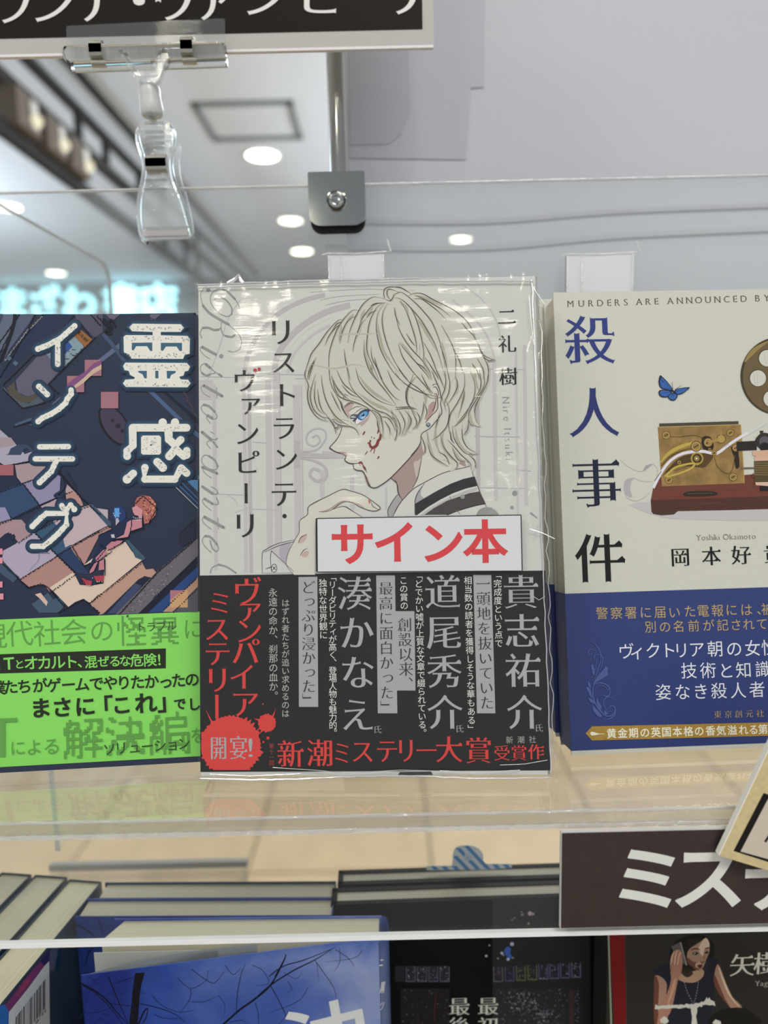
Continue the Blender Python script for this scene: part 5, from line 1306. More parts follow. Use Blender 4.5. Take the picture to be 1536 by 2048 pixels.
# ground colours
A.poly([(-60, 628), (396, 630), (398, 1222), (-60, 1240)], '272f45')
Z1, Z2, Z3, Z4, ZC = (0, 620), (200, 620), (0, 900), (150, 960), (0, 500)
P_(Z1, 7.315, [(-300, 60), (240, 60), (200, 240), (100, 520), (-300, 900)], '5b6377')
P_(Z1, 7.315, [(240, 60), (500, 60), (420, 200), (120, 600), (60, 740), (150, 420)], '4e566c')
P_(Z1, 7.315, [(620, 60), (1090, 60), (900, 230), (620, 480), (420, 640), (300, 780), (100, 1000), (0, 900), (230, 600), (420, 300)], '222c48')
P_(Z1, 7.315, [(1090, 60), (1500, 60), (1500, 330), (1380, 400), (1120, 150)], '4c4a5e')
P_(Z1, 7.315, [(900, 300), (1060, 160), (1090, 180), (640, 600), (540, 640), (600, 520)], '4b6076')
P_(Z1, 7.315, [(230, 1030), (560, 660), (680, 640), (890, 870), (700, 1080), (500, 1230), (400, 1270), (260, 1200)], '5a576c')
P_(Z1, 7.315, [(100, 1140), (210, 1050), (225, 1160), (330, 1250), (440, 1260), (530, 1220), (570, 1240), (480, 1330), (380, 1375), (260, 1340), (150, 1240)], '4c463e')
P_(Z1, 7.315, [(560, 1260), (640, 1340), (520, 1390), (330, 1430), (40, 1140), (60, 1130), (150, 1240), (300, 1350), (420, 1370)], '48535f')
P_(Z1, 7.315, [(650, 610), (800, 500), (960, 400), (1060, 330), (1230, 540), (900, 870), (780, 760)], '7c929c')
P_(Z1, 7.315, [(1120, 235), (1350, 430), (1245, 545), (1050, 350)], '8d5c36')
P_(Z1, 7.315, [(890, 480), (960, 420), (1060, 535), (905, 690)], '2b4f90')
for k in range(26):
    x, y = 900 + rnd.random() * 280, 560 + rnd.random() * 260
    if x + y > 1480: A.zoom(0, 620, 7.315); A.rect(x, y, x + 26, y + 10, BK); A.X = None
for k in range(10): A.zoom(0, 620, 7.315); A.rect(690 + (k % 5) * 22, 600 + (k % 5) * 26 + (k // 5) * 40, 710 + (k % 5) * 22, 607 + (k % 5) * 26 + (k // 5) * 40, BK); A.X = None
A.text('探しています', (157, 664), (173, 681), 7, '2a1f18', 'bold', rot=-48)
for a, b in (((38, 628), (-6, 690)), ((33, 628), (22, 660)), ((22, 660), (-6, 712)), ((70, 628), (20, 720)), ((20, 720), (-5, 760)), ((84, 628), (10, 720)), ((148, 630), (4, 770)), ((190, 674), (96, 768)), ((96, 768), (118, 788)), ((44, 816), (92, 804)), ((5, 778), (44, 816)), ((180, 672), (155, 640)), ((200, 650), (180, 628)), ((212, 652), (192, 630)), ((27, 853), (70, 840)), ((70, 840), (130, 822)), ((150, 770), (106, 804))): jag(a, b, BK, w=2.4)
for a, b in (((55, 658), (8, 722)), ((83, 632), (60, 656))): jag(a, b, '8b8c92', w=1.9)
A.line([(30, 628), (27, 650), (14, 690), (0, 724)], 7, BK, taper=(1, .6)); A.line([(4, 628), (-4, 650)], 5, '3a4158', taper=(1, 1))
for x, y in ((17, 711), (30, 721)): A.poly([(x, y), (x + 7, y + 5), (x + 2, y + 11), (x - 5, y + 6)], '4b6476')
# pipes and kerbs
A.line([(306, 640), (246, 686), (200, 722), (165, 760), (106, 812)], 9, '56627f', sm=0, taper=(1, 1))
A.line([(206, 668), (222, 686), (250, 724)], 8, '3c4c6a', sm=0, taper=(1, 1)); A.line([(290, 772), (350, 830), (400, 874)], 8, '465b80', sm=0, taper=(1, 1))
A.line([(322, 776), (364, 812), (400, 848)], 9, '141a2c', sm=0, taper=(1, 1)); A.line([(330, 778), (400, 838)], 4, '22344e', sm=0, taper=(1, 1))
A.line([(30, 850), (70, 836), (100, 830), (132, 816), (130, 824), (100, 838), (60, 850)], 7, '44546f', taper=(.6, .4))
for k in range(7): jag((300 + k * 14, 632), (300 + k * 14, 780), '2b4668', w=1.2, dash=(2, 1))
for k in range(10): jag((286, 640 + k * 15), (396, 640 + k * 15), '2b4668', w=1.2, dash=(2, 1))
for k in range(9): jag((360 + k * 3 + rnd.random() * 6, 770 + k * 7), (366 + k * 3, 776 + k * 7), '7e4a4c', w=1.4)
P_(Z2, 7.315, [(80, 60), (300, 60), (180, 160)], '605a6e'); P_(Z2, 7.315, [(740, 60), (900, 60), (800, 140), (730, 100)], '605a6e')
A.line([(206, 638), (222, 655), (212, 664), (224, 668)], 9, BK, taper=(.6, .6)); A.line([(214, 655), (222, 640), (232, 655)], 6, BK, taper=(.6, .6))
A.disc(387, 680, 3.5, BK); A.disc(387, 680, 2, '2b4668')
# manhole cover / sandal
A.disc(229, 850, 46, BK, ry=25, rot=math.radians(58), n=36); A.disc(229.5, 849.5, 42.5, '3f374c', ry=21.5, rot=math.radians(58), n=36)
for x, y, r in ((225, 841, 3.5), (236, 852, 5.5), (245, 862, 4)): A.disc(x, y, r, '221d2c', n=10)
# paving
P_(Z3, 6.024, [(-300, -250), (0, -245), (130, -130), (300, 50), (380, 20), (400, 120), (180, 165), (60, 190), (0, 150), (-300, 150)], 'a29dae')
P_(Z3, 6.024, [(-300, -160), (130, -150), (200, -60), (-300, 30)], '9d8d95')
P_(Z3, 6.024, [(100, 50), (130, -20), (230, -70), (330, -60), (470, 60), (420, 60), (330, -20), (290, -10), (250, 60), (60, 60)], '33435c')
P_(Z3, 6.024, [(180, 180), (570, 130), (540, 220), (470, 330), (260, 400), (205, 330)], 'a08d92')
P_(Z3, 6.024, [(280, 405), (470, 335), (640, 270), (730, 320), (720, 490), (670, 575), (470, 660)], '8a84a4')
P_(Z3, 6.024, [(-300, 560), (270, 405), (470, 660), (150, 820), (80, 740), (0, 690), (-300, 690)], '2e4567')
P_(Z3, 6.024, [(-300, 320), (180, 310), (250, 400), (0, 500), (-300, 600)], '1f2940')
P_(Z3, 6.024, [(490, 680), (680, 590), (690, 660), (800, 650), (790, 480), (810, 415), (960, 560), (1000, 660), (660, 850)], 'ad979f')
P_(Z3, 6.024, [(800, 520), (870, 490), (960, 560), (1000, 670), (800, 700)], 'b0857f')
P_(Z3, 6.024, [(-300, 700), (60, 690), (130, 830), (-300, 960)], '8f88aa')
P_(Z3, 6.024, [(-300, 980), (130, 840), (260, 840), (400, 990), (220, 1110), (130, 1000), (-300, 1200)], 'a0848c')
P_(Z3, 6.024, [(30, 1210), (220, 1110), (410, 990), (690, 1270), (240, 1555), (30, 1330)], 'a79db2')
P_(Z3, 6.024, [(640, 860), (1020, 680), (1300, 720), (1300, 900), (860, 1150), (740, 980)], 'b5a4ae')
P_(Z3, 6.024, [(240, 1560), (690, 1275), (910, 1490), (600, 1710), (530, 1620), (350, 1650)], 'a88079')
P_(Z3, 6.024, [(420, 1000), (640, 860), (860, 1160), (1010, 1400), (1080, 1500), (920, 1480), (690, 1260)], '27395a')
P_(Z3, 6.024, [(420, 1000), (640, 860), (760, 1010), (860, 1160), (690, 1255)], '33526e')
P_(Z3, 6.024, [(0, 1360), (30, 1340), (215, 1540), (160, 1600), (0, 1480)], '3d5066'); P_(Z3, 6.024, [(380, 1860), (580, 1720), (640, 1800), (720, 1770), (780, 1880), (700, 1960), (470, 1960)], '405568')
P_(Z3, 6.024, [(420, 1740), (490, 1720), (575, 1830), (560, 1880), (480, 1790)], 'cbb0a4')
P_(Z3, 6.024, [(-20, 1080), (60, 1010), (110, 990), (110, 1040), (170, 1010), (190, 1050), (150, 1090), (205, 1110), (190, 1130), (100, 1180), (-20, 1240)], '1f2740')
P_(Z4, 6.144, [(-200, 500), (180, 300), (400, 560), (-120, 830)], 'b9a7ad')
P_(Z4, 6.144, [(-60, 820), (400, 570), (450, 600), (300, 680), (110, 1050), (-10, 900)], 'aa827c')
P_(Z4, 6.144, [(100, 1050), (370, 850), (620, 760), (700, 880), (830, 980), (180, 1510), (100, 1460), (0, 1500), (-80, 1560), (-310, 1320), (-20, 1130), (60, 1290), (200, 1300), (350, 1270), (370, 960)], 'd0bcab')
P_(Z4, 6.144, [(180, 1510), (820, 1010), (870, 1100), (960, 1090), (1000, 1140), (940, 1200), (850, 1180), (350, 1640), (300, 1660), (240, 1600)], 'b38d7e')
P_(Z4, 6.144, [(350, 1640), (780, 1220), (860, 1180), (920, 1200), (900, 1260), (500, 1640)], '1a2136')
P_(Z4, 6.144, [(400, 1640), (740, 1270), (820, 1300), (520, 1640)], '3b4464')
P_(Z4, 6.144, [(500, 1650), (1000, 1130), (1510, 690), (1510, 930), (780, 1640)], '646069')
for k in range(60):
    t = rnd.random(); x, y = 620 + t * 560, 1600 - t * 480 + rnd.uniform(-70, 90); A.zoom(150, 960, 6.144); A.rect(x, y, x + rnd.choice((12, 24)), y + 12, rnd.choice(('4a4656', '55505e', '8c8788'))); A.X = None
P_(Z4, 6.144, [(780, 1640), (1510, 930), (1510, 1060), (1000, 1560), (900, 1630)], '151b2e')
P_(Z4, 6.144, [(900, 1630), (1510, 1060), (1510, 1180), (1080, 1620)], '25437a')
P_(Z4, 6.144, [(1080, 1620), (1510, 1190), (1510, 1310), (1200, 1620)], 'b18a74')
P_(Z4, 6.144, [(1200, 1620), (1510, 1320), (1510, 1620)], '57555f')
P_(Z4, 6.144, [(1170, 1355), (1385, 1355), (1385, 1565), (1170, 1565)], 'c59b70'); P_(Z4, 6.144, [(1170, 1355), (1330, 1355), (1170, 1480)], 'a8707c')
P_(Z4, 6.144, [(-60, 1560), (110, 1460), (310, 1650), (-200, 1660)], '1e263c')
P_(Z4, 6.144, [(1290, 640), (1510, 440), (1510, 700), (1330, 820), (1280, 790), (1270, 720)], '20243a'); P_(Z4, 6.144, [(620, 740), (660, 740), (870, 960), (840, 990), (740, 950), (700, 860)], '3b5266'); P_(Z4, 6.144, [(170, 310), (220, 300), (450, 530), (440, 570), (400, 560)], '3b5266')
A.zoom(150, 960, 6.144)
for a, b in (((1180, 30), (1510, 350)), ((1230, 20), (1510, 290)), ((1300, 20), (1510, 230))): A.line([a, b], 1.6, '3b6ea8' if a[0] > 1200 else '9aa6b4', sm=0, taper=(1, 1))
for k in range(9): A.line([(1370 + k * 24, 0), (1510, 140 - k * 24)], 1.2, '5c93c8', sm=0, taper=(1, 1)); A.line([(1510, 10 + k * 14), (1500 - k * 14, 0)], 0.8, '5c93c8', sm=0, taper=(1, 1))
A.X = None
L3 = lambda x, y: (x / 6.024, 900 + y / 6.024)
L4 = lambda x, y: (150 + x / 6.144, 960 + y / 6.144)
for a, b in ((L3(60, 190), L3(400, 118)), (L3(260, 402), L3(470, 330)), (L3(-40, 515), L3(270, 402)), (L3(470, 662), L3(870, 492)), (L3(150, 822), L3(480, 672)), (L3(-40, 905), L3(150, 825)), (L3(400, 990), L3(740, 815)), (L3(840, 765), L3(1070, 665)), (L3(220, 1110), L3(400, 995)), (L3(690, 1262), L3(1205, 960)), (L3(240, 1552), L3(690, 1272)), (L3(600, 1715), L3(910, 1490)), (L3(1010, 1400), L3(1100, 1345)), (L3(1070, 1845), L3(1205, 1720))):
    jag(a, b, BK, w=2.0, dash=(3, 2))
for a, b in ((L4(0, 780), L4(430, 565)), (L4(180, 1510), L4(820, 1010)), (L4(1320, 620), L4(1480, 480)), (L4(960, 1440), L4(1510, 950)), (L4(1200, 1620), L4(1510, 1320)), (L4(1090, 1580), L4(1510, 1190))): jag(a, b, BK if a[1] < 1190 or a[0] > 330 else BK, w=1.9, dash=(3, 2))
for a, b in ((L3(0, 1340), L3(330, 1655)), (L3(330, 1655), L3(480, 1610)), (L3(480, 1610), L3(560, 1640)), (L3(560, 1640), L3(780, 1890)), (L3(700, 1955), L3(1000, 1800)), (L3(1000, 1800), L3(1200, 1960)), (L3(470, 660), L3(280, 410)), (L3(690, 240), L3(960, 560)), (L3(960, 560), L3(1205, 780)), (L3(420, 1000), L3(900, 1480)), (L3(860, 1150), L3(1010, 1400)), (L4(1000, 1135), L4(1510, 690)), (L4(540, 1640), L4(1000, 1135))): jag(a, b, BK, w=2.2)
for a, b in ((L3(790, 250), L3(920, 460)), (L3(100, 1440), L3(230, 1540))): A.line([a, b], 4, '202a40', sm=0, taper=(1, .6))
A.line([L3(740, 320), L3(760, 460), L3(660, 545), L3(700, 560), L3(780, 570), L3(700, 600), L3(690, 650), L3(780, 640)], 5, '26304a', taper=(.6, 1))
A.line([L3(450, 1215), L3(600, 1245), L3(480, 1240), L3(460, 1330), L3(350, 1450)], 1, '76708e', taper=(.5, .3))
# pink squares
for x0, y0, x1, y1 in ((169.5, 719.6, 202.9, 751.8), (134, 751.8, 168.4, 784.4), (201.8, 783.8, 236.5, 816.6)): A.rect(x0, y0, x1, y1, '9c6b78')
A.rect(-40, 930, 27, 951, '9c5e64')
A.poly([(134, 784), (146, 772), (168, 757), (186, 740), (203, 728), (203, 720), (188, 726), (172, 742), (150, 756), (134, 768)], '7c4a78'); A.poly([(140, 784), (168, 765), (186, 748), (203, 738), (203, 729), (186, 738), (166, 757), (144, 775)], 'c0a892')
for y in (1097, 1115, 1163, 1187): A.rect(-20, y, 5 if y != 1187 else 7, y + 12, 'd88a9c')
# the girl with the phone
P_(Z4, 6.144, [(455, 400), (540, 310), (620, 400), (600, 500), (500, 520)], '22376a', 3)
P_(Z4, 6.144, [(285, 680), (450, 600), (560, 520), (600, 480), (700, 460), (700, 500), (620, 560), (600, 660), (480, 730), (440, 760), (370, 850), (250, 1000), (180, 1110), (160, 1090), (300, 790)], '1b2646')
P_(Z4, 6.144, [(730, 290), (760, 220), (830, 188), (920, 200), (975, 260), (1000, 350), (990, 430), (900, 530), (850, 540), (840, 440), (790, 330), (740, 350)], 'a8645c')
for k in range(60):
    a = rnd.uniform(0, 6.28); r = rnd.random() ** .5; x, y = 895 + 95 * r * math.cos(a), 350 + 150 * r * math.sin(a)
    if x > 850 or y < 320: A.zoom(150, 960, 6.144); A.rect(x, y, x + 14, y + 12, rnd.choice(('3a1f2c', 'd69a6c', 'd69a6c', '5a2c38'))); A.X = None
P_(Z4, 6.144, [(700, 340), (760, 315), (830, 370), (820, 450), (735, 430), (715, 400)], 'c68c94'); P_(Z4, 6.144, [(780, 420), (830, 430), (820, 470), (780, 460)], 'c68c94')
P_(Z4, 6.144, [(690, 490), (820, 480), (825, 580), (690, 625), (680, 560)], 'b97f8c'); P_(Z4, 6.144, [(640, 520), (690, 490), (680, 620), (650, 700), (500, 720), (600, 670), (625, 580)], 'bf8490')
P_(Z4, 6.144, [(380, 820), (460, 745), (590, 745), (540, 800), (450, 860), (400, 850)], 'b87a88'); P_(Z4, 6.144, [(350, 855), (400, 890), (340, 950), (260, 1010), (250, 960)], 'b87a88'); P_(Z4, 6.144, [(240, 1020), (280, 1010), (230, 1120), (180, 1150), (185, 1110)], 'b87a88'); P_(Z4, 6.144, [(300, 1000), (355, 970), (360, 1100), (290, 1110)], 'b87a88')
P_(Z4, 6.144, [(60, 1190), (150, 1230), (210, 1240), (200, 1300), (120, 1290)], 'a63a4c'); P_(Z4, 6.144, [(230, 1180), (360, 1170), (350, 1240), (260, 1250)], 'a63a4c')
P_(Z4, 6.144, [(485, 345), (545, 345), (545, 460), (485, 450)], '5a9ad4'); P_(Z4, 6.144, [(440, 670), (480, 665), (490, 710), (450, 710)], 'b8b4c0'); P_(Z4, 6.144, [(500, 470), (530, 465), (545, 510), (500, 560)], 'a8a4b4')
for a, b in (((290, 670), (460, 600)), ((300, 780), (370, 840)), ((370, 850), (170, 1090)), ((400, 860), (590, 760)), ((450, 870), (300, 980)), ((690, 490), (680, 620)), ((825, 480), (825, 590)), ((825, 590), (680, 640)), ((650, 700), (500, 730)), ((60, 1190), (130, 1290)), ((240, 1270), (350, 1250)), ((360, 980), (360, 1180)), ((730, 290), (830, 190)), ((830, 190), (1000, 340)), ((1000, 340), (900, 530)), ((430, 740), (600, 735))): jag(L4(*a), L4(*b), BK, w=1.9)
for a, b in (((715, 455), (820, 470)), ((760, 485), (820, 485)), ((470, 400), (490, 460)), ((545, 400), (545, 430)), ((130, 1290), (200, 1300)), ((270, 1245), (340, 1245)), ((210, 1200), (215, 1230))): jag(L4(*a), L4(*b), 'dcd8d8', w=1.6, dash=(2, 1))
A.done('cover_illustration', left)

# title strokes of linked dots
A = Art(SL, off=0.0003); A.rough = 0.45; TW = 'dedbd2'
def c2(pts, z, k): return [(z[0] + x / k, z[1] + y / k) for x, y in pts]
KANA = [c2([(555, 570), (700, 515), (790, 465), (880, 420), (960, 350), (1090, 235)], Z1, 7.315), c2([(845, 480), (845, 795)], Z1, 7.315), c2([(570, 1120), (690, 1235)], Z1, 7.315), c2([(1040, 1170), (1040, 1230), (985, 1300), (960, 1360), (860, 1450), (750, 1520), (620, 1580), (560, 1630)], Z1, 7.315),
        c2([(290, 1440), (500, 1438)], ZC, 3.657), c2([(258, 1528), (530, 1528)], ZC, 3.657), c2([(410, 1545), (375, 1620), (290, 1700)], ZC, 3.657), c2([(390, 920), (490, 820), (560, 765), (800, 765), (800, 900), (700, 1010), (600, 1100), (520, 1160), (390, 1160)], Z3, 6.024), c2([(745, 670), (760, 700)], Z3, 6.024), c2([(800, 720), (850, 665), (895, 715)], Z3, 6.024)]
KAN = [(c2([(970, 1300), (1365, 1300)], ZC, 3.657), 15.5), (c2([(970, 1300), (972, 1430), (930, 1470), (930, 1508)], ZC, 3.657), 15.5), (c2([(1232, 1320), (1235, 1385), (1280, 1425), (1278, 1462), (1238, 1508)], ZC, 3.657), 16.5), (c2([(1322, 1388), (1282, 1430), (1300, 1470), (1345, 1508), (1366, 1500), (1366, 1468)], ZC, 3.657), 15), (c2([(930, 1676), (975, 1634)], ZC, 3.657), 15), (c2([(1150, 1550), (1190, 1590)], ZC, 3.657), 16), (c2([(1060, 1592), (1060, 1676), (1278, 1676), (1325, 1595)], ZC, 3.657), 15), (c2([(1325, 1595), (1365, 1632)], ZC, 3.657), 15)]
def cap(pts, w, c, sm=0, wob=0):
    A.line(pts, w, c, sm=sm, taper=(1, 1)); X = A.X; A.X = None
    for i, p in enumerate(pts):
        A.disc(p[0], p[1], w / 2, c, n=14)
    if wob:
        d = 0
        for a, b in zip(pts, pts[1:]):
            L = math.hypot(b[0] - a[0], b[1] - a[1]); k = max(1, int(L / (w * 0.85)))
            if abs(a[0] - b[0]) > 3 and abs(a[1] - b[1]) > 3:
                for j in range(k + 1): A.disc(a[0] + (b[0] - a[0]) * j / k, a[1] + (b[1] - a[1]) * j / k, w / 2 * 1.12, c, n=12)
    A.X = X
R1 = [(345, 390), (380, 367), (770, 370), (770, 320), (470, 310), (425, 255), (480, 200), (1180, 208), (1228, 260), (1180, 320), (890, 320), (890, 370), (1280, 380), (1315, 420), (1310, 640), (1240, 655), (1215, 715), (460, 712), (425, 650), (350, 620)]
R1h = ([(465, 480), (765, 475), (765, 600), (735, 600), (690, 530), (530, 530), (490, 595), (465, 580)], [(890, 480), (1200, 480), (1200, 600), (1165, 600), (1120, 535), (965, 535), (920, 600), (890, 590)])
R2 = [(370, 770), (1270, 775), (1318, 830), (1290, 888), (1240, 900), (1220, 960), (1160, 975), (1180, 1015), (1290, 1020), (1325, 1075), (1280, 1130), (380, 1125), (335, 1075), (370, 1020), (500, 1010), (510, 985), (440, 950), (420, 890), (360, 880), (337, 820)]
R2h = ([(560, 890), (685, 890), (685, 1000), (650, 1000), (620, 940), (560, 910)], [(975, 890), (1110, 892), (1105, 920), (1040, 950), (1020, 1005), (980, 1000)], [(808, 890), (855, 890), (855, 1000), (808, 1000)])
for w_, c_ in ((18, '27334b'), (13, '283c55'), (8, '2c4961'), (3.5, '35586f')):
    for p in KANA: cap(p, 10.8 + w_, c_)
    for p, w in KAN: cap(p, w + w_, c_)
    for r_ in (R1, R2): q = c2(r_, Z2, 7.315); A.line(q + [q[0]], w_, c_, sm=0, taper=(1, 1))
    A.rect(282 - w_ / 2, 871 - w_ / 2, 322 + w_ / 2, 909 + w_ / 2, c_)
for r_, h_ in ((R1, R1h), (R2, R2h)):
    A.poly(c2(r_, Z2, 7.315), '375f76'); 
    q = c2(r_, Z2, 7.315); A.poly(q, TW, holes=[c2(h, Z2, 7.315) for h in h_])
for p in KANA: cap(p, 10.8, TW, wob=1)
for p, w in KAN: cap(p, w, TW)
for x, y, r in ((1190, 1262, 31), (1280, 1262, 31), (930, 1676, 33), (1190, 1592, 31)): A.disc(x / 3.657, 500 + y / 3.657, r / 3.657, TW)
A.zoom(0, 500, 3.657); A.poly([(1045, 1357), (1165, 1357), (1178, 1370), (1178, 1485), (1165, 1497), (1045, 1497), (1032, 1485), (1032, 1370)], TW); A.X = None; A.disc(302, 890, 2, '375f76')
A.up()
def speck(x, y, c): A.rect(x, y, x + rnd.choice((1.2, 2.2)), y + 1.2, c)
z0 = A.z
for k in range(420):
    A.z = z0
    m_ = rnd.random()
    if m_ < .35: x, y = 252 + rnd.random() * 126, rnd.choice((652 + rnd.random() * 7, 672 + rnd.random() * 10, 704 + rnd.random() * 11, 729 + rnd.random() * 9, 762 + rnd.random() * 9))
    elif m_ < .6:
        p, w = rnd.choice(KAN); i = rnd.randrange(len(p) - 1); t = rnd.random(); x = p[i][0] + (p[i + 1][0] - p[i][0]) * t + rnd.uniform(-5, 5); y = p[i][1] + (p[i + 1][1] - p[i][1]) * t + rnd.uniform(-5, 5)
    elif m_ < .7: x, y = 284 + rnd.random() * 34, 873 + rnd.random() * 34
    else:
        p = rnd.choice(KANA); i = rnd.randrange(len(p) - 1); t = rnd.random(); x = p[i][0] + (p[i + 1][0] - p[i][0]) * t + rnd.uniform(-3.5, 3.5); y = p[i][1] + (p[i + 1][1] - p[i][1]) * t + rnd.uniform(-3.5, 3.5)
    speck(x, y, rnd.choice(('2a3040', '8a8ca4', '8a8ca4', 'a8a09c', '6a6c84')))
A.done('title_lettering', left)

# green band
A = Art(SLb); A.rough = 0.5; OL, OD = '5f9a48', '232a1e'
g = lambda x, y: (x / 3.657, 1020 + y / 3.657)
for ch, x, y, s_ in (('現', -48, 925, 54), ('代', 143, 905, 55), ('社', 343, 903, 55), ('会', 538, 893, 55), ('の', 745, 883, 50), ('に', 1418, 868, 46)): A.char(ch, *g(x, y), s_, OL, 'gothic', rot=2)
A.pixchar('怪', *g(962, 890), 64, OL, n=15); A.pixchar('異', *g(1205, 885), 62, OL, n=15)
for ch, x, y in (('ト', 1030, 858), ('ラ', 1105, 855), ('ブ', 1180, 850), ('ル', 1255, 845)): A.char(ch, *g(x, y), 21, '2f3d28', 'gothic', rot=2)
A.poly([g(-200, 1062), g(1213, 1012), g(1213, 1158), g(-200, 1202)], '24281f')
for ch, x, y, s_ in (('I', -10, 1128, 34), ('T', 65, 1122, 34), ('と', 142, 1128, 20), ('オ', 228, 1118, 30), ('カ', 325, 1116, 30), ('ル', 425, 1113, 30), ('ト', 520, 1110, 29), ('、', 612, 1108, 26), ('混', 665, 1112, 26), ('ぜ', 757, 1108, 24), ('る', 840, 1106, 24), ('な', 915, 1103, 24), ('危', 1000, 1099, 27), ('険', 1097, 1097, 27), ('!', 1165, 1094, 30)): A.char(ch, *g(x, y), s_, '83d060', 'bold', rot=2)
for ch, x, y in zip('僕たちがゲームでやりたかったの', (-15, 78, 178, 290, 393, 500, 600, 705, 808, 905, 1005, 1108, 1212, 1305, 1405), (1302, 1294, 1290, 1284, 1282, 1278, 1275, 1270, 1265, 1262, 1258, 1254, 1256, 1246, 1240)): A.char(ch, *g(x, y), 30, OD, 'bold', rot=2)
for ch, x, y, s_ in (('ま', 298, 1448, 42), ('さ', 455, 1443, 42), ('に', 622, 1436, 42), ('「', 745, 1440, 44), ('こ', 890, 1425, 40), ('れ', 1065, 1412, 44), ('」', 1232, 1400, 44), ('で', 1315, 1418, 25), ('し', 1420, 1420, 27)): A.char(ch, *g(x, y), s_, OD, 'heavy', rot=2)
A.poly([g(-200, 1532), g(125, 1521), g(125, 1550), g(-200, 1562)], OL); A.poly([g(0, 1530), g(38, 1530), g(38, 1806), g(0, 1808)], OL)
for ch, x, y, s_ in (('に', 130, 1740, 33), ('よ', 250, 1735, 34), ('る', 378, 1728, 36), ('を', 1450, 1648, 34)): A.char(ch, *g(x, y), s_, OL, 'gothic', rot=2)
A.pixchar('解', *g(608, 1672), 86, OL, n=17); A.pixchar('決', *g(915, 1650), 84, OL, n=17); A.pixchar('編', *g(1240, 1640), 88, OL, n=17)
for ch, x, y in zip('ソリューション', (800, 885, 985, 1078, 1170, 1262, 1345), (1750, 1742, 1735, 1728, 1722, 1716, 1708)): A.char(ch, *g(x, y), 27, '2a3a24', 'gothic', rot=2)
A.done('band_lettering', bandL)
# ------------------------------------------------------------------ print on the telegraph novel
A = Art(SR, off=0.00006); A.rough = 0.6
A.clip = None
t = lambda x, y: (1080 + x / 3.368, 560 + y / 3.368)
t2 = lambda x, y: (1080 + x / 3.368, 1040 + y / 3.368)
for ch, x in zip('MURDERSAREANNOUNCEDBY', (205, 278, 342, 405, 467, 520, 578, 668, 728, 785, 878, 942, 1005, 1068, 1132, 1195, 1258, 1315, 1372, 1465, 1528)):
    A.char(ch, *t(x, 160 - (x - 205) * 0.030), 19, '5a5248', 'gothic' if ch == 'M' else 'mincho')
A.char('殺', *t(335, 405), 106, '2c3a7a', 'mincho_bold'); A.char('人', *t(362, 893), 108, '28336a', 'mincho_bold'); A.char('事', *t(380, 1370), 104, '1b2036', 'mincho_bold'); A.char('件', *t2(405, 258), 106, '151515', 'mincho_bold')
for ch, x, y in zip('岡本好貴', (945, 1155, 1355, 1572), (250, 243, 236, 228)): A.char(ch, *t2(x, y), 41, '161616', 'mincho_bold')
A.text('Yoshiki Okamoto', t2(1068, 118), t2(1440, 108), 16, '6b6155', 'mincho_light', prop=True)
A.done('title_lettering', right)
A = Art(SR, off=0.00006); A.rough = 0.6
A.zoom(1240, 740, 5.189)
# soft ground shadow printed with the drawing, paper tape curls
A.lines(([(0, 930), (80, 1000), (180, 1050), (240, 1045), (290, 1000), (350, 980), (390, 1040), (380, 1110)], [(45, 1250), (70, 1320), (150, 1360), (240, 1330), (310, 1270)], [(145, 1120), (230, 1155), (340, 1160)], [(240, 1045), (330, 975)], [(105, 1250), (130, 1320)]), 1.2, 'a8a6a4', taper=(.6, .6))
A.poly([(40, 1240), (45, 1160), (90, 1125), (150, 1120), (115, 1160), (105, 1250), (120, 1320), (70, 1300)], 'a9a6a9', 2); A.poly([(240, 1045), (270, 990), (340, 975), (300, 1010), (260, 1045)], '9d9a9c', 2)
A.poly([(100, 1400), (320, 1370), (600, 1470), (1700, 1440), (1700, 1560), (700, 1550), (400, 1520)], 'b9b6b6', 2)
A.poly([(330, 1475), (600, 1465), (560, 1500), (430, 1510), (345, 1495)], '453329')
A.poly([(345, 1220), (430, 1100), (1290, 1090), (1700, 1050), (1700, 1320), (320, 1350)], '6b3a30')
A.poly([(318, 1350), (1700, 1305), (1700, 1440), (600, 1465), (326, 1475)], '4d2f28')
for k in range(26):
    y = 1235 + k * 9; x0 = 360 + rnd.random() * 600; A.line([(x0, y), (x0 + 200 + rnd.random() * 400, y - 8)], .9, rnd.choice(('7c4638', '5a3028', '40251f')), sm=0, taper=(.3, .3))
A.poly([(408, 555), (1230, 530), (1230, 564), (408, 590)], '47433a')
BR = mat('8c7040', 0.6, mott=0.22, mscale=260)
A.poly([(393, 593), (1252, 566), (1264, 700), (1290, 1175), (435, 1208)], BR)
A.line([(1252, 566), (1264, 700), (1290, 1175)], 1.5, 'b89a58', sm=0, taper=(1, 1)); A.line([(393, 593), (1252, 566)], 1.5, 'b39a60', sm=0, taper=(1, 1))
A.line([(420, 960), (500, 870), (620, 800), (760, 760), (850, 780)], 7, 'b3a048', taper=(.4, .2)); A.line([(425, 1000), (520, 900), (640, 840), (760, 810)], 4, '5e4a24', taper=(.4, .4))
A.poly([(430, 1110), (560, 960), (660, 890), (760, 870), (880, 870), (900, 1000), (820, 1010), (700, 1000), (560, 1010)], '4c3a20', 2)
A.poly([(850, 700), (930, 690), (970, 760), (960, 830), (860, 820)], '2a2118', 2); A.poly([(870, 860), (960, 870), (960, 920), (880, 1010), (820, 1000)], '54401f', 2)
A.poly([(1150, 800), (1215, 790), (1230, 860), (1240, 1000), (1200, 1020), (1180, 900)], '2c2116', 2)
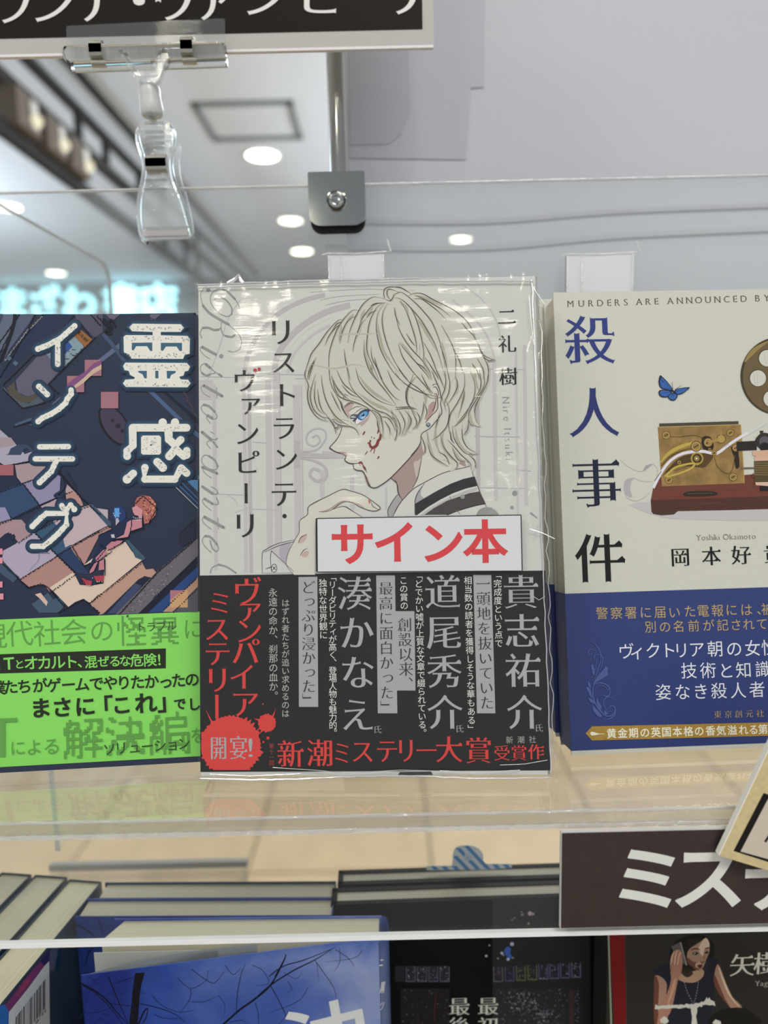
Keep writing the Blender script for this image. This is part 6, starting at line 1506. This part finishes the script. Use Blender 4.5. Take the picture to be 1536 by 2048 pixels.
A.line([(345, 1225), (430, 1060), (520, 945), (630, 875), (740, 850), (860, 845), (980, 868), (1040, 845), (1130, 775), (1260, 690), (1330, 655)], 5.6, 'd6d3da', taper=(1, 1)); A.line([(1330, 655), (1400, 615), (1520, 540)], 5.6, 'c9c9c6', taper=(1, 1)); A.line([(1080, 800), (1130, 765)], 5.8, 'b5b3ba', sm=0, taper=(.4, .4))
A.line([(360, 1150), (430, 1050)], 2, '3a2a22', sm=0, taper=(.6, .6))
A.line([(980, 900), (1010, 1000), (1080, 1065), (1140, 1070), (1175, 1000), (1190, 880)], 2, '5e4c2a', taper=(.7, .7)); A.line([(500, 690), (620, 695), (740, 680), (820, 690), (870, 720)], 1.6, '4f4022', taper=(.7, .7))
for x, y, r in ((480, 676, 40), (790, 792, 52), (1145, 652, 36), (508, 1142, 38), (1175, 1110, 40), (1202, 808, 36), (915, 752, 44), (1050, 716, 44), (930, 825, 16), (978, 862, 24), (615, 960, 20)):
    A.disc(x, y, r * 1.1, '5a4726'); A.disc(x, y, r * .92, 'b09454'); A.disc(x, y, r * .7, '8f7642' if x not in (1202,) else 'b07a5a')
    A.line([(x - r * .5, y + r * .3), (x + r * .5, y - r * .3)], 2.2, '453518', sm=0, taper=(1, 1))
A.line([(915, 752), (1050, 716)], 6, '9a8048', sm=0, taper=(1, 1)); A.line([(1050, 690), (1045, 635)], 4, 'a08648', sm=0, taper=(1, 1)); A.disc(1050, 716, 34, 'a88f50')
A.disc(800, 918, 66, 'a88e40'); A.disc(800, 918, 50, '3d2f1a'); A.disc(796, 918, 30, '8b7340'); A.disc(794, 918, 10, 'd8d2b8')
A.line([(470, 1105), (560, 1020), (660, 985), (770, 970), (740, 1020), (640, 1065), (560, 1090), (480, 1110)], 4, 'b8a24c', taper=(1, 1)); A.line([(560, 1050), (700, 1000)], 2.5, '6b5526', sm=0, taper=(.4, .4)); A.line([(820, 970), (790, 980)], 5, 'a88e40', sm=0, taper=(1, 1))
A.poly([(655, 1290), (700, 1262), (850, 1255), (980, 1262), (1015, 1280), (980, 1300), (830, 1310), (700, 1308)], '2f2621', 2); A.line([(700, 1283), (960, 1277)], 1, '5c524a', sm=0, taper=(1, 1))
A.poly([(1210, 745), (1400, 735), (1420, 690), (1420, 830), (1210, 840)], '28231f')
A.poly([(1250, 1010), (1400, 1008), (1400, 1025), (1260, 1030)], '6b6350')
A.disc(1500, 740, 90, '2f2c2c'); A.disc(1500, 742, 55, '5c535c'); A.disc(1500, 800, 50, '1f1c1f'); A.poly([(1450, 630), (1490, 630), (1480, 670), (1460, 670)], '2f2c2c'); A.poly([(1475, 840), (1510, 840), (1500, 880), (1485, 880)], '2a2626')
A.poly([(1370, 840), (1700, 820), (1700, 960), (1380, 890)], 'c9a48c'); A.poly([(1395, 900), (1560, 890), (1700, 890), (1700, 940), (1400, 960)], 'cfa893')
CO = '55492f'; A.poly([(1392, 945), (1700, 935), (1700, 1190), (1400, 1175)], CO)
for k in range(9): A.line([(1395, 965 + k * 24), (1560, 968 + k * 24)], 1.2, rnd.choice(('7d6c42', '3a3120')), sm=0, taper=(1, 1))
A.poly([(1405, 1165), (1700, 1160), (1700, 1200), (1540, 1205), (1410, 1195)], 'cfb09c'); A.poly([(1450, 1205), (1700, 1200), (1700, 1250), (1455, 1255)], '221f22'); A.lines(([(1385, 1070), (1370, 1110), (1395, 1115)], [(1400, 1150), (1380, 1215)]), 1.5, '5c3a30', taper=(1, .5))
A.X = None
# film reel, top right
cx, cy, R = 1559.2, 752, 78
A.disc(cx, cy, R, '3f3627', n=64); A.disc(cx + 2, cy + 1, R - 2.5, '66573a', n=64); A.line([(cx - 70, cy - 28), (cx - 50, cy - 52), (cx - 22, cy - 70)], 9, '8f7c4a', taper=(.2, .2))
for x, y, r in ((1534, 716, 18), (1515.5, 756, 17.5), (1543, 797, 18)): A.disc(x, y, r, '4a3f2a', n=32); A.disc(x + .5, y + .5, r - 1.5, 'c6c5ba', n=32)
A.lines(([(1508, 745), (1510, 768)], [(1514, 743), (1515, 770)], [(1528, 705), (1532, 728)]), 1, '9a978c', taper=(.5, .5))
# butterfly
A.zoom(1240, 740, 5.189)
for w in ([(415, 55), (440, 70), (500, 130), (545, 195), (540, 225), (480, 205), (420, 185), (400, 120)], [(400, 240), (410, 210), (470, 205), (540, 225), (520, 270), (470, 285), (420, 275)], [(565, 215), (610, 190), (725, 178), (690, 215), (640, 250), (585, 255)], [(535, 235), (595, 255), (592, 290), (560, 318), (520, 310), (495, 275)]):
    A.poly(w, '1c2438', 2); cxx = sum(p[0] for p in w) / len(w); cyy = sum(p[1] for p in w) / len(w); A.poly([(545 + (cxx + (p[0] - cxx) * .84 - 545) * .96, 222 + (cyy + (p[1] - cyy) * .80 - 222) * .96) for p in w], '3560a6', 2)
A.lines(([(545, 215), (450, 110)], [(545, 220), (430, 150)], [(540, 230), (430, 240)], [(570, 225), (690, 192)], [(550, 240), (560, 300)], [(545, 240), (520, 300)]), 1.1, '1c2a50', taper=(1, .3))
A.line([(535, 205), (560, 225), (555, 245)], 3, '1a1f30', taper=(.5, .5)); A.lines(([(548, 200), (540, 125)], [(570, 205), (635, 160)]), .9, '3c3a38', taper=(1, .6)); A.line([(425, 95), (450, 130)], 1.2, '16203a', taper=(1, 1))
A.X = None
A.done('cover_illustration', right)

A = Art(SRb, off=0.00005); A.rough = 0.5; GD, WH = 'b39a68', 'd9dbe3'
for ch, x, y in zip('警察署に届いた電報には、被', (418, 515, 612, 712, 810, 905, 1010, 1098, 1195, 1290, 1390, 1500, 1532), (628, 627, 625, 622, 620, 622, 615, 612, 610, 606, 605, 600, 600)): A.char(ch, *t2(x, y), 26, GD, 'gothic')
for ch, x, y in zip('別の名前が記されて', (745, 842, 935, 1035, 1135, 1230, 1320, 1405, 1495), (720, 720, 717, 713, 710, 708, 706, 703, 700)): A.char(ch, *t2(x, y), 25, GD, 'gothic')
for ch, x, y in zip('ヴィクトリア朝の女性', (580, 655, 762, 865, 952, 1055, 1180, 1308, 1432, 1545), (885, 888, 880, 878, 878, 872, 868, 868, 864, 860)): A.char(ch, *t2(x, y), 34, WH, 'gothic')
for ch, x, y in zip('技術と知識', (1003, 1132, 1255, 1372, 1502), (1015, 1013, 1015, 1010, 1005)): A.char(ch, *t2(x, y), 34, WH, 'gothic')
for ch, x, y in zip('姿なき殺人者', (830, 960, 1083, 1205, 1335, 1462), (1160, 1158, 1155, 1150, 1148, 1142)): A.char(ch, *t2(x, y), 34, WH, 'gothic')
for ch, x, y in zip('東京創元社', (1197, 1268, 1338, 1410, 1482), (1310, 1309, 1307, 1305, 1303)): A.char(ch, *t2(x, y), 16, GD, 'mincho')
A.poly([t2(307, 1437), t2(350, 1390), t2(1600, 1362), t2(1600, 1452), t2(350, 1485)], mat('a3823a', 0.5, mott=0.1, mscale=900))
for ch, x, y in zip('黄金期の英国本格の香気溢れる第', (482, 556, 630, 706, 780, 852, 925, 1000, 1072, 1148, 1220, 1295, 1370, 1438, 1502), range(1438, 1408, -2)): A.char(ch, *t2(x, y), 20.5, 'e9e4d0', 'bold')
A.poly([t2(338, 1438), t2(350, 1425), t2(385, 1436), t2(410, 1441), t2(385, 1447), t2(350, 1452)], 'e9e4d0', 2); A.line([t2(405, 1441), t2(435, 1441)], 1.4, 'e9e4d0', sm=0, taper=(1, .5))
# printed leaf ornament
A.zoom(1150, 1240, 9.307); OR = '4c5c92'
for p, w in (([(285, 405), (370, 450), (440, 540), (480, 650), (520, 720), (500, 820), (460, 950)], 18), ([(470, 660), (480, 760), (440, 880), (390, 1030), (340, 1200)], 18), ([(400, 620), (370, 570), (300, 545), (250, 580), (260, 640), (310, 640), (305, 615)], 14), ([(460, 645), (390, 650), (350, 690), (370, 745), (400, 740)], 14), ([(405, 700), (400, 820), (370, 940)], 12), ([(320, 740), (280, 730), (275, 765)], 12), ([(460, 960), (380, 1130), (340, 1250), (330, 1400), (380, 1560), (480, 1700), (600, 1790), (700, 1760), (750, 1680), (730, 1620), (690, 1590), (650, 1610), (650, 1640)], 26),
             ([(370, 1200), (450, 1170), (560, 1190), (630, 1250), (620, 1320)], 26), ([(380, 1260), (470, 1215), (560, 1240), (600, 1310)], 14), ([(640, 1260), (655, 1340), (620, 1410), (560, 1415), (520, 1390)], 20), ([(500, 1340), (520, 1370)], 20), ([(700, 1530), (700, 1470), (640, 1435), (570, 1450), (530, 1540), (560, 1640), (620, 1700), (700, 1690)], 16), ([(560, 1850), (660, 1830), (740, 1760), (755, 1690)], 22), ([(250, 975), (300, 965), (340, 1020)], 10), ([(320, 1000), (330, 1150)], 14)):
    A.line(p, w / 9.307, OR, taper=(.4, .5))
for p in ([(330, 830), (355, 900), (370, 980), (345, 1030), (310, 920), (300, 830)], [(460, 1000), (560, 880), (550, 850), (610, 890), (600, 960), (620, 1010), (560, 1060), (440, 1130), (370, 1180), (400, 1100)], [(240, 1140), (280, 1180), (300, 1260), (250, 1230)], [(210, 1250), (270, 1260), (300, 1330), (320, 1460), (270, 1400), (230, 1310)], [(245, 1450), (320, 1470), (370, 1560), (290, 1530)], [(330, 1590), (420, 1680), (500, 1780), (450, 1810), (380, 1740), (340, 1690)], [(420, 1440), (440, 1520), (490, 1600), (480, 1680), (420, 1600), (395, 1500)], [(540, 1680), (620, 1740), (560, 1760)]):
    A.poly(p, OR, 2)
A.X = None
A.done('band_lettering', bandR)
# ------------------------------------------------------------------ print on the lower covers
# blue sky cover: sky, branches, first strokes of the white title
def sky_mat():
    m = bpy.data.materials.new('printed_sky'); m.use_nodes = True; nt = m.node_tree; b = nt.nodes['Principled BSDF']; N = nt.nodes.new; L = nt.links.new
    b.inputs['Roughness'].default_value = 0.3
    tc = N('ShaderNodeTexCoord'); n = N('ShaderNodeTexNoise'); n.inputs['Scale'].default_value = 22; n.inputs['Detail'].default_value = 5; n.inputs['Distortion'].default_value = 0.6
    L(tc.outputs['Object'], n.inputs['Vector'])
    sx = N('ShaderNodeSeparateXYZ'); L(tc.outputs['Object'], sx.inputs[0])
    g = N('ShaderNodeMapRange'); g.inputs[1].default_value = -0.13; g.inputs[2].default_value = -0.02; g.inputs[3].default_value = -0.24; g.inputs[4].default_value = 0.14; L(sx.outputs[0], g.inputs[0])
    a = N('ShaderNodeMath'); a.operation = 'ADD'; L(n.outputs[0], a.inputs[0]); L(g.outputs[0], a.inputs[1])
    r = N('ShaderNodeValToRGB'); L(a.outputs[0], r.inputs[0]); e = r.color_ramp.elements
    e[0].position = 0.18; e[0].color = alb('142a78'); e[1].position = 0.95; e[1].color = alb('aab2c8')
    for p, c in ((0.38, '2b4a9c'), (0.58, '5068ac'), (0.75, '7f8fc0')): q = e.new(p); q.color = alb(c)
    L(r.outputs[0], b.inputs['Base Color']); return m
MSKY = sky_mat()
for o in blue.children:
    if o.name.startswith(('front_cover', 'spine', 'back_cover')): o.data.materials[0] = MSKY
SCa = Sheet(SC_.A, SC_.U, SC_.V)
A = Art(SCa, off=0.00005); A.rough = 0.35; BB = '0c0e18'; A.zoom(150, 1820, 2.4)
A.poly([(288, 304), (335, 300), (318, 360), (310, 420), (300, 560), (258, 560), (272, 440), (275, 395), (282, 350)], BB)
for p, w in (([(25, 350), (90, 385), (150, 430), (200, 490), (255, 550)], 6), ([(160, 318), (180, 370), (205, 430), (235, 500), (262, 560)], 4), ([(30, 360), (60, 375), (100, 400), (170, 470), (240, 560)], 3), ([(300, 560), (330, 490), (350, 470)], 7), ([(350, 470), (340, 520), (310, 560)], 4), ([(265, 460), (180, 450), (120, 430)], 2), ([(313, 450), (400, 470), (480, 500), (530, 540)], 3), ([(370, 410), (420, 460), (500, 490), (580, 480)], 2),
             ([(700, 560), (790, 480), (860, 430), (930, 370), (970, 310), (1010, 230)], 8), ([(860, 430), (940, 360), (1050, 290), (1150, 240), (1230, 190)], 5), ([(930, 320), (1000, 270), (1100, 240), (1250, 180)], 4), ([(960, 320), (1010, 225), (1005, 215)], 4), ([(775, 490), (780, 400), (800, 300), (820, 255)], 2.6), ([(740, 540), (800, 530), (830, 545)], 2), ([(940, 365), (970, 420), (1000, 480), (1010, 510), (980, 545)], 3), ([(865, 445), (880, 500), (880, 560)], 2.4), ([(1150, 240), (1200, 310), (1240, 370), (1255, 420)], 2.2), ([(1250, 190), (1310, 230), (1340, 270)], 2), ([(1160, 255), (1170, 340)], 1.8), ([(1270, 185), (1270, 250), (1240, 300)], 1.8),
             ([(560, 285), (620, 330), (670, 350), (720, 290)], 2.2), ([(720, 265), (760, 310), (800, 270)], 2), ([(490, 325), (550, 375), (600, 360), (640, 330)], 2), ([(555, 380), (550, 430), (500, 500)], 2.2), ([(560, 440), (620, 440), (690, 410)], 1.8), ([(690, 410), (720, 460), (710, 520)], 1.5), ([(1120, 370), (1080, 430), (1000, 470), (930, 490)], 1.6), ([(850, 265), (900, 290), (930, 350), (870, 365)], 1.8), ([(1020, 340), (1040, 380), (1010, 400)], 1.5), ([(1380, 190), (1340, 230), (1200, 250)], 1.6), ([(640, 290), (630, 340)], 1.4), ([(60, 320), (100, 340)], 1.2), ([(200, 350), (260, 330), (290, 320)], 1.6), ([(60, 500), (150, 480), (190, 440)], 1.4), ([(380, 500), (430, 520), (520, 520)], 1.6), ([(1000, 300), (1060, 330), (1090, 300)], 1.4)):
    A.line(p, w / 2.4 * 1.15, BB, taper=(1, .35))
for k in range(46):
    x, y = 30 + rnd.random() * 330, 320 + rnd.random() * 230; a = rnd.random() * 6.28; l = 20 + rnd.random() * 30
    A.z -= A.step; A.line([(x, y), (x + l * .6 * math.cos(a), y + l * .6 * math.sin(a)), (x + l * math.cos(a + .5), y + l * math.sin(a + .5))], .8, '1c2c66', sm=3, taper=(.6, .2))
A.X = None
A.char('沖', 655, 2080, 172, 'd4d7d6', 'bold', rot=7)
A.done('cover_print', [o for o in blue.children if o.name.startswith('front_cover')][0])
# spine lettering of the blue book
Ssp = Sheet(SB.L(WB + 0.0008, 0, 0.0014), (SB.U * 0.8 - SB.N * 0.35).normalized(), (0, 0, 1)); A = Art(Ssp)
for ch, x, y, s_ in (('ニ', 763, 1925, 22), ('黒', 765, 1975, 26), ('ツ', 764, 2012, 22)): A.char(ch, x, y, s_, 'd0d4d8', 'bold', rot=-12, sx=.45)
A.done('spine_lettering', [o for o in blue.children if o.name.startswith('spine')][0])
# same cover on the copy behind
A = Art(SB2, off=0.00045)
for p, w in (([(145, 1848), (160, 1852), (185, 1870), (200, 1884)], 2.5), ([(193, 1836), (200, 1850), (206, 1868)], 1.5), ([(200, 1890), (180, 1900), (170, 1930)], 2)): A.line(p, w, '141a34', taper=(1, .5))
A.done('cover_print', [o for o in sc.objects if o.name.startswith('blue_sky_novel.001')][0])

# black hardcover: garden windows
A = Art(SK, off=0.00006); A.rough = 0.5; c5 = lambda x, y: (760 + x / 3.2, 1860 + y / 3.2); r3 = random.Random(9)
def speckle(x0, y0, x1, y1, n, cols, s_=1.6):
    A.up()
    z = A.z
    for k in range(n):
        A.z = z; x, y = r3.uniform(x0, x1), r3.uniform(y0, y1); r = r3.uniform(.4, 1) * s_
        A.poly([(x - r, y), (x, y - r * .8), (x + r, y + .2), (x + .2, y + r)], r3.choice(cols))
A.poly([c5(720, -200), c5(1340, -210), c5(1350, 640), c5(720, 640)], '222324')
for i, x in enumerate((95, 165, 237, 309, 382)):
    A.poly([c5(x, 234), c5(x + 63, 234), c5(x + 63, 332), c5(x, 332)], '5e5e70' if i else '2c1c1c'); A.poly([c5(x + 4, 230), c5(x + 59, 230), c5(x + 59, 327), c5(x + 4, 327)], '22222c')
    speckle(*c5(x + 6, 235), *c5(x + 58, 325), 16 if i else 5, ('8a8aa0', '6a6a86', 'a8a8b0', '3c5030', '4a4468') if i else ('4c2422', '3a3a20'))
for i, x in enumerate((725, 798, 871, 944, 1014, 1084, 1153, 1224)):
    y0 = 236 - i * 4; A.poly([c5(x, y0), c5(x + 60, y0), c5(x + 62, y0 + 96), c5(x + 2, y0 + 96)], ('6c6a70', '5a5880', '76784e', '767a4c', '6c6c90', '6f6f98', '6f6f98', '8080a0')[i]); A.poly([c5(x + 4, y0 - 2), c5(x + 56, y0 - 2), c5(x + 57, y0 + 91), c5(x + 6, y0 + 91)], '25252e')
    speckle(*c5(x + 6, y0 + 4), *c5(x + 57, y0 + 90), 18, (('7a6a72', '5c5066') if i == 0 else ('5c5890', '40406a') if i == 1 else ('8a8c58', '6a7040', '484e30') if i < 4 else ('8a8ab0', 'a2a2bc', '5c5c88')))
A.poly([c5(130, 372), c5(445, 372), c5(445, 700), c5(130, 700)], '121214'); A.poly([c5(740, 366), c5(1280, 366), c5(1280, 700), c5(740, 700)], '26272a')
speckle(*c5(135, 375), *c5(440, 600), 70, ('5a5a62', '7a7a80', '3a3a30', '5a4838', '4a2424')); speckle(*c5(750, 380), *c5(1200, 602), 240, ('5c5c66', '7c7c88', '484850', '8c8c98', '3c3e3a')); speckle(*c5(820, 400), *c5(1000, 520), 70, ('8c8c98', 'a0a0a8', '6a6a78'), 2); speckle(*c5(1010, 510), *c5(1110, 602), 40, ('8c8c98', 'a0a0a8', '6a6a78'), 2)
A.poly([c5(1210, 385), c5(1240, 385), c5(1240, 700), c5(1210, 700)], '44302f'); speckle(*c5(1245, 380), *c5(1275, 602), 26, ('6a6a90', '8a8aa0')); A.line([c5(360, 400), c5(350, 500), c5(350, 600)], 2, '4c2020', taper=(.5, .5))
A.poly([c5(800, 120), c5(820, 105), c5(838, 120), c5(832, 150), c5(845, 165), c5(835, 185), c5(812, 170), c5(795, 140)], '3a5ca8', 2)
for x, y, r in ((845, 90, 4), (820, 187, 3.4), (780, 148, 3), (850, 178, 2), (700, 98, 2), (680, 166, 2.6), (755, 182, 1.8), (790, 160, 2), (765, 30, 2)): A.disc(*c5(x, y), r, 'a9b4c8' if r > 2 else '8a90a0', n=8)
for x, y, r, c in ((1060, 1827, 4.5, 'b09aa4'), (1066, 1828, 3, '9a8a96'), (1044, 1830, 1.8, 'a0929c'), (1043, 1824, 1.5, 'a0929c'), (1024, 1840, 1.6, 'a0929c'), (1029, 1836, 1.5, 'a0929c'), (1057, 1847, 2, 'b09aa4'), (1046, 1828, 1.2, 'a0929c')): A.disc(x, y, r, c, n=8)
A.char('最', *c5(508, 490), 43, 'c9d0c2', 'mincho_bold'); A.char('最', *c5(692, 488), 43, 'c9d0c2', 'mincho_bold'); A.char('後', *c5(508, 615), 43, 'c9d0c2', 'mincho_bold'); A.char('初', *c5(692, 615), 43, 'c9d0c2', 'mincho_bold')
A.done('cover_print', black)

# red edged novel
A = Art(SW, off=0.00006); A.rough = 0.45; w5 = lambda x, y: (1200 + x / 4.571, 1860 + y / 4.571)
A.poly([w5(68, -20), w5(84, -20), w5(112, 900), w5(96, 900)], '8f9384')
A.poly([w5(84, -20), w5(222, -25), w5(240, 900), w5(130, 900)], '720f10'); A.poly([w5(222, -25), w5(232, -25), w5(250, 900), w5(240, 900)], '3a3230')
SKN, SKS, SKH, DRS = 'a9836e', '6f4436', 'd6bfa6', '1c1f2c'
A.poly([w5(640, 330), w5(640, 180), w5(700, 100), w5(780, 60), w5(900, 40), w5(990, 70), w5(1040, 130), w5(1040, 250), w5(960, 400), w5(700, 420)], '14130f', 2)
A.poly([w5(470, 370), w5(620, 300), w5(760, 380), w5(900, 480), w5(960, 250), w5(1080, 270), w5(1050, 450), w5(1010, 860), w5(620, 860), w5(600, 480), w5(520, 410)], DRS)
A.poly([w5(740, 400), w5(840, 380), w5(940, 360), w5(945, 420), w5(880, 475), w5(800, 480), w5(720, 455)], 'b89478', 2); A.poly([w5(745, 330), w5(830, 370), w5(850, 400), w5(800, 435), w5(750, 400)], '2b2218', 2)
A.poly([w5(800, 200), w5(850, 150), w5(930, 100), w5(970, 70), w5(1000, 120), w5(1000, 200), w5(970, 270), w5(950, 330), w5(905, 375), w5(850, 340), w5(800, 290)], SKN, 2)
A.poly([w5(930, 105), w5(970, 72), w5(1000, 120), w5(990, 170), w5(960, 160), w5(940, 240), w5(900, 180)], SKH, 2); A.poly([w5(800, 250), w5(850, 290), w5(900, 300), w5(900, 370), w5(850, 340), w5(800, 300)], SKS, 2); A.poly([w5(880, 300), w5(930, 290), w5(900, 350), w5(870, 330)], 'c09a80', 2)
A.line([w5(830, 185), w5(870, 170), w5(915, 182)], 2.6, '2a1c16', taper=(.4, .6)); A.line([w5(960, 175), w5(985, 162), w5(1002, 165)], 2.2, '2a1c16', taper=(.4, .6))
A.poly([w5(840, 215), w5(870, 198), w5(905, 212), w5(875, 230)], '4c4a48', 2); A.disc(*w5(878, 213), 3, '191514', n=10); A.disc(*w5(868, 211), 1.2, 'd0ccc4', n=6); A.poly([w5(950, 212), w5(975, 195), w5(998, 200), w5(975, 218)], '4c4a48', 2); A.disc(*w5(974, 205), 2.4, '191514', n=10)
A.line([w5(950, 220), w5(955, 250), w5(945, 270)], 1.6, '7c4c3c', taper=(.3, .6)); A.line([w5(915, 285), w5(935, 298), w5(955, 285)], 2.2, '4c241c', taper=(.5, .5)); A.poly([w5(890, 325), w5(915, 315), w5(938, 322), w5(920, 350), w5(900, 345)], '4a2220', 2); A.poly([w5(905, 345), w5(925, 345), w5(915, 360)], '8a5048', 2)
A.poly([w5(650, 150), w5(735, 110), w5(795, 325), w5(780, 320), w5(700, 260)], '5a5654'); A.poly([w5(730, 112), w5(742, 112), w5(798, 322), w5(786, 326)], '8d8986')
A.poly([w5(500, 420), w5(560, 430), w5(610, 490), w5(600, 600), w5(560, 690), w5(620, 760), w5(600, 860), w5(510, 860), w5(490, 700), w5(495, 560)], SKN, 2); A.poly([w5(500, 420), w5(540, 500), w5(530, 700), w5(540, 860), w5(500, 860), w5(490, 700)], SKS, 2)
A.poly([w5(560, 680), w5(620, 560), w5(650, 450), w5(640, 330), w5(650, 240), w5(700, 180), w5(745, 200), w5(755, 300), w5(740, 400), w5(710, 470), w5(680, 620), w5(640, 760), w5(560, 860), w5(520, 860)], 'ac7c68', 2)
for p in ([w5(655, 330), w5(660, 250), w5(680, 195)], [w5(680, 320), w5(690, 240), w5(705, 185)], [w5(705, 320), w5(720, 240), w5(738, 200)]): A.line(p, 4.4, 'c6a088', taper=(.7, .5))
for p in ([w5(668, 330), w5(673, 250), w5(690, 200)], [w5(694, 330), w5(708, 240), w5(722, 200)]): A.line(p, 1.1, '5a3428', taper=(.5, .5))
A.line([w5(690, 440), w5(660, 560), w5(620, 680)], 6, 'c29a80', taper=(.4, .3)); A.line([w5(640, 400), w5(660, 300)], 3, SKS, taper=(.3, .5))
A.poly([w5(1075, 310), w5(1110, 370), w5(1150, 480), w5(1210, 610), w5(1260, 660), w5(1300, 715), w5(1200, 720), w5(1170, 680), w5(1080, 560), w5(1045, 470), w5(1050, 380)], SKN, 2); A.poly([w5(1045, 400), w5(1080, 480), w5(1150, 640), w5(1200, 720), w5(1170, 690), w5(1080, 570), w5(1040, 480)], SKS, 2); A.line([w5(1085, 340), w5(1130, 470), w5(1190, 600), w5(1270, 700)], 4, 'd6bfa6', taper=(.5, .3))
z = A.z + A.step
for k in range(52):    # printed scan lines
    A.z = z; y = 90 + k * 13; 
    for xa, xb in (((800, 1000),) if y < 380 else ((720, 940),) if y < 480 else ()): A.line([w5(xa + 14, y), w5(xb - 14, y - 3)], .7, '8a6c58' if y < 380 else '9c7c66', sm=0, taper=(.2, .2), layer=False)
A.z = z + A.step * 2
A.poly([w5(1000, 860), w5(1060, 760), w5(1180, 715), w5(1320, 715), w5(1430, 790), w5(1470, 860)], '15140f', 2)
for p in ([(770, 475), (800, 570), (850, 670)], [(900, 470), (885, 570), (860, 670)]):
    for k in range(10):
        t_ = k / 9; q = smooth_pts(p, 9); a = q[min(len(q) - 2, int(t_ * (len(q) - 2)))]; b = q[min(len(q) - 1, int(t_ * (len(q) - 2)) + 1)]; A.line([w5(*a), w5(*b)], 1.5, 'b9b6b0', sm=0, taper=(.6, .6))
def rough(pts, w, c='cfccc0'):
    q = smooth_pts(pts, 8); V = []
    for i, p in enumerate(q): V.append(w5(p[0] + r3.uniform(-6, 6), p[1] - w / 2 + r3.uniform(-7, 7)))
    for i, p in enumerate(q[::-1]): V.append(w5(p[0] + r3.uniform(-6, 6), p[1] + w / 2 + r3.uniform(-7, 7)))
    A.poly(V, c)
rough([(505, 705), (600, 705), (700, 700), (820, 695)], 34); rough([(820, 698), (880, 690), (940, 675)], 40); rough([(920, 680), (980, 665), (1050, 678)], 34)
A.poly([w5(940, 672), w5(965, 635), w5(975, 612), w5(985, 632), w5(1000, 615), w5(1012, 640), w5(1030, 645), w5(1055, 680), w5(1000, 690)], 'cfccc0')
A.poly([w5(830, 690), w5(885, 695), w5(890, 740), w5(878, 790), w5(890, 860), w5(835, 870), w5(842, 800), w5(832, 740)], 'cfccc0')
for cx_, cy_ in ((585, 825), (1070, 850)): A.poly([w5(cx_ + (38 + r3.uniform(-8, 8)) * math.cos(k * .35), cy_ + (30 + r3.uniform(-8, 8)) * math.sin(k * .35)) for k in range(18)], 'cfccc0')
A.char('矢', *w5(1300, 322), 53, 'd5d3c6', 'mincho_bold'); A.char('樹', *w5(1520, 305), 53, 'd5d3c6', 'mincho_bold')
A.text('Yag', w5(1440, 488), w5(1518, 486), 17, 'b5b3a8', 'mincho', prop=True)
A.done('cover_print', red)

# barcode cover
A = Art(SP, off=0.00006); A.rough = 0.4; b3 = lambda x, y: (x / 5.908, 1740 + y / 5.908)
A.poly([b3(-200, 1640), b3(100, 1580), b3(110, 2000), b3(-200, 2200)], '2a62a8'); A.poly([b3(60, 1600), b3(330, 1240), b3(480, 1080), b3(520, 1130), b3(330, 1400), b3(105, 1680)], '6d3566'); A.poly([b3(280, 1320), b3(360, 1260), b3(350, 1330), b3(220, 1480), b3(180, 1500)], '8a3a5c'); A.poly([b3(480, 1080), b3(590, 950), b3(575, 1080), b3(520, 1130)], '2c2358')
A.poly([b3(590, 960), b3(705, 820), b3(640, 1200), b3(590, 1180)], '4b5068'); A.poly([b3(650, 1150), b3(700, 900), b3(730, 1000), b3(700, 1200)], '17384e')
A.poly([b3(105, 1680), b3(330, 1400), b3(520, 1140), b3(582, 1075), b3(592, 2100), b3(95, 2100)], 'b9bcc0')
x = 185; r4 = random.Random(12)
while x < 540:
    w = r4.choice((5, 5, 9, 13)); yt = 1742 - (x - 183) * 1.29; A.poly([b3(x, yt), b3(x + w, yt - w * 1.29), b3(x + w, yt - w * 1.29 + 335), b3(x, yt + 345)], '1a1c22'); x += w + r4.choice((5, 8, 13))
for ch, x, y in (('4', 530, 1668), ('4', 500, 1702), ('7', 472, 1740), ('6', 446, 1775), ('5', 425, 1805)): A.char(ch, *b3(x, y), 13, '1a1c22', 'gothic')
A.done('cover_print', purple)

sc.collection.objects.unlink(_to); bpy.data.objects.remove(_to)
